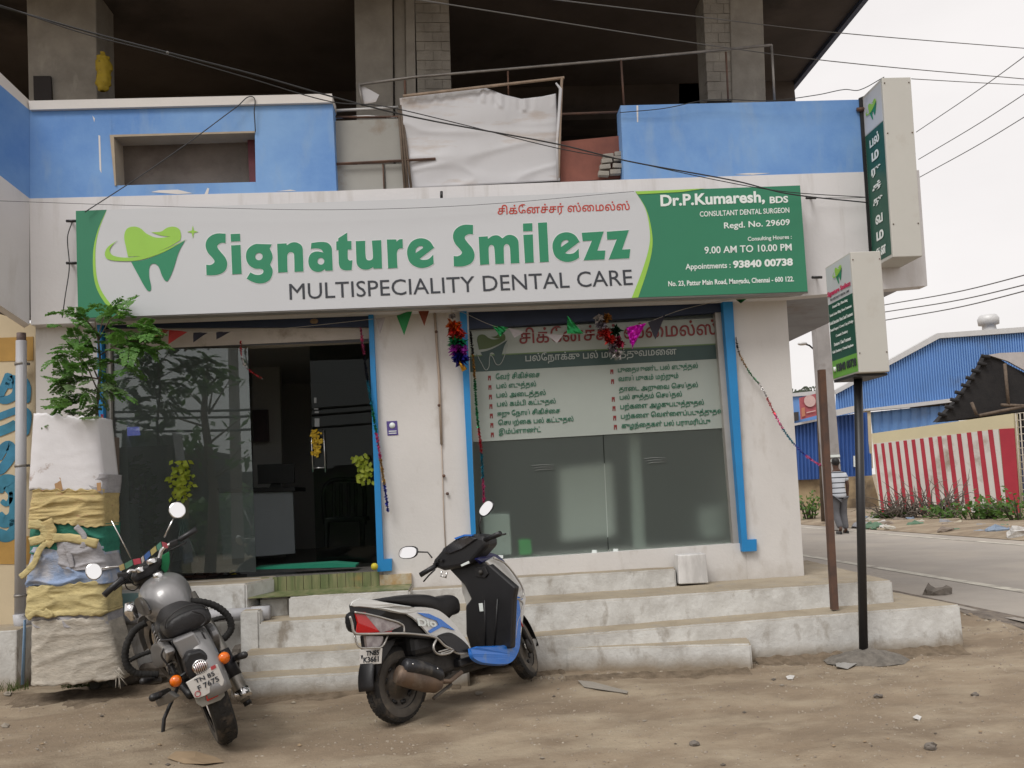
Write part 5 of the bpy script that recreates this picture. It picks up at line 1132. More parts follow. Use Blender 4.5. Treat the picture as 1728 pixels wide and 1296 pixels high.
px6('upper_wall', [(-60, 466), (150, 455), (150, 600), (-60, 640)], 26, .2, M_shed, A2); px6('roof_edge', [(-60, 450), (150, 428), (150, 455), (-60, 468)], 25.9, .3, M_flash, A2)
px6('shed_window', [(4, 560), (28, 558), (28, 610), (6, 612)], 25.8, .15, M_dark, A2)
px6('base_wall', [(-60, 975), (474, 945), (540, 1190), (-60, 1240)], 25.2, .5, mat('stained_cream_wall', (.40, .31, .19), .9, col2=(.2, .14, .08), scale=.9, dirt=(.08, .06, .045), dirtcut=(.5, .7), dscale=.8), A2)
text('lettering', 'SIMPLEX', P(*c6(398, 895), 25.4), P(*c6(394, 828), 25.4), P(*c6(410, 893), 25.4), M_wink, A2)
px6('notice', [(362, 825), (370, 825), (373, 892), (364, 892)], 25.38, .05, M_wink, A2)
PB = thing('pink_billboard', 'faded pink advertising board with a pale balloon shape on the blue shed', 'billboard', P(1365, 705, 24.5))
px6('board', [(35, 472), (136, 446), (146, 578), (44, 604)], 24.5, .08, mat('pink_print', (.42, .10, .12), .6, var=.15), PB)
mb = MB(); mb.lathe([(0, -.01), (.22, -.01)], P(*c6(95, 492), 24.45), 'y', 20); mb.v = [Vector((v.x, v.y, v.z)) for v in mb.v]; mb.build('balloon_print', mat('pink_print_light', (.6, .42, .4), .6), PB)
px6('print_block', [(45, 535), (65, 530), (68, 582), (48, 588)], 24.44, .02, mat('orange_print', (.5, .2, .12), .6), PB)
px6('print_line', [(75, 560), (130, 548), (131, 553), (76, 566)], 24.44, .02, MATS['pink_print_light'], PB)
# striped wall
WL, WR = G(1487, 870), P(1701, 868, 16.3); WL.z = 0; WR.z = 0
wd_ = (WR-WL).normalized(); wn = Vector((-wd_.y, wd_.x, 0)); wn = wn if wn.y > 0 else -wn
def onW(p, off=0.0):
    d = ray(*p); o = WL-wn*off; return CAMLOC+d*((o-CAMLOC).dot(wn)/d.dot(wn))
def wp(name, poly, off, th, m, par): mb = MB(); mb.prism([onW(c6(*p), off) for p in poly], wn*th); return mb.build(name, m, par)
SW = thing('striped_wall', 'cream topped compound wall painted with tall red and white stripes', 'wall', WL)
wp('wall', [(470, 690), (1332, 567), (1375, 1230), (525, 1230)], 0, .25, mat('cream_top', (.56, .5, .33), .85, var=.1, scale=.5), SW)
wp('white_field', [(478, 752), (1240, 663), (1300, 1230), (530, 1230)], .02, .015, mat('dusty_white', (.6, .585, .55), .85, var=.1, scale=1, dirt=(.3, .25, .2), dscale=1), SW)
M_rs = mat('red_stripe_paint', (.40, .03, .05), .8, var=.2, scale=1)
tops_ = [(483, 755), (527, 750), (572, 745), (617, 739), (663, 733), (712, 727), (763, 721), (816, 714), (870, 708), (927, 700), (987, 692), (1048, 684), (1112, 675), (1177, 667)]
for i, (x, y) in enumerate(tops_):
    w = 17+i*.85; wp('red_stripe', [(x, y), (x+w, y-2), (x+w+58+i*1.2, 1228), (x+56+i, 1228)], .03, .009, M_rs, SW)
wp('red_panel', [(1245, 662), (1335, 657), (1376, 1228), (1300, 1228)], .03, .05, M_rs, SW)
GT = thing('mesh_gate', 'pale welded mesh gate at the right end of the striped wall', 'gate', onW(c6(1380, 1200)))
for k in range(14):
    x = 1346+k*26; mb = MB(); mb.tube([onW(c6(x, 566-k*3)), onW(c6(x+42, 1180))], .018, 6); mb.build('gate_bar', mat('gate_paint', (.5, .45, .38), .7, var=.2), GT)
for k in range(14):
    y = 570+k*42; mb = MB(); mb.tube([onW(c6(1340+k*4, y)), onW(c6(1800, y-58+k*4))], .014, 6); mb.build('gate_bar', MATS['gate_paint'], GT)
# hut
HT = thing('black_hut', 'dark thatched lean-to hut on wooden posts behind the striped wall', 'hut', P(1660, 860, 20))
M_thatch = mat('black_thatch', (.011, .010, .011), .9, col2=(.02, .018, .018), scale=3, bump=.8, bscale=10)
def hp(name, poly, Y, d, m): return px6(name, poly, Y, d, m, HT)
hp('roof', [(1165, 210), (1215, 212), (1330, 290), (1500, 420), (1700, 600), (1700, 700), (1500, 540), (1120, 588), (870, 618), (1000, 478), (1060, 398), (1145, 262)], 20, .3, M_thatch)
hp('roof_underside', [(1150, 262), (1240, 240), (1420, 330), (1700, 560), (1700, 720), (1120, 600), (870, 622), (1000, 480)], 20.4, .1, mat('black_plastic_sheet', (.012, .011, .012), .7, var=.5))
hp('tin_sheet', [(1180, 212), (1250, 200), (1500, 190), (1700, 195), (1700, 330), (1500, 360), (1300, 250)], 19.9, .08, mat('pale_tin', (.5, .47, .46), .5, .3, var=.1))
hp('back_wall', [(1100, 560), (1900, 400), (1900, 1250), (1340, 1250), (1340, 620)], 21, .1, mat('hut_inside', (.05, .06, .11), .9))
for k in range(9):
    a = (1165-k*33+random.uniform(-6, 6), 215+k*44); mb = MB(); mb.tube([P(*c6(a[0]-22, a[1]+2), 19.95), P(*c6(a[0]+30, a[1]+14), 19.9)], .06, 6); mb.build('rafter', M_thatch, HT)
M_wood = mat('old_wood', (.16, .12, .09), .9, var=.4, scale=6)
for a, b in (((1280, 265), (1302, 515)), ((1078, 500), (1110, 578)), ((1258, 516), (1420, 522)), ((1125, 580), (1440, 515))):
    mb = MB(); mb.tube([P(*c6(*a), 19.7), P(*c6(*b), 19.7)], .05, 8); mb.build('post', M_wood, HT)
# concrete utility pole, lamp pole
UP = thing('concrete_pole', 'tall tapered grey concrete utility pole beside the road behind the walking man', 'pole', P(1412, 895, 13.2))
mb = MB(); pprism(mb, [(1361, 330), (1381, 330), (1427, 893), (1402, 893)], 13.2, 13.5); mb.build('pole', mat('pole_concrete', (.36, .34, .33), .9, var=.2, scale=2, dirt=(.25, .23, .22), dscale=2), UP)
for y in (768, 776, 800, 812): mb = MB(); pprism(mb, [(1398, y), (1417, y-1), (1418, y+3), (1399, y+4)], 13.17, 13.2); mb.build('pasted_paper', M_wink, UP)
LP = thing('lamp_post', 'thin wooden post with a small street lamp seen past the pillar', 'lamp post', P(1383, 880, 16))
mb = MB(); mb.tube([P(1373, 500, 16), P(1378, 600, 16), P(1390, 880, 16)], .07, 8); mb.build('post', M_wood, LP)
mb = MB(); mb.tube([P(1376, 592, 16), P(1366, 583, 16), P(1357, 580, 16)], .025, 6); mb.build('arm', M_black, LP)
mb = MB(); mb.sphere(P(1354, 580, 16), .1, 10, 6, (1.4, 1, .5)); mb.build('lamp_head', M_flash, LP)
# palm far behind
PT = thing('palm_tree', 'small distant palm crown above the shed roof beside the pillar', 'tree', P(1352, 780, 50))
M_palm = mat('palm_leaf', (.07, .09, .06), .8, var=.3)
mb = MB(); mb.tube([P(1352, 800, 50), P(1352, 662, 50)], .25, 8); mb.build('trunk', M_wood, PT)
mb = MB(); cpt_ = P(1352, 662, 50)
for k in range(15):
    a = 2*math.pi*k/15; up = random.uniform(.1, .9)
    for j in range(10):
        t = j/10; pos = cpt_+Vector((math.cos(a)*2.0*t, math.sin(a)*2.0*t, up*1.8*t-1.8*t*t))
        for s in (-1, 1):
            w_ = Vector((-math.sin(a), math.cos(a), 0))*s*.5*(1-t*.6); mb.add([pos, pos+Vector((.12, 0, 0)), pos+w_+Vector((0, 0, -.35))], [(0, 1, 2)])
mb.build('crown', M_palm, PT, fix=False)

# ---------------- leaves and plants
def leaf_mat(name, col, col2):
    m = mat(name, col, .55, col2=col2, scale=14, cut=(.3, .7), spec=.3); N = m.node_tree.nodes; b = N['Principled BSDF']
    tr = N.new('ShaderNodeBsdfTranslucent'); tr.inputs[0].default_value = (col[0]*1.3, col[1]*1.5, col[2], 1); mx = N.new('ShaderNodeMixShader'); mx.inputs[0].default_value = .3
    m.node_tree.links.new(b.outputs[0], mx.inputs[1]); m.node_tree.links.new(tr.outputs[0], mx.inputs[2]); m.node_tree.links.new(mx.outputs[0], N['Material Output'].inputs[0]); return m
M_leaf = leaf_mat('moringa_leaf', (.15, .29, .07), (.08, .20, .045)); M_leaf2 = leaf_mat('pale_leaf', (.20, .28, .13), (.11, .19, .07)); M_weed = leaf_mat('weed_leaf', (.075, .16, .035), (.11, .18, .05)); M_dry = mat('dry_twig', (.15, .125, .10), .9, var=.4)
M_bark = mat('bark', (.17, .13, .10), .95, var=.4, scale=20, bump=.6)
def leaflet(mb, p, d, n_, ln, w):
    s = d.cross(n_).normalized()*w; mb.add([p, p+d*ln*.45+s, p+d*ln, p+d*ln*.45-s], [(0, 1, 2, 3)])
def frond(mb, p0, d, length, droop=.5, sub=6, lf=.03, lw=.011):
    """compound moringa frond: midrib, side ribs, rounded leaflets"""
    d = d.normalized(); pts = []; p = p0.copy(); dd = d.copy()
    for i in range(sub+2):
        pts.append(p.copy()); p += dd*length/(sub+1); dd = (dd+Vector((0, 0, -droop/(sub+1)))).normalized()
    for i in range(1, sub+1):
        t = (pts[i+1]-pts[i-1]).normalized(); side = t.cross(Vector((0, 0, 1)));
        if side.length < .1: side = Vector((1, 0, 0))
        side.normalize(); sl = length*.42*(1-.6*i/(sub+1))
        for s in (-1, 1):
            sd = (side*s+t*.5+Vector((0, 0, random.uniform(-.35, .1)))).normalized(); m_ = 8
            for j in range(1, m_+1):
                q = pts[i]+sd*sl*j/m_; nn = sd.cross(t).normalized()
                for s2 in (-1, 1):
                    ld = (t*s2+sd*.5+Vector((random.uniform(-.2, .2), random.uniform(-.2, .2), random.uniform(-.4, .1)))).normalized()
                    leaflet(mb, q, ld, (nn+Vector((random.uniform(-.5, .5), random.uniform(-.5, .5), random.uniform(-.5, .5)))).normalized(), lf*random.uniform(.7, 1.25), lw*random.uniform(.8, 1.2))
    for i in range(3): leaflet(mb, pts[-1], (dd+Vector((random.uniform(-.5, .5), random.uniform(-.5, .5), 0))).normalized(), Vector((0, .3, 1)), lf, lw)
    return pts
YT = -.62
TR = thing('moringa_sapling', 'young feathery leaved moringa tree growing out of the sack-wrapped guard beside the door', 'tree', P(160, 720, YT))
tp = [P(168, 760, YT), P(163, 690, YT), P(170, 620, YT), P(166, 575, YT), P(160, 540, YT)]
mb = MB(); mb.tube(tp, [.014, .013, .011, .008, .005], 8); mb.build('trunk', M_bark, TR)
brs = [((166, 640), (120, 560), .0), ((168, 600), (240, 575), -.05), ((166, 575), (205, 525), -.1), ((162, 560), (120, 530), -.1), ((168, 640), (110, 650), -.08), ((166, 680), (100, 690), -.1), ((170, 620), (215, 620), .05), ((166, 570), (180, 530), .1), ((167, 650), (190, 660), -.1), ((165, 660), (130, 600), -.15)]
sm = MB(); lv = MB(); lv2 = MB()
for (a, b, dy) in brs:
    A_, B_ = P(*a, YT), P(*b, YT+dy); md_ = A_.lerp(B_, .5)+Vector((0, 0, .05)); sm.tube([A_, md_, B_], [.006, .005, .003], 6)
    for k in range(5):
        t = .35+.65*k/4; o = (A_.lerp(md_, t*2) if t < .5 else md_.lerp(B_, t*2-1))
        d = ((B_-A_).normalized()*.6+Vector((random.uniform(-.8, .8), random.uniform(-.9, .5), random.uniform(-.2, .5))))
        tgt = lv2 if b[1] > 640 and k % 2 else lv
        frond(tgt, o, d, random.uniform(.13, .24), random.uniform(.5, 1.1), 6, .0195, .0085)
for k in range(52):                                             # hanging sprays over the sacks and sign edge
    x = random.uniform(92, 176); y = random.uniform(545, 712); frond(lv2 if y > 640 and random.random() < .6 else lv, P(x, y, YT+random.uniform(-.42, .1) if y > 660 else YT+random.uniform(-.2, .15)), Vector((random.uniform(-.6, .6), random.uniform(-.6, .3), random.uniform(-.4, .3))), random.uniform(.12, .2), random.uniform(.6, 1.2), 6, .0195, .0085)
for k in range(34):
    x = random.uniform(178, 255); y = random.uniform(542, 590)+max(0, 240-1.0*abs(0))*0; frond(lv, P(x, y, YT+random.uniform(-.25, .1)), Vector((random.uniform(0, 1), random.uniform(-.6, .3), random.uniform(-.3, .3))), random.uniform(.12, .2), random.uniform(.6, 1.2), 6, .0195, .0085)
frond(lv, P(200, 522, YT-.1), Vector((1, -.2, .1)), .1, .5, 5, .018, .006)
sm.build('twig_set', M_bark, TR)['kind'] = 'stuff'; lv.build('crown', M_leaf, TR, fix=False); lv2.build('flowering_sprays', M_leaf2, TR, fix=False)
def bush(name, label, cat, c, rx, ry, rz_, n, m, lf=.06, lw=.02, stems=8, group=None):
    b = thing(name, label, cat, c, group); mb = MB(); st2 = MB()
    for k in range(stems):
        a = random.uniform(0, 6.3); tip = c+Vector((math.cos(a)*rx*.8, math.sin(a)*ry*.8, rz_*random.uniform(.5, 1))); st2.tube([c+Vector((math.cos(a)*rx*.2, math.sin(a)*ry*.2, 0)), c.lerp(tip, .5)+Vector((0, 0, rz_*.1)), tip], [.012*lf/.06, .008*lf/.06, .003], 5)
        for j in range(n//stems):
            t = random.uniform(.2, 1); p = c.lerp(tip, t)+Vector((random.gauss(0, rx*.2), random.gauss(0, ry*.2), random.gauss(0, rz_*.12)))
            if p.z < c.z: p.z = c.z+.01
            leaflet(mb, p, Vector((random.uniform(-1, 1), random.uniform(-1, 1), random.uniform(-.2, .9))).normalized(), Vector((random.uniform(-1, 1), random.uniform(-1, 1), 1)).normalized(), lf*random.uniform(.6, 1.4), lw*random.uniform(.7, 1.3))
    st2.build('stems', M_dry, b)['kind'] = 'stuff'; mb.build('leaves', m, b, fix=False); return b
def g0(px, py): p = G(px, py); p.z = 0; return p
for i, (x, y, rx, rz_, m, lab) in enumerate(((1648, 882, .9, .55, M_weed, 'leafy green weed clump left of the red wall panel'), (1690, 880, .9, .6, M_weed, 'broad leafy bush at the foot of the red wall panel'), (1722, 884, .8, .75, M_weed, 'leafy green bush at the right edge before the mesh gate'),
        (1600, 880, .7, .4, M_weed, 'low green weeds below the striped wall beside the twig heap'), (1500, 880, .5, .3, M_weed, 'small green plant at the left foot of the striped wall'), (1368, 880, .6, .9, M_weed, 'tall dusty weeds against the rusty shed wall'))):
    bush('weed_bush', lab, 'plant', g0(x, y), rx, .5, rz_, 200, m, .12, .04, 12, 'weeds along the far road edge')
TW = thing('twig_heap', 'heap of bare grey brown branches before the red and white stripes', 'branches', g0(1565, 880))
mb = MB(); c = g0(1565, 878)
for k in range(130):
    a = random.uniform(-1.3, 1.0); L_ = random.uniform(.5, 1.3); q = [c+Vector((random.uniform(-1.2, .9), random.uniform(-.3, .3), random.uniform(0, .3)))]
    d = Vector((random.uniform(-1, 1), random.uniform(-.3, .3), random.uniform(.1, 1.2))).normalized()
    for j in range(4): q.append(q[-1]+d*L_/4); d = (d+Vector((random.uniform(-.5, .5), random.uniform(-.3, .3), random.uniform(-.7, .2)))).normalized()
    for p in q: p.z = max(.02, p.z)
    mb.tube(q, [.02, .016, .012, .008, .004], 5)
mb.build('twig_tangle', M_dry, TW)['kind'] = 'stuff'
# rubbish and rubble along the far edge
trash = [(.6, .58, .55), (.25, .32, .42), (.45, .4, .3), (.3, .3, .32), (.55, .52, .45), (.25, .2, .16), (.12, .22, .14)]
def crumple(p, r, m, name, flat=.5):
    mb = MB(); mb.sphere(p+Vector((0, 0, r*flat*.6)), r, 9, 6, (1.3, .9, flat)); sd = Vector((random.random()*50, 0, 0))
    mb.v = [v+Vector((noise.noise(v*(2.2/r)+sd), noise.noise(v*(2.2/r)-sd), noise.noise(v*(2/r)+sd*2)))*r*.5 for v in mb.v]; mb.sm = [False]*len(mb.f); return mb
for k in range(46):
    x = random.choice([random.uniform(1452, 1500), random.uniform(1500, 1725)]); y = 884+(x-1450)*.062+random.uniform(-9, 9); m_ = mat('litter_%d' % (k % 7), trash[k % 7], .7, var=.3, scale=10)
    o = crumple(g0(x, y), random.uniform(.06, .2), m_, 'litter').build('litter', m_, None); tag(o, ['crumpled pale litter among the rubble at the far road edge', 'dull stone or rag among the rubble at the far road edge'][k % 2], 'litter', ['pale litter along the far road edge', 'rubble along the far road edge'][k % 2])
# verge beyond the road: bare dirt bank
mb = MB(); n = 60; vs = []
for i in range(n+1):
    p = F0.lerp(F1, i/n)+rnor*.62
    for j, (o_, z) in enumerate(((0, .0), (.5, .06), (1.5, .10), (4, .08), (9, -.01))): vs.append(tuple(p+rnor*o_+Vector((0, 0, z+noise.noise(Vector((i*.7, j*2, 0)))*.05*(j > 0)))))
mb.add(vs, [(i*5+j, i*5+j+1, (i+1)*5+j+1, (i+1)*5+j) for i in range(n) for j in range(4)], True); struct('verge', mb, M_dirt, fix=False)

# ---------------- person (seen from behind, walking away)
pb_ = g0(1421, 901); ps = 1.64/1.72
PE = thing('person', 'man in striped white polo shirt and grey trousers walking away on the far roadside', 'person', pb_)
def skin(name, joints, edges, m, par, root=0, sub=2):
    me = bpy.data.meshes.new(name); me.from_pydata([tuple(j[0]) for j in joints], edges, []); me.materials.append(m)
    o = bpy.data.objects.new(name, me); COL.objects.link(o); md = o.modifiers.new('s', 'SKIN')
    for i, j in enumerate(joints): me.skin_vertices[0].data[i].radius = (j[1], j[2] if len(j) > 2 else j[1]); me.skin_vertices[0].data[i].use_root = (i == root)
    md.use_smooth_shade = True; s2_ = o.modifiers.new('d', 'SUBSURF'); s2_.levels = s2_.render_levels = sub
    bpy.context.view_layer.update(); dg = bpy.context.evaluated_depsgraph_get(); nm = bpy.data.meshes.new_from_object(o.evaluated_get(dg)); o.modifiers.clear(); o.data = nm; nm.materials.clear() if not nm.materials else None
    if not nm.materials: nm.materials.append(m)
    o.parent = par; return o
M_skinp = mat('brown_skin', (.10, .052, .035), .6, var=.1); M_tr = mat('grey_trousers', (.13, .13, .14), .9, var=.15, scale=12); M_hair = mat('black_hair', (.01, .009, .009), .6)
V = lambda x, y, z: Vector((x, y, z))*ps
body = [(V(0, 0, .95), .05, .05), (V(0, 0, 1.15), .125, .09), (V(0, -.01, 1.35), .15, .09), (V(0, 0, 1.45), .07), (V(0, .01, 1.53), .055), (V(0, .02, 1.63), .085, .1), (V(0, .02, 1.70), .06),
        (V(.17, 0, 1.40), .055), (V(.24, .0, 1.15), .043), (V(.25, .08, .92), .032), (V(.255, .1, .84), .035, .02), (V(-.17, 0, 1.40), .055), (V(-.25, -.03, 1.15), .043), (V(-.26, .02, .92), .032), (V(-.265, .05, .84), .035, .02),
        (V(.09, 0, .85), .05), (V(.10, .06, .48), .04), (V(.10, -.02, .10), .035), (V(.10, .1, .035), .035), (V(-.09, 0, .85), .05), (V(-.10, .02, .48), .04), (V(-.11, -.22, .13), .04), (V(-.11, -.12, .045), .035)]
skin('body', body, [(0, 1), (1, 2), (2, 3), (3, 4), (4, 5), (5, 6), (2, 7), (7, 8), (8, 9), (9, 10), (2, 11), (11, 12), (12, 13), (13, 14), (0, 15), (15, 16), (16, 17), (17, 18), (0, 19), (19, 20), (20, 21), (21, 22)], M_skinp, PE)
ms = bpy.data.materials.new('striped_shirt'); ms.use_nodes = True; nd = ms.node_tree.nodes; tcs = nd.new('ShaderNodeTexCoord'); sp2 = nd.new('ShaderNodeSeparateXYZ'); mt = nd.new('ShaderNodeMath'); mt.operation = 'MULTIPLY'; mt.inputs[1].default_value = 1/.115
fr_ = nd.new('ShaderNodeMath'); fr_.operation = 'FRACT'; cp_ = nd.new('ShaderNodeMath'); cp_.operation = 'GREATER_THAN'; cp_.inputs[1].default_value = .8; mxs = nd.new('ShaderNodeMixRGB'); mxs.inputs[1].default_value = (.55, .58, .63, 1); mxs.inputs[2].default_value = (.02, .025, .035, 1)
lk = ms.node_tree.links.new; lk(tcs.outputs['Object'], sp2.inputs[0]); lk(sp2.outputs[2], mt.inputs[0]); lk(mt.outputs[0], fr_.inputs[0]); lk(fr_.outputs[0], cp_.inputs[0]); lk(cp_.outputs[0], mxs.inputs[0]); lk(mxs.outputs[0], nd['Principled BSDF'].inputs['Base Color']); nd['Principled BSDF'].inputs['Roughness'].default_value = .9
shirt = [(V(0, 0, .80), .19, .155), (V(0, 0, .93), .185, .15), (V(0, 0, 1.12), .165, .12), (V(0, -.01, 1.34), .185, .115), (V(0, 0, 1.455), .075, .07), (V(.18, 0, 1.38), .075), (V(.225, 0, 1.22), .068), (V(-.18, 0, 1.38), .075), (V(-.235, -.015, 1.22), .068)]
skin('shirt', shirt, [(0, 1), (1, 2), (2, 3), (3, 4), (3, 5), (5, 6), (3, 7), (7, 8)], ms, PE)
trs = [(V(0, 0, .93), .16, .125), (V(.09, 0, .83), .115), (V(.10, .055, .48), .085), (V(.10, -.01, .10), .07), (V(-.09, 0, .83), .115), (V(-.10, .02, .48), .085), (V(-.11, -.20, .14), .07)]
skin('trousers', trs, [(0, 1), (1, 2), (2, 3), (0, 4), (4, 5), (5, 6)], M_tr, PE)
mb = MB(); mb.sphere(V(0, -.005, 1.69), .102*ps, 16, 10, (.92, 1.05, 1.05)); mb.v = [v for v in mb.v]; mb.build('hair', M_hair, PE, local=True)
for s, yy, zz in ((1, .06, .03), (-1, -.15, .04)): mb = MB(); mb.box(.055*1+(.045 if s > 0 else -.205), .145+(.045-.045 if s > 0 else -.245), yy-.12, yy+.14, .0, .075); mb.build('shoe', M_black, PE, local=True, bevel=.02)
# ================================================================== tree guard wrapped in sacks
TG = thing('tree_guard', 'tall tree guard wrapped in torn yellow and white sacks with a grey canvas skirt', 'tree guard', g0(120, 1150) if False else Vector((P(118, 1150, -.95).x, -.80, 0)))
YG = -.98
cxg = P(112, 900, YG).x
def wrap(name, topL, topR, botL, botR, dep, m, amp=.012, fr=(9, 26), wr=.0, th=.003, sag=0, torn=0, nu=70, nv=30, seed=0, yoff=0.0, fold_=1.0):
    """cloth pulled round three sides of the guard; edges given in photo pixels on its front plane"""
    tl, tr, bl, br = [P(p[0], p[1], YG) for p in (topL, topR, botL, botR)]; sd = Vector((seed*7.3, seed*3.1, 0))
    def fn(u, v):
        s = u*1.5-.25                                   # the front face spans s 0..1, the sides fold back
        f = min(1, max(0, s)); t = tl.lerp(tr, f); b = bl.lerp(br, f); p = t.lerp(b, v)
        if s < 0: p.y += -s/.25*dep; p.x -= .012
        if s > 1: p.y += (s-1)/.25*dep; p.x += .012
        p.y += .035*(abs(f-.5)*2)**6+yoff
        q = Vector((p.x*fr[0]*.45, p.z*fr[1]*.35, 0))+sd; w_ = noise.noise(q)+.5*noise.noise(q*2.3)
        q2 = Vector((p.x*3, p.z*9, 5))+sd; fold = 1-abs(noise.noise(q2))*2.4; fold = max(0, fold)**3
        p.y -= (w_*amp+fold*amp*1.6*fold_); p.z += noise.noise(Vector((p.x*7, 3, seed)))*sag*(1 if v > .5 else .6)
        if torn and (v > .92 or v < .05): p.z += noise.noise(Vector((p.x*23, seed, v)))*torn
        return p
    mb = MB(); mb.grid(fn, nu, nv); o = mb.build(name, m, TG, fix=False); md = o.modifiers.new('t', 'SOLIDIFY'); md.thickness = th; md.offset = -1; return o
sack = lambda n, c, **k: mat(n, c, .8, var=.3, scale=9, detail=10, bump=.8, bscale=28, stretch=(1, 1, 2.2), **k)
M_sy = sack('yellow_sack', (.56, .44, .20), dirt=(.42, .25, .14), dirtcut=(.6, .66), dscale=13, dstretch=(1, 1, 3)); M_sy2 = sack('pale_yellow_sack', (.60, .50, .24)); M_sw = mat('white_board', (.70, .69, .71), .7, var=.08, scale=5, bump=.25, bscale=20, dirt=(.36, .28, .24), dirtcut=(.66, .72), dscale=5)
M_sc = sack('grey_canvas', (.52, .475, .405), dirt=(.17, .11, .075), dirtcut=(.6, .8), dscale=4); M_sg = sack('green_net', (.03, .22, .15)); M_sp = sack('blue_plastic_sheet', (.28, .37, .55), dirt=(.45, .45, .48), dirtcut=(.45, .6), dscale=4)
M_sgr = sack('grey_plastic_sheet', (.42, .41, .43))
mb = MB(); mb.box(P(62, 800, -.9).x, P(166, 800, -.9).x, -.84, -.5, .1, P(60, 715, -.9).z-.1); mb.build('guard_frame', mat('guard_wood', (.14, .11, .09), .9), TG)
wrap('sack_wrap', (55, 696), (156, 706), (47, 826), (170, 830), .3, M_sw, .007, (2, 3), torn=.03, seed=1, fold_=.2)
wrap('sack_wrap', (49, 800), (172, 800), (52, 834), (170, 830), .3, M_sgr, .008, seed=2, torn=.02, yoff=.012)
wrap('sack_wrap', (54, 826), (169, 826), (46, 880), (168, 890), .3, M_sy, .010, (5, 90), torn=.02, seed=3, yoff=-.004, nu=100, nv=60)
wrap('sack_wrap', (48, 876), (168, 884), (46, 935), (168, 940), .3, M_sg, .014, seed=4, yoff=.015)
wrap('sack_wrap', (52, 925), (166, 922), (40, 992), (178, 985), .3, M_sp, .016, (8, 14), seed=5, sag=.03, yoff=-.0)
wrap('sack_wrap', (90, 916), (160, 912), (100, 960), (178, 962), .3, M_sgr, .012, (8, 14), seed=15, sag=.03, yoff=-.014)
wrap('sack_wrap', (46, 990), (172, 980), (42, 1040), (176, 1038), .3, M_sy2, .010, (7, 60), seed=6, torn=.02, yoff=-.006)
wrap('sack_wrap', (50, 1034), (172, 1030), (52, 1060), (176, 1058), .3, M_sgr, .012, seed=7, yoff=.01)
wrap('canvas_skirt', (52, 1048), (172, 1040), (50, 1160), (203, 1146), .3, M_sc, .014, (3, 3), torn=.015, seed=8, sag=.02, fold_=.5)
for q_ in ([(90, 806), (102, 806), (106, 827), (94, 828)], [(163, 815), (170, 814), (170, 829), (164, 829)]):
    mb = MB(); mb.prism([P(x, y, YG-.006) for x, y in q_], (0, .004, 0)); mb.build('tape_patch', mat('brown_tape', (.42, .25, .12), .5), TG)
def strap(pts, w, m, seed, off=-.035):
    q = [P(x, y, YG+off) for x, y in curve(pts, 8, False)]; ww = (P(w, 0, YG)-P(0, 0, YG)).length/2; vs = []; n = len(q)
    for i, p in enumerate(q):
        t = (q[min(i+1, n-1)]-q[max(i-1, 0)]).normalized(); nn = Vector((-t.z, 0, t.x))*ww*(1+.25*noise.noise(Vector((i*.3, seed, 0))))
        for j in range(5): vs.append(p+nn*(j-2)/2+Vector((0, -.003*(1-abs(j-2)/2)+noise.noise(Vector((i*.5, j*.9, seed)))*.006, 0)))
    mb = MB(); mb.add(vs, [(i*5+j, i*5+j+1, (i+1)*5+j+1, (i+1)*5+j) for i in range(n-1) for j in range(4)], True); mb.build('sack_strap', m, TG, solid=.003)
strap([(78, 878), (85, 895), (83, 912), (90, 918)], 18, M_sy, 1); strap([(48, 885), (70, 888), (75, 905), (50, 915)], 14, M_sy2, 2); strap([(84, 908), (120, 908), (165, 918)], 14, M_sy2, 3)
strap([(80, 912), (66, 930), (58, 950), (42, 968), (34, 974)], 10, M_sy2, 4); strap([(46, 1044), (60, 1034), (85, 1038), (75, 1030)], 9, M_sy2, 5)
strap([(110, 916), (118, 940), (122, 958)], 8, M_sgr, 6); strap([(128, 888), (142, 905), (140, 925)], 9, M_sgr, 7)
mb = MB(); mb.tube([P(42, 1046, -.93), P(38, 1155, -.95)], [.016, .02], 8, flat=.4); mb.build('guard_leg', mat('blue_pole', (.17, .28, .42), .6, var=.2), TG)
mb = MB(); mb.prism([P(36, 1060, -.9), P(42, 1060, -.9), P(40, 1150, -.9), P(30, 1130, -.9)], (0, .02, 0)); mb.build('guard_leg', M_conc, TG)
tw = MB(); 
for k in range(16):
    a = P(random.uniform(192, 204), random.uniform(1125, 1148), YG); tw.tube([a, a+Vector((random.uniform(0, .06), random.uniform(-.04, .02), random.uniform(-.07, -.01)))], .0025, 4)
tw.build('frayed_hem', M_sc, TG)['kind'] = 'stuff'

# ================================================================== upper floor clutter
TP = thing('tarpaulin', 'sagging white tarpaulin sheet tied on a wooden frame in the upper floor gap', 'tarpaulin', P(815, 315, -.06))
def tarp(u, v):
    tx = [(674, 166), (720, 158), (780, 150), (818, 148), (850, 160), (880, 167), (915, 163), (938, 158)]; k = u*7; i = min(6, int(k)); f = k-i
    t = (tx[i][0]+(tx[i+1][0]-tx[i][0])*f, tx[i][1]+(tx[i+1][1]-tx[i][1])*f); b = (690+255*u, 318-13*u); x = t[0]+(b[0]-t[0])*v; y = t[1]+(b[1]-t[1])*v
    cr_ = max(0, 1-abs(noise.noise(Vector((x*.006+y*.012, y*.018, 7))))*5)**2
    y_ = -.03-.03*math.sin(math.pi*v)*math.sin(math.pi*u)+noise.noise(Vector((x*.008+y*.008, y*.014, 0)))*.03+noise.noise(Vector((x*.03, y*.03, 3)))*.005-cr_*.010
    if v < .15: y_ -= .02*noise.noise(Vector((x*.1, 0, 0)))
    return P(x, y, y_)
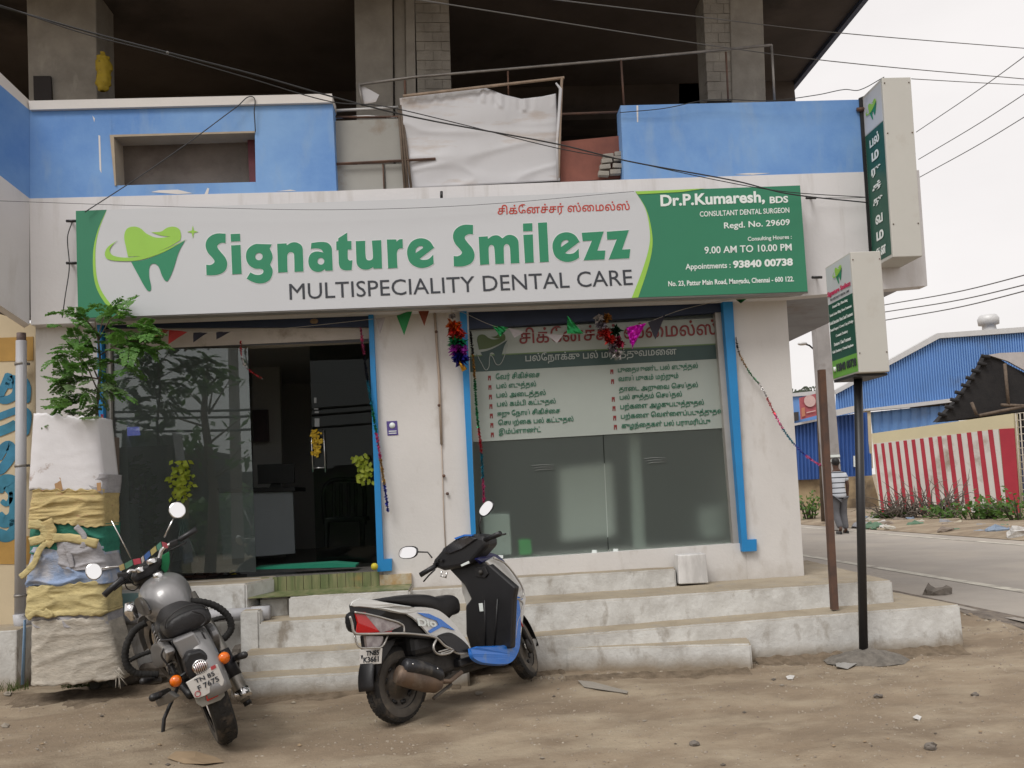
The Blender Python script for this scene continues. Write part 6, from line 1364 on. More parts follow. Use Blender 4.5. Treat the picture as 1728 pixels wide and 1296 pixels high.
mb = MB(); mb.grid(tarp, 90, 50); o = mb.build('sheet', mat('tarp_cloth', (.57, .57, .59), .6, var=.06, scale=2, dirt=(.44, .36, .3), dirtcut=(.55, .72), dscale=2.5, dstretch=(.5, 1, 2)), TP, fix=False); md = o.modifiers.new('t', 'SOLIDIFY'); md.thickness = .003
for a, b, r in (((680, 162), (952, 131), .014), ((948, 132), (942, 300), .013)):
    mb = MB(); mb.tube([P(*a, -.07), P(*b, -.07)], r, 6, smooth=False); mb.build('wooden_batten', mat('pale_batten', (.38, .29, .22), .85, var=.3, scale=10), TP)
mb = MB(); mb.tube([P(938, 140, -.08), P(946, 150, -.08), P(940, 240, -.08), P(941, 304, -.08)], [.008, .016, .012, .01], 6); mb.build('rolled_edge', MATS['tarp_cloth'], TP)
for a, b in (((676, 178), (688, 318)), ((681, 210), (694, 318)), ((673, 185), (683, 318))):
    mb = MB(); mb.tube([P(*a, -.03), P(*b, -.08)], .011, 6); mb.build('wooden_stick', M_wood, TP)
GP = thing('grey_board', 'grey boarded panel filling the gap right of the left blue parapet', 'board', P(620, 318, -.0))
def gpan(name, pts, Y, d, m, par=GP): mb = MB(); pprism(mb, pts, Y, Y+d); return mb.build(name, m, par)
M_gb = mat('weathered_board', (.34, .335, .31), .8, var=.12, scale=2, dirt=(.24, .2, .16), dirtcut=(.58, .75), dscale=4)
gpan('panel', [(566, 204), (674, 200), (677, 272), (568, 276)], -.02, .02, M_gb); gpan('panel', [(568, 279), (645, 277), (647, 320), (569, 322)], -.02, .02, M_gb); gpan('panel', [(650, 277), (680, 276), (682, 318), (652, 320)], -.02, .02, M_gb)
for a, b in (((565, 277), (735, 268)),): mb = MB(); mb.tube([P(*a, -.06), P(*b, -.06)], .013, 4, smooth=False); mb.build('rail', M_rust, GP)
mb = MB(); mb.tube([P(646, 276, -.05), P(648, 320, -.05)], .006, 5); mb.build('rod', M_rust, GP)
RL = thing('pipe_railing', 'thin galvanised pipe railing above the parapet gap with a rail running to the right', 'railing', P(950, 170, .1))
for pts, r, m_ in (([(605, 143), (700, 130), (830, 119), (1050, 100), (1302, 76)], .013, M_metal), ([(1302, 76), (1307, 170)], .012, M_metal), ([(606, 143), (612, 178)], .012, M_metal), ([(683, 136), (684, 165)], .01, M_rust), ([(857, 120), (858, 165)], .008, M_rust), ([(1048, 102), (1053, 180)], .01, M_rust), ([(1225, 88), (1229, 170)], .01, M_rust), ([(562, 187), (620, 184), (672, 181)], .014, M_flash), ([(565, 198), (760, 197), (940, 193), (1046, 189)], .012, M_rust), ([(565, 199), (620, 196), (670, 199)], .010, M_flash)):
    mb = MB(); mb.tube([P(*p, .04) for p in pts], r, 8); mb.build('pipe', m_, RL)
mb = MB(); mb.prism([P(*p, .06) for p in [(607, 142), (640, 160), (634, 172), (612, 176)]], (0, .004, 0)); mb.build('torn_cloth', MATS['tarp_cloth'], RL)
RB = thing('rusty_sheet', 'rust red metal sheet with peeled ochre paint beside the right blue parapet', 'metal sheet', P(995, 305, .02))
gpan('sheet', [(944, 239), (1046, 229), (1049, 300), (946, 308)], .02, .02, mat('rust_sheet', (.24, .085, .06), .8, col2=(.17, .06, .045), scale=4, dirt=(.4, .28, .14), dirtcut=(.6, .7), dscale=3, dstretch=(1, 1, .7)), RB)
for i, (x, y) in enumerate(((1010, 296), (1030, 294), (1013, 286), (1034, 283), (1016, 276), (1036, 272), (1038, 264), (1018, 268))):
    mb = MB(); a = P(x, y, -.05); mb.box(a.x, a.x+.095, -.06, .0, a.z, a.z+.042)
    rot = random.uniform(-.12, .12); mb.v = [Vector((a.x+(v.x-a.x)*math.cos(rot)-(v.z-a.z)*math.sin(rot), v.y, a.z+(v.x-a.x)*math.sin(rot)+(v.z-a.z)*math.cos(rot))) for v in mb.v]
    tag(mb.build('loose_brick', M_brick, None, bevel=.004), 'broken brick in the small pile between the rusty sheet and blue parapet', 'brick', 'loose bricks beside the right parapet')
def sackf(u, v):
    a = u*2*math.pi; h = [.3, .8, 1, .95, .85, .95, 1.0, .7, .35][min(8, int(v*8))]; c = P(173+math.sin(v*3)*2, 88+v*66, .45); r = .075*h*(1+.25*noise.noise(Vector((math.cos(a)*2, math.sin(a)*2, v*6))))
    return c+Vector((math.cos(a)*r*.95, math.sin(a)*r*.8, 0))
mb = MB(); mb.grid(sackf, 30, 24); tag(mb.build('yellow_sack', mat('bright_yellow_sack', (.42, .3, .02), .7, var=.2, scale=10, dirt=(.1, .08, .03), dirtcut=(.62, .68), dscale=22), None), 'yellow printed sack hanging on the left upper column', 'sack')

# ================================================================== overhead wires
M_wire = mat('cable', (.03, .03, .032), .6, var=.1); M_wireg = mat('grey_cable', (.13, .125, .12), .6, var=.1)
def wire(label, pts, Ys, r, m=M_wire, group=None, name='cable'):
    q = curve(pts, 6, False); n = len(q); mb = MB()
    mb.tube([P(x, y, float(np.interp(i/(n-1), np.linspace(0, 1, len(Ys)), Ys))) for i, (x, y) in enumerate(q)], r, 6); return tag(mb.build(name, m, None), label, 'cable', group)
wire('thick twisted service cable sagging across the whole front from the top left', [(-40, 2), (0, 11), (150, 54), (285, 89), (430, 126), (560, 163), (700, 198), (940, 243), (1060, 272), (1240, 305), (1330, 327), (1465, 342)], [-3.2, -1.6, -.3], .0055)
wire('thinner companion cable looping just under the thick service cable', [(-40, 0), (0, 9), (140, 56), (280, 92), (420, 132), (560, 172), (640, 178), (760, 205), (940, 250), (1055, 271), (1235, 309), (1330, 324), (1465, 333)], [-3.2, -1.6, -.3], .0035)
mb = MB(); mb.sphere(P(283, 89, -2.6), .009, 8, 6); mb.v = [v for v in mb.v]; tag(mb.build('cable_tie', M_wireg, None), 'small cable clamp on the thick cable over the left ceiling', 'clamp')
wire('grey overhead line crossing the dark ceiling to the right edge, upper one', [(900, -6), (942, 0), (1160, 26), (1400, 54), (1760, 84)], [-2.5, 1.5], .0045, M_wireg)
wire('grey overhead line crossing the dark ceiling to the right edge, lower one', [(670, -5), (709, 0), (1128, 66), (1400, 103), (1760, 136)], [-2.5, 1.5], .0045, M_wireg)
wire('thin line from the top of the corner sign to the right edge', [(1538, 133), (1640, 139), (1760, 145)], [-.3, 1], .004, M_wireg)
for i, (a, b, l) in enumerate((((1546, 223), (1760, 72), 'uppermost slanting line rising right of the corner sign'), ((1550, 269), (1760, 138), 'middle slanting line rising right of the corner sign'), ((1552, 299), (1760, 178), 'lowest slanting line rising right of the corner sign'))):
    wire(l, [a, ((a[0]+b[0])/2, (a[1]+b[1])/2+3), b], [6, 3], .007, M_wireg)
for i, (a, b, l) in enumerate((((1490, 515), (1760, 456), 'topmost thin far wire right of the post sign'), ((1490, 527), (1760, 473), 'second thin far wire right of the post sign'), ((1490, 541), (1760, 483), 'lowest thin far wire right of the post sign'))):
    wire(l, [a, ((a[0]+b[0])/2, (a[1]+b[1])/2+5), b], [12, 6], .011, M_wireg)
wire('thin black wire lying along the top of the right blue parapet to the corner sign', [(1046, 190), (1120, 183), (1200, 168), (1300, 170), (1380, 160), (1425, 151), (1450, 152), (1492, 130)], [-.17, -.3], .004)
wire('dark wire slanting from the signboard corner over the recess to the left parapet top', [(143, 358), (240, 295), (330, 232), (400, 180), (426, 163), (429, 190), (431, 222)], [-.4, -.2, -.16], .0045)
wire('fine wire along the white fascia just above the signboard', [(-20, 338), (0, 339), (300, 349), (560, 354), (800, 346), (1070, 323)], [-.5, -.4], .002)
wire('loose black wire hanging down the white wall left of the signboard', [(122, 374), (114, 400), (117, 450), (110, 500), (105, 536)], [-.2, -.2], .0045)
wire('short curled black wire on the wall under the fascia at left', [(104, 588), (95, 602), (99, 612)], [-.03, -.03], .005)
wire('straight black wire stub hanging on the wall beside the sapling', [(131, 545), (132, 575), (132, 606)], [-.03, -.03], .004)
wire('short black hooked wire on the fascia beside the corner sign', [(1368, 334), (1430, 334), (1462, 333)], [-.2, -.2], .003)

# ================================================================== bunting, foil, tinsel
def foil(name, col, r=.25): return mat(name, col, r, .75, var=.35, scale=25)
def flag_string(name, label, pts, Y, flags, r=.0022):
    t = thing(name, label, 'bunting', P(pts[0][0], pts[0][1], Y)); mb = MB(); mb.tube([P(x, y, Y) for x, y in curve(pts, 5, False)], r, 5); mb.build('string', mat('string', (.4, .37, .33), .8), t)
    for i, (a, b, c, col, fo) in enumerate(flags):
        A_, B_, C_ = P(*a, Y), P(*b, Y), P(*c, Y-.02); n_ = 6; rows = []
        for j in range(n_+1):
            f = j/n_; L0, R0 = A_.lerp(C_, f), B_.lerp(C_, f)
            rows.append([L0.lerp(R0, k/4)+Vector((0, math.sin(k*1.6+j+i)*.007*(1-f), 0)) for k in range(5)])
        mb = MB(); mb.add([p for r_ in rows for p in r_], [(j*5+k, j*5+k+1, (j+1)*5+k+1, (j+1)*5+k) for j in range(n_) for k in range(4)], not fo)
        mb.build('flag', foil('foil_'+col[0], col[1]) if fo else mat('paper_'+col[0], col[1], .7, var=.1), t)
R_, G_, Bk, Br, Or, Gy, Mg = ('red', (.35, .02, .015)), ('green', (.015, .22, .06)), ('black', (.012, .01, .02)), ('brown', (.2, .045, .02)), ('orange', (.6, .12, .02)), ('grey', (.33, .3, .3)), ('magenta', (.65, .03, .5))
flag_string('bunting_string', 'string of dark red and black paper flags across the top of the dark doorway', [(225, 548), (252, 551), (285, 556), (340, 561), (392, 559), (480, 554), (560, 546), (632, 538)], -.13, [((256, 553), (285, 557), (266, 572), Br, 0), ((285, 556), (316, 560), (284, 581), R_, 0), ((326, 561), (351, 561), (326, 578), Bk, 0), ((365, 560), (391, 559), (365, 573), Bk, 0)])
flag_string('bunting_string', 'string with grey, green and brown flags across the white middle pillar', [(632, 538), (645, 536), (670, 532), (695, 524), (725, 522)], -.12, [((634, 537), (650, 536), (641, 565), Gy, 0), ((669, 532), (696, 524), (682, 566), G_, 0), ((705, 523), (725, 522), (716, 550), Br, 0)])
flag_string('bunting_string', 'string with crumpled green and black flags across the top of the frosted window', [(760, 522), (780, 527), (830, 549), (880, 560), (953, 564), (1015, 561), (1057, 552), (1089, 545), (1121, 533), (1153, 522), (1215, 508), (1262, 503)], -.13,
    [((830, 548), (858, 553), (844, 568), G_, 1), ((858, 553), (886, 560), (868, 570), Gy, 0), ((921, 564), (950, 565), (940, 579), Gy, 0), ((957, 532), (957, 563), (985, 563), G_, 1), ((1093, 544), (1122, 532), (1106, 573), Bk, 0), ((1240, 504), (1262, 503), (1250, 512), G_, 1)])
def tuft(name, par, c, r, m, n=70, flat=.8, w=.006):
    mb = MB(); r *= 1.15; w *= 1.7
    for k in range(n):
        d = Vector((random.gauss(0, 1), random.gauss(0, 1), random.gauss(0, flat))).normalized(); s = d.orthogonal().normalized()*w*random.uniform(.6, 1.6); L_ = r*random.uniform(.55, 1.05)
        p1 = c+d*L_*.6+Vector((0, 0, random.uniform(-.2, .2)*r)); p2 = c+d*L_+Vector((random.uniform(-.2, .2), random.uniform(-.2, .2), random.uniform(-.5, .1)))*r*.6
        mb.add([c+d*L_*.1-s, c+d*L_*.1+s, p1+s*1.3, p1-s*1.3, p2], [(0, 1, 2, 3), (3, 2, 4)])
    return mb.build(name, m, par, fix=False)
F1d = thing('foil_hanging', 'orange, green, purple and blue foil decoration hanging beside the frosted window top left', 'decoration', P(775, 625, -.2))
for (x, y, r, nm, col) in ((763, 533, .03, 'foil_white', (.7, .65, .62)), (766, 549, .072, 'foil_orange', (.85, .16, .02)), (771, 563, .075, 'foil_scarlet', (.7, .05, .04)), (772, 577, .08, 'foil_emerald', (.01, .33, .12)), (775, 590, .085, 'foil_purple', (.4, .04, .4)), (777, 603, .075, 'foil_navy', (.03, .03, .3))):
    tuft('foil_tuft', F1d, P(x, y, -.2), r, foil(nm, col), 110, .35, .007)
mb = MB(); mb.tube([P(774, 606, -.2), P(784, 625, -.2)], [.014, .024], 10); mb.build('gold_bell', foil('foil_gold', (.8, .42, .04), .2), F1d)
mb = MB(); mb.tube([P(762, 518, -.2), P(763, 533, -.2)], .002, 5); mb.build('string', MATS['string'], F1d)
F2d = thing('foil_cluster', 'red, white and green foil flower cluster hanging before the frosted window top', 'decoration', P(1030, 595, -.16))
for (x, y, r, nm, col) in ((1010, 538, .05, 'foil_white', 0), (1024, 537, .05, 'foil_amber', (.4, .17, .03)), (1015, 548, .06, 'foil_silver', (.5, .45, .5)), (1022, 562, .065, 'foil_scarlet', 0), (1040, 558, .06, 'foil_darkgreen', (.005, .05, .02)), (1030, 575, .06, 'foil_scarlet', 0), (1045, 577, .06, 'foil_crimson', (.3, .02, .05)), (1033, 586, .05, 'foil_silver', 0), (1042, 597, .05, 'foil_white', 0)):
    tuft('foil_tuft', F2d, P(x, y, -.16), r, MATS.get(nm) or foil(nm, col), 60, .9)
F3d = thing('magenta_foil', 'crumpled bright magenta foil flag glinting beside the red foil cluster', 'decoration', P(1068, 585, -.15))
def mfoil(u, v):
    tl, tr, tip = P(1056, 553, -.15), P(1090, 545, -.15), P(1067, 588, -.15); q = tl.lerp(tr, u).lerp(tip, v**1.2); return q+Vector((noise.noise(Vector((u*6, v*6, 0)))*.01, noise.noise(Vector((u*5, v*5, 2)))*.05, 0))
mb = MB(); mb.grid(mfoil, 12, 12, smooth=False); mb.build('foil', foil('foil_magenta2', (.85, .04, .7), .3), F3d)
def tinsel(label, pts, Y, segs, step=3, size=.017, dy=None):
    step *= .7; size *= 1.35
    t = thing('tinsel_garland', label, 'garland', P(pts[-1][0], pts[-1][1], Y)); q = curve(pts, 12, False); ln = [0]
    for i in range(1, len(q)): ln.append(ln[-1]+math.hypot(q[i][0]-q[i-1][0], q[i][1]-q[i-1][1]))
    tot = ln[-1]; n = int(tot/step); ns = len(segs)
    mb = MB(); mb.tube([P(x, y, Y+.004) for x, y in q[::4]+[q[-1]]], .0015, 4); mb.build('string', MATS['string'], t)
    for si, (nm, col) in enumerate(segs):
        mb = MB()
        for k in range(int(n*si/ns), int(n*(si+1)/ns)):
            d = k*step; x = float(np.interp(d, ln, [p[0] for p in q])); y = float(np.interp(d, ln, [p[1] for p in q])); c = P(x, y, Y+(dy(d/tot) if dy else 0))
            for j in range(3):
                a = Vector((random.gauss(0, 1), random.gauss(0, 1), random.gauss(0, .7))).normalized()*size*random.uniform(.7, 1.4); b = a.orthogonal().normalized()*size*.6; mb.add([c-a*.5-b*.5, c+a*.5-b*.3, c+a*.7+b*.5, c-a*.4+b*.6], [(0, 1, 2, 3)])
        o = mb.build('tinsel_section', MATS.get(nm) or foil(nm, col), t, fix=False); o['kind'] = 'stuff'
tn = {k: ('foil_t'+k, c) for k, c in (('red', (.55, .03, .05)), ('white', (.7, .68, .68)), ('green', (.03, .3, .12)), ('teal', (.03, .25, .35)), ('blue', (.03, .05, .4)), ('pink', (.7, .12, .3)), ('gold', (.5, .3, .08)), ('purple', (.25, .05, .3)), ('black', (.02, .02, .03)))}
tinsel('short red tinsel hanging from the doorway top and swinging right', [(406, 577), (407, 598), (413, 617), (428, 630), (444, 640)], -.02, [tn['red'], tn['white'], tn['red']], 4, .014)
tinsel('thin tinsel running down along the right blue door frame onto the white pillar', [(609, 555), (613, 590), (620, 640), (630, 700), (638, 750), (646, 800), (655, 865)], -.08, [tn['pink'], tn['black'], tn['teal'], tn['green'], tn['pink'], tn['gold'], tn['blue']])
tinsel('tinsel hanging along the left edge of the frosted window', [(794, 560), (798, 600), (801, 640), (805, 700), (812, 760), (817, 850)], -.06, [tn['black'], tn['gold'], tn['green'], tn['green'], tn['red'], tn['teal'], tn['pink']])
tinsel('multicoloured tinsel slanting from the right window frame down to the rusty post', [(1242, 570), (1247, 595), (1266, 630), (1286, 655), (1303, 690), (1322, 725), (1345, 755), (1368, 775), (1388, 787)], -.06, [tn['black'], tn['gold'], tn['green'], tn['white'], tn['red'], tn['pink'], tn['teal'], tn['blue'], tn['pink']], 3.4, .014, dy=lambda t: -.8*max(0, t-.35)/.65)
tinsel('purple and red tinsel strip down the blue frame behind the sack-wrapped guard', [(172, 700), (172, 760), (170, 830), (170, 890)], -.08, [tn['red'], tn['purple'], tn['red'], tn['purple']], 4, .014)
mb = MB(); mb.sphere(P(530, 542, -.08), .03, 8, 6, (1.2, .6, .8)); tag(mb.build('mud_nest', mat('mud', (.22, .15, .09), .95, bump=.6), None), 'brown mud nest stuck under the dark shutter box above the doorway', 'nest')

# ================================================================== inside the clinic
zf_ = rz+.001
def item(name, label, cat, pts, Y, d, m, bev=.004):
    mb = MB(); pprism(mb, pts, Y, Y+d); return tag(mb.build(name, m, None, bevel=bev), label, cat)
RC = thing('reception_counter', 'pale grey reception counter inside the dark doorway', 'counter', P(460, 930, 2.2))
def rc(name, pts, Y, d, m): mb = MB(); pprism(mb, pts, Y, Y+d); mb.build(name, m, RC, bevel=.004)
M_ctr = mat('counter_laminate', (.42, .46, .49), .5, var=.05)
rc('front_panel', [(372, 832), (494, 829), (498, 934), (380, 944)], 1.6, .04, M_ctr); rc('counter_top', [(366, 824), (498, 822), (498, 829), (370, 832)], 1.55, .6, M_black); rc('side_panel', [(368, 832), (373, 832), (381, 944), (376, 944)], 1.6, .6, M_ctr)
MN = thing('computer_monitor', 'black computer monitor standing on the reception counter', 'monitor', P(465, 824, 1.8))
mb = MB(); pprism(mb, [(434, 784), (496, 782), (497, 815), (435, 817)], 1.75, 1.78); mb.build('screen', M_plas, MN, bevel=.004)
mb = MB(); pprism(mb, [(458, 815), (472, 815), (476, 823), (454, 823)], 1.79, 1.81); mb.build('stand', M_plas, MN)
CH = thing('plastic_chair', 'dark plastic armchair just inside the right glass door leaf', 'chair', P(583, 930, .9))
M_pc = mat('dark_plastic', (.02, .02, .022), .35, var=.1)
def ch(name, pts, Y, d): mb = MB(); pprism(mb, pts, Y, Y+d); mb.build(name, M_pc, CH, bevel=.008)
mb = MB(); mb.tube([P(*p, 1.1) for p in curve([(549, 885), (546, 830), (556, 813), (582, 809), (606, 812), (615, 830), (615, 885)], 5, False)], .022, 8); mb.build('back_frame', M_pc, CH)
for x in (563, 575, 588, 600): ch('back_slat', [(x-3, 815), (x+3, 815), (x+3, 875), (x-3, 875)], 1.1, .015)
ch('seat', [(548, 874), (615, 872), (617, 880), (548, 882)], .8, .4)
for x, Y in ((550, .8), (612, .8), (552, 1.15), (610, 1.15)): ch('leg', [(x-4, 880), (x+4, 880), (x+3, 925), (x-2, 925)], Y, .03)
item('wall_poster', 'dark framed picture on the wall left of the doorway', 'poster', [(426, 692), (452, 691), (454, 745), (428, 746)], 2.45, .03, mat('dark_poster', (.05, .02, .025), .4, var=.4, scale=10))
item('teal_cabinet', 'low pale teal cabinet behind the left end of the glass pane', 'cabinet', [(190, 852), (232, 850), (236, 940), (192, 944)], .5, .4, mat('teal_laminate', (.42, .58, .54), .5))
item('blue_light_panel', 'small glowing blue violet light behind the upper left of the glass pane', 'light', [(196, 722), (232, 720), (234, 734), (198, 736)], 1.4, .05, mat('violet_glow', (.1, .1, .3), .5, emit=((.25, .25, .9), .45)), .0)
item('green_doormat', 'thin green mat on the floor just inside the doorway', 'mat', [(430, 958), (560, 950), (600, 953), (600, 957), (432, 961)], .14, .25, mat('green_mat', (.01, .2, .12), .9), 0)
def hangleaf(name, label, pts, Y, m, n, r=.04, lf=.05, lw=.018):
    t = thing(name, label, 'garland', P(pts[-1][0], pts[-1][1], Y)); mb = MB(); q = curve(pts, 6, False)
    for k in range(n):
        c = P(*q[int(random.random()*(len(q)-1))], Y)+Vector((random.gauss(0, r), random.gauss(0, r*.4), random.gauss(0, r*.3))); leaflet(mb, c, Vector((random.uniform(-1, 1), random.uniform(-.5, .2), random.uniform(-1, .2))).normalized(), Vector((random.uniform(-.5, .5), -1, random.uniform(-.5, .5))).normalized(), lf*random.uniform(.7, 1.3), lw)
    mb.build('leaves', m, t, fix=False); mb = MB(); mb.tube([P(*p, Y+.01) for p in q], .003, 5); mb.build('string', MATS['string'], t)
M_yl = leaf_mat('yellow_leaf', (.42, .45, .05), (.2, .28, .03))
hangleaf('leaf_garland', 'hanging bunch of yellow green leaves behind the glass left of the doorway', [(300, 778), (305, 800), (302, 820), (310, 840)], .04, M_yl, 130)
hangleaf('leaf_garland', 'yellow flower garland looped on the steel door handle', [(531, 728), (534, 745), (531, 770)], .5, mat('marigold', (.65, .42, .02), .7, var=.3, scale=30), 110, .018, .03, .012)
hangleaf('leaf_garland', 'pale yellow green leaf garland at the right end of the door glass', [(608, 770), (615, 790), (616, 815)], .4, M_yl, 90, .03)
bush('indoor_plant', 'leafy potted plant behind the glass above the teal cabinet', 'plant', P(212, 846, .7), .16, .12, .35, 200, M_weed, .09, .03, 10)
bush('indoor_plant', 'green climbing plant inside the glass right of the teal cabinet', 'plant', P(250, 935, .6), .1, .1, .75, 300, M_weed, .08, .03, 10)
TS = thing('tripod_stand', 'thin metal tripod stand behind the glass above the motorcycle', 'stand', P(312, 950, .5))
for x in (288, 310, 334): mb = MB(); mb.tube([P(309, 878, .5), P(x, 950, .45+.1*(x == 310))], .007, 6); mb.build('leg', st_, TS)
mb = MB(); mb.tube([P(305, 830, .5), P(309, 880, .5)], .008, 6); mb.build('pole', st_, TS)

# sandals on the landing
def sandal(c, rot, m, label):
    t = thing('sandal', label, 'sandal', c, 'sandals on the landing by the glass'); ol = [(math.cos(a)*.13, math.sin(a)*(.045+.008*math.cos(a))) for a in [2*math.pi*k/20 for k in range(20)]]
    rr = lambda x, y: (c.x+x*math.cos(rot)-y*math.sin(rot), c.y+x*math.sin(rot)+y*math.cos(rot))
    mb = MB(); mb.prism([Vector((*rr(x, y), c.z)) for x, y in ol], (0, 0, .018)); mb.build('sole', m, t, bevel=.004)
    mb = MB()
    for s in (-1, 1): mb.tube([Vector((*rr(.07, 0), c.z+.02)), Vector((*rr(.03, .03*s), c.z+.045)), Vector((*rr(-.03, .045*s), c.z+.02))], .007, 6)
    mb.build('strap', m, t)
zl_ = P(300, 995, -.42).z+.02
for (px_1, rot, col, lab) in ((333, .2, (.12, .06, .04), 'brown sandal leftmost of the row on the landing'), (352, .5, (.1, .05, .04), 'brown sandal second from left on the landing'), (375, .1, (.05, .03, .03), 'dark sandal third from left on the landing'), (392, -.1, (.02, .02, .02), 'black sandal rightmost on the landing beside the tiles')):
    p = G(px_1, 974, zl_); sandal(Vector((p.x, max(-.3, p.y), zl_+.001)), rot, mat('sandal_%d' % px_1, col, .7), lab)
mb = MB(); mb.sphere(G(393, 967, zl_+.03), .03, 10, 8); tag(mb.build('lemon', mat('lemon_skin', (.6, .5, .04), .5), None), 'small yellow lemon lying at the left end of the green tiles', 'lemon')
mb = MB(); mb.sphere(P(632, 956, -.1), .03, 10, 8); tag(mb.build('lemon', MATS['lemon_skin'], None), 'small yellow lemon at the foot of the right blue door frame', 'lemon')

# ================================================================== ground clutter
def gz(p): return gh(p.x, p.y)
mb = MB(); rnd = random.Random(3)
def pebble(mb, x, y, r):
    z = gh(x, y); o = rnd.uniform(0, 6.3); k = 6; c = Vector((x, y, z-r*.2)); fl = rnd.uniform(.4, .8)
    ring = [c+Vector((math.cos(o+2*math.pi*i/k)*r*rnd.uniform(.8, 1.25), math.sin(o+2*math.pi*i/k)*r*rnd.uniform(.7, 1.1), 0)) for i in range(k)]; top = [c+(p-c)*.6+Vector((0, 0, r*fl)) for p in ring]
    mb.add(ring+top+[c+Vector((0, 0, r*fl*1.15))], [(i, (i+1) % k, (i+1) % k+k, i+k) for i in range(k)]+[(i+k, (i+1) % k+k, 2*k) for i in range(k)])
M_peb = mat('gravel_stone', (.17, .13, .10), .95, col2=(.40, .35, .28), scale=25)
for k in range(24000):
    y = -5.3+(rnd.random()**.8)*4.9; x = rnd.uniform(-3.6, 5.6)
    if y > -.9 and x < 4.2: continue
    if rnd.random() > .35+.9*abs(noise.noise(Vector((x*.8, y*.8, 0))))+(.4 if x > 2 else 0): continue
    pebble(mb, x, y, rnd.choice([.002, .003, .003, .004, .005, .008])*rnd.uniform(.7, 1.4))
for k in range(1600):                                            # broken edge along the road
    t = rnd.uniform(.3, .95); p = N0.lerp(N1, t)-rnor*rnd.uniform(1.0, 1.8); pebble(mb, p.x, p.y, rnd.uniform(.006, .025))
for k in range(500):                                             # grit gathered at the foot of the steps
    x = rnd.uniform(P(885, 1100, -1).x, 3.6); y = -1.0-abs(rnd.gauss(0, .07))-.12*(x < 1.9); pebble(mb, x, y, rnd.uniform(.004, .014))
tag(mb.build('gravel', M_peb, None, fix=False), kind='stuff')
def place(px_1, py_1): p = G(px_1, py_1); p.z = gz(p); return p
for (x, y, r, lab) in ((1172, 1254, .022, 'small dark stone at the lower middle of the dirt ground'), (1482, 1175, .022, 'dark squarish stone on the dirt below the black post'), (1570, 1259, .025, 'small dark stone at the lower right of the dirt ground'), (1583, 1004, .12, 'rounded grey rock on the broken road edge behind the steps'), (1645, 1170, .018, 'tiny dark stone on the dirt at far right')):
    p = place(x, y); o = crumple(p, r, M_stone, 's', .7).build('stone', M_stone, None); tag(o, lab, 'stone')
def sheet(name, label, cat, pts, m, lift=.004, th=.0015, cr=.01):
    q = [place(*p) for p in pts]; c = sum(q, Vector())/len(q); mb = MB(); n = len(q)
    ring = [p+Vector((0, 0, lift+random.uniform(0, cr))) for p in q]; mid = [c.lerp(p, .5)+Vector((0, 0, lift+cr*random.uniform(.2, 1))) for p in q]
    mb.add(ring+mid+[c+Vector((0, 0, lift+cr))], [(i, (i+1) % n, (i+1) % n+n, i+n) for i in range(n)]+[(i+n, (i+1) % n+n, 2*n) for i in range(n)]); return tag(mb.build(name, m, None, solid=th, fix=False), label, cat)
M_card = mat('cardboard', (.36, .26, .16), .85, var=.15); M_pap = mat('white_paper', (.62, .6, .57), .7); M_gcl = mat('faded_cloth', (.3, .26, .21), .9, var=.2)
sheet('cardboard_sheet', 'flattened piece of brown cardboard lying at the lower left foreground', 'cardboard', [(282, 1276), (296, 1268), (330, 1267), (366, 1272), (378, 1280), (345, 1286), (310, 1284)], M_card)
sheet('plastic_scrap', 'torn grey flat scrap lying on the dirt right of the scooter', 'litter', [(975, 1150), (1000, 1150), (1060, 1166), (1058, 1170), (1020, 1164), (985, 1158)], mat('grey_scrap', (.3, .27, .23), .8))
sheet('snack_wrapper', 'small orange and white snack wrapper on the dirt below the ledge', 'litter', [(1320, 1104), (1333, 1100), (1341, 1111), (1326, 1112)], mat('orange_wrapper', (.7, .2, .12), .5, col2=(.7, .65, .6), scale=40, cut=(.45, .5)), cr=.02)
sheet('glass_bottle_scrap', 'crushed grey plastic scrap beside the cement mound', 'litter', [(1410, 1116), (1428, 1114), (1446, 1122), (1430, 1127), (1411, 1126)], mat('clear_scrap', (.35, .34, .32), .35), cr=.02)
for i, (x, y, lab) in enumerate(((1333, 1141, 'white paper scrap below the snack wrapper'), (1547, 1209, 'white paper scrap at lower right of the ground'), (0+12, 1170, 'pale brown scrap at the left edge below the tree guard'), (8, 1222, 'pale scrap at the left edge beside the bottom'), (808, 1168, 'faint pale scrap in front of the scooter front wheel'))):
    sheet('paper_scrap', lab, 'litter', [(x-7, y), (x, y-4), (x+8, y-2), (x+5, y+3), (x-4, y+3)], M_pap if i in (0, 1) else M_gcl)
for k in range(70):
    x = random.uniform(20, 1700); y = random.uniform(1140, 1290); s = random.uniform(1.5, 5)
    if 600 < x < 900 and y < 1220: continue
    o = sheet('dry_leaf', 'small dry leaf or scrap lying flat on the bare dirt', 'leaf', [(x-s, y), (x, y-s*.45), (x+s, y), (x, y+s*.4)], [M_gcl, M_card, M_dry, mat('pale_leaf_scrap', (.42, .36, .28), .9)][k % 4], lift=.002, cr=.004); o['group'] = 'dry leaves and scraps scattered over the dirt'
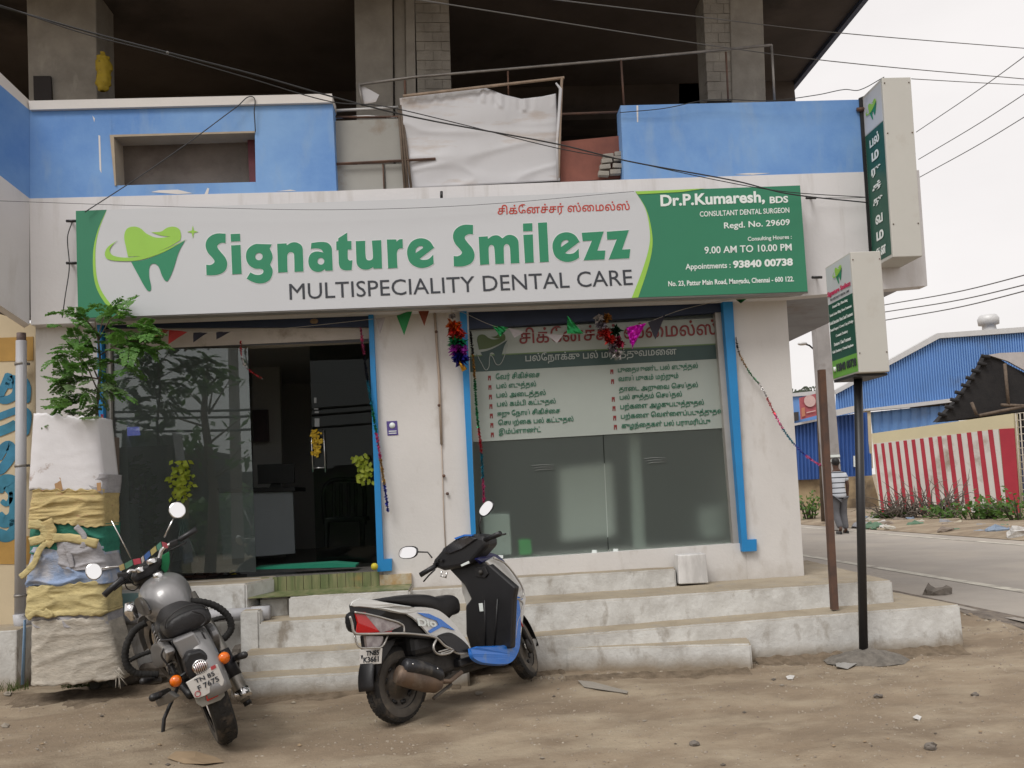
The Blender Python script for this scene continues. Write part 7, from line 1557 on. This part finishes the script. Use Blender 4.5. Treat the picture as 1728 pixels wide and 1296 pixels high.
# dark soil banked against the foot of the steps
M_soil = mat('dark_soil', (.115, .085, .055), .95, detail=12, col2=(.21, .16, .11), scale=14, bump=1, bscale=70)
def bank(pts, w, h):
    mb = MB(); q = []; 
    for (a, b) in zip(pts, pts[1:]):
        for k in range(30): q.append(tuple(np.array(a)+(np.array(b)-np.array(a))*k/30))
    rows = []
    for i, (x, y) in enumerate(q):
        ww = w*(.45+1.1*abs(noise.noise(Vector((i*.13, 0, 4))))+.3*noise.noise(Vector((i*.7, 0, 4)))); hh = h*(.5+abs(noise.noise(Vector((i*.21, 3, 0))))*1.3)
        r_ = [Vector((x, y+.04, hh))]
        for j in range(1, 6): t = j/5; r_.append(Vector((x, y-ww*t, gh(x, y-ww*t)+hh*(1-t)**1.7+noise.noise(Vector((i*.9, j*1.3, 0)))*.008*(1-t)-(.006 if j == 5 else 0)+.003)))
        rows.append(r_)
    n = 6; mb.add([p for r_ in rows for p in r_], [(i*n+j, i*n+j+1, (i+1)*n+j+1, (i+1)*n+j) for i in range(len(rows)-1) for j in range(n-1)], True)
    struct('soil_bank', mb, M_soil, fix=False)
def xy(px_1, py_1): p = G(px_1, py_1); return (p.x, p.y)
bank([(xy(1268, 1112)[0], -1.06), (xy(1420, 1100)[0], -1.08), (xy(1622, 1092)[0], -1.05)], .16, .035)
bank([(xLf-.05, -.99), (P(955, 1130, -1).x, -1.0)], .12, .015); bank([(P(955, 1130, -1.3).x, -1.24), (P(1110, 1130, -1.3).x, -1.29), (P(1266, 1130, -1.3).x, -1.35)], .08, .02)
bank([(P(392, 1150, -1.2).x, -1.22), (P(790, 1150, -1.2).x, -1.23)], .14, .02); bank([(P(10, 1150, -.9).x, -.75), (P(390, 1150, -.6).x, -.62)], .4, .03)
# broken asphalt and dark earth along the near road edge
mb = MB(); rows = []
for i in range(200):
    p = N0.lerp(N1, .25+.75*i/199)-rnor*1.0; w = .25+.35*abs(noise.noise(Vector((i*.11, 0, 8)))); rows.append([p-rnor*w*t+Vector((0, 0, (.016 if t < .05 else gh(*(p-rnor*w*t).xy)+.012*(1-t)+.004+noise.noise(Vector((i*.8, t*5, 1)))*.012))) for t in (0, .15, .4, .7, 1)])
mb.add([q for r_ in rows for q in r_], [(i*5+j, i*5+j+1, (i+1)*5+j+1, (i+1)*5+j) for i in range(199) for j in range(4)], False); struct('broken_road_edge', mb, mat('broken_asphalt', (.12, .10, .085), .95, detail=10, col2=(.24, .2, .16), scale=8, bump=1, bscale=60), fix=False)
# grass tufts at the foot of the steps
M_gr = leaf_mat('grass_blade', (.07, .12, .03), (.13, .14, .05))
mb = MB()
def blades(x, y, z, n, h, sp):
    for k in range(n):
        b = Vector((x+random.gauss(0, sp), y+random.gauss(0, sp*.5), z)); d = Vector((random.uniform(-.5, .5), random.uniform(-.5, .3), 1)).normalized()*h*random.uniform(.5, 1.2); s = Vector((random.uniform(-1, 1), random.uniform(-1, 1), 0)).normalized()*.0025
        mb.add([b-s, b+s, b+d*.6+s*.6, b+d*.6-s*.6, b+d+Vector((random.uniform(-.02, .02), 0, -.01))], [(0, 1, 2, 3), (3, 2, 4)])
for (x, y, n, h) in ((498, 1148, 70, .08), (470, 1152, 50, .06), (520, 1150, 40, .05), (1290, 1100, 30, .04), (1300, 1096, 30, .05), (265, 1095, 160, .12), (245, 1070, 60, .1), (585, 1155, 30, .04), (440, 1155, 40, .05)):
    p = G(x, y); blades(p.x, min(p.y, -.55) if x < 300 else p.y, gz(p) if x > 300 else .02, n, h, .05)
tag(mb.build('grass', M_gr, None, fix=False), kind='stuff')

# ================================================================== across the street, behind the camera (seen mirrored in the glass)
OT = thing('roadside_tree', 'broad leaved tree across the street, mirrored in the door glass', 'tree', Vector((P(340, 800, 11).x, -10.5, 0)))
tx_, ty_ = P(350, 800, 10.5).x, -10.5
mb = MB(); mb.tube([(tx_, ty_, 0), (tx_+.1, ty_, 1.6), (tx_-.1, ty_, 3.2), (tx_, ty_, 4.2)], [.12, .1, .07, .03], 10); mb.build('trunk', M_bark, OT)
lv = MB(); br_ = MB()
for k in range(17):
    z = random.uniform(1.9, 4.0); a = random.uniform(0, 6.3); r = random.uniform(.5, 1.1)*(1 if z < 3.3 else .6); tip = Vector((tx_+math.cos(a)*r, ty_+math.sin(a)*r*.7, z+random.uniform(.1, .5))); br_.tube([(tx_, ty_, z-.2), tip], [.03, .008], 5)
    for j in range(11): leaflet(lv, tip+Vector((random.gauss(0, .2), random.gauss(0, .2), random.gauss(0, .12))), Vector((random.uniform(-1, 1), random.uniform(-1, 1), random.uniform(-1, .1))).normalized(), Vector((random.uniform(-1, 1), random.uniform(-1, 1), 1)).normalized(), random.uniform(.2, .38), .06)
br_.build('limbs', M_bark, OT)['kind'] = 'stuff'; lv.build('crown', M_weed, OT, fix=False)
OP = thing('street_pole', 'round concrete pole across the street, mirrored in the door glass', 'pole', Vector((P(398, 800, 13).x, -13, 0)))
mb = MB(); mb.tube([(P(398, 800, 13).x, -13, 0), (P(388, 600, 13).x, -13, 8)], [.14, .1], 12); mb.build('pole', MATS['pole_concrete'], OP)
for z in (3.4, 3.55, 3.1):
    mb = MB(); mb.tube([(-9, -12.6, z), (-5, -12.6, z-.12), (0, -12.6, z+.05), (8, -12.6, z+.3)], .03, 6); tag(mb.build('street_cable', M_wire, None), 'dark cable strung across the street, mirrored in the door glass', 'cable', 'cables across the street mirrored in the glass')
OB = thing('opposite_building', 'dull single storey building row across the street behind the viewer', 'building', (0, -24, 0))
mb = MB()
M_ob = mat('dark_facade', (.12, .11, .10), .9, var=.4, scale=.3)
x = -40
while x < 40:
    w = random.uniform(4, 9); h = random.uniform(2.4, 3.6); mb = MB(); mb.box(x, x+w-.1, -28, -24+random.uniform(-.5, .5), 0, h); mb.build('house_block', M_ob, OB)
    mb = MB(); mb.box(x+w*.3, x+w*.5, -23.4, -23.3, 0, 2.1); mb.build('door', M_dark, OB); x += w
lv = MB()
HG = thing('street_hedge', 'dark shrub line across the street, mirrored low in the door glass', 'hedge', (0, -18, 0))
for k in range(4200):
    x = random.uniform(-14, 6); h = 1.9+noise.noise(Vector((x*.35, 0, 0)))*1.1; leaflet(lv, Vector((x, -18+random.uniform(-.7, .7), random.uniform(0, 1)*h)), Vector((random.uniform(-1, 1), random.uniform(-1, 1), random.uniform(-1, .5))).normalized(), Vector((random.uniform(-1, 1), random.uniform(-1, 1), 1)).normalized(), .35, .12)
lv.build('foliage', M_weed, HG, fix=False)
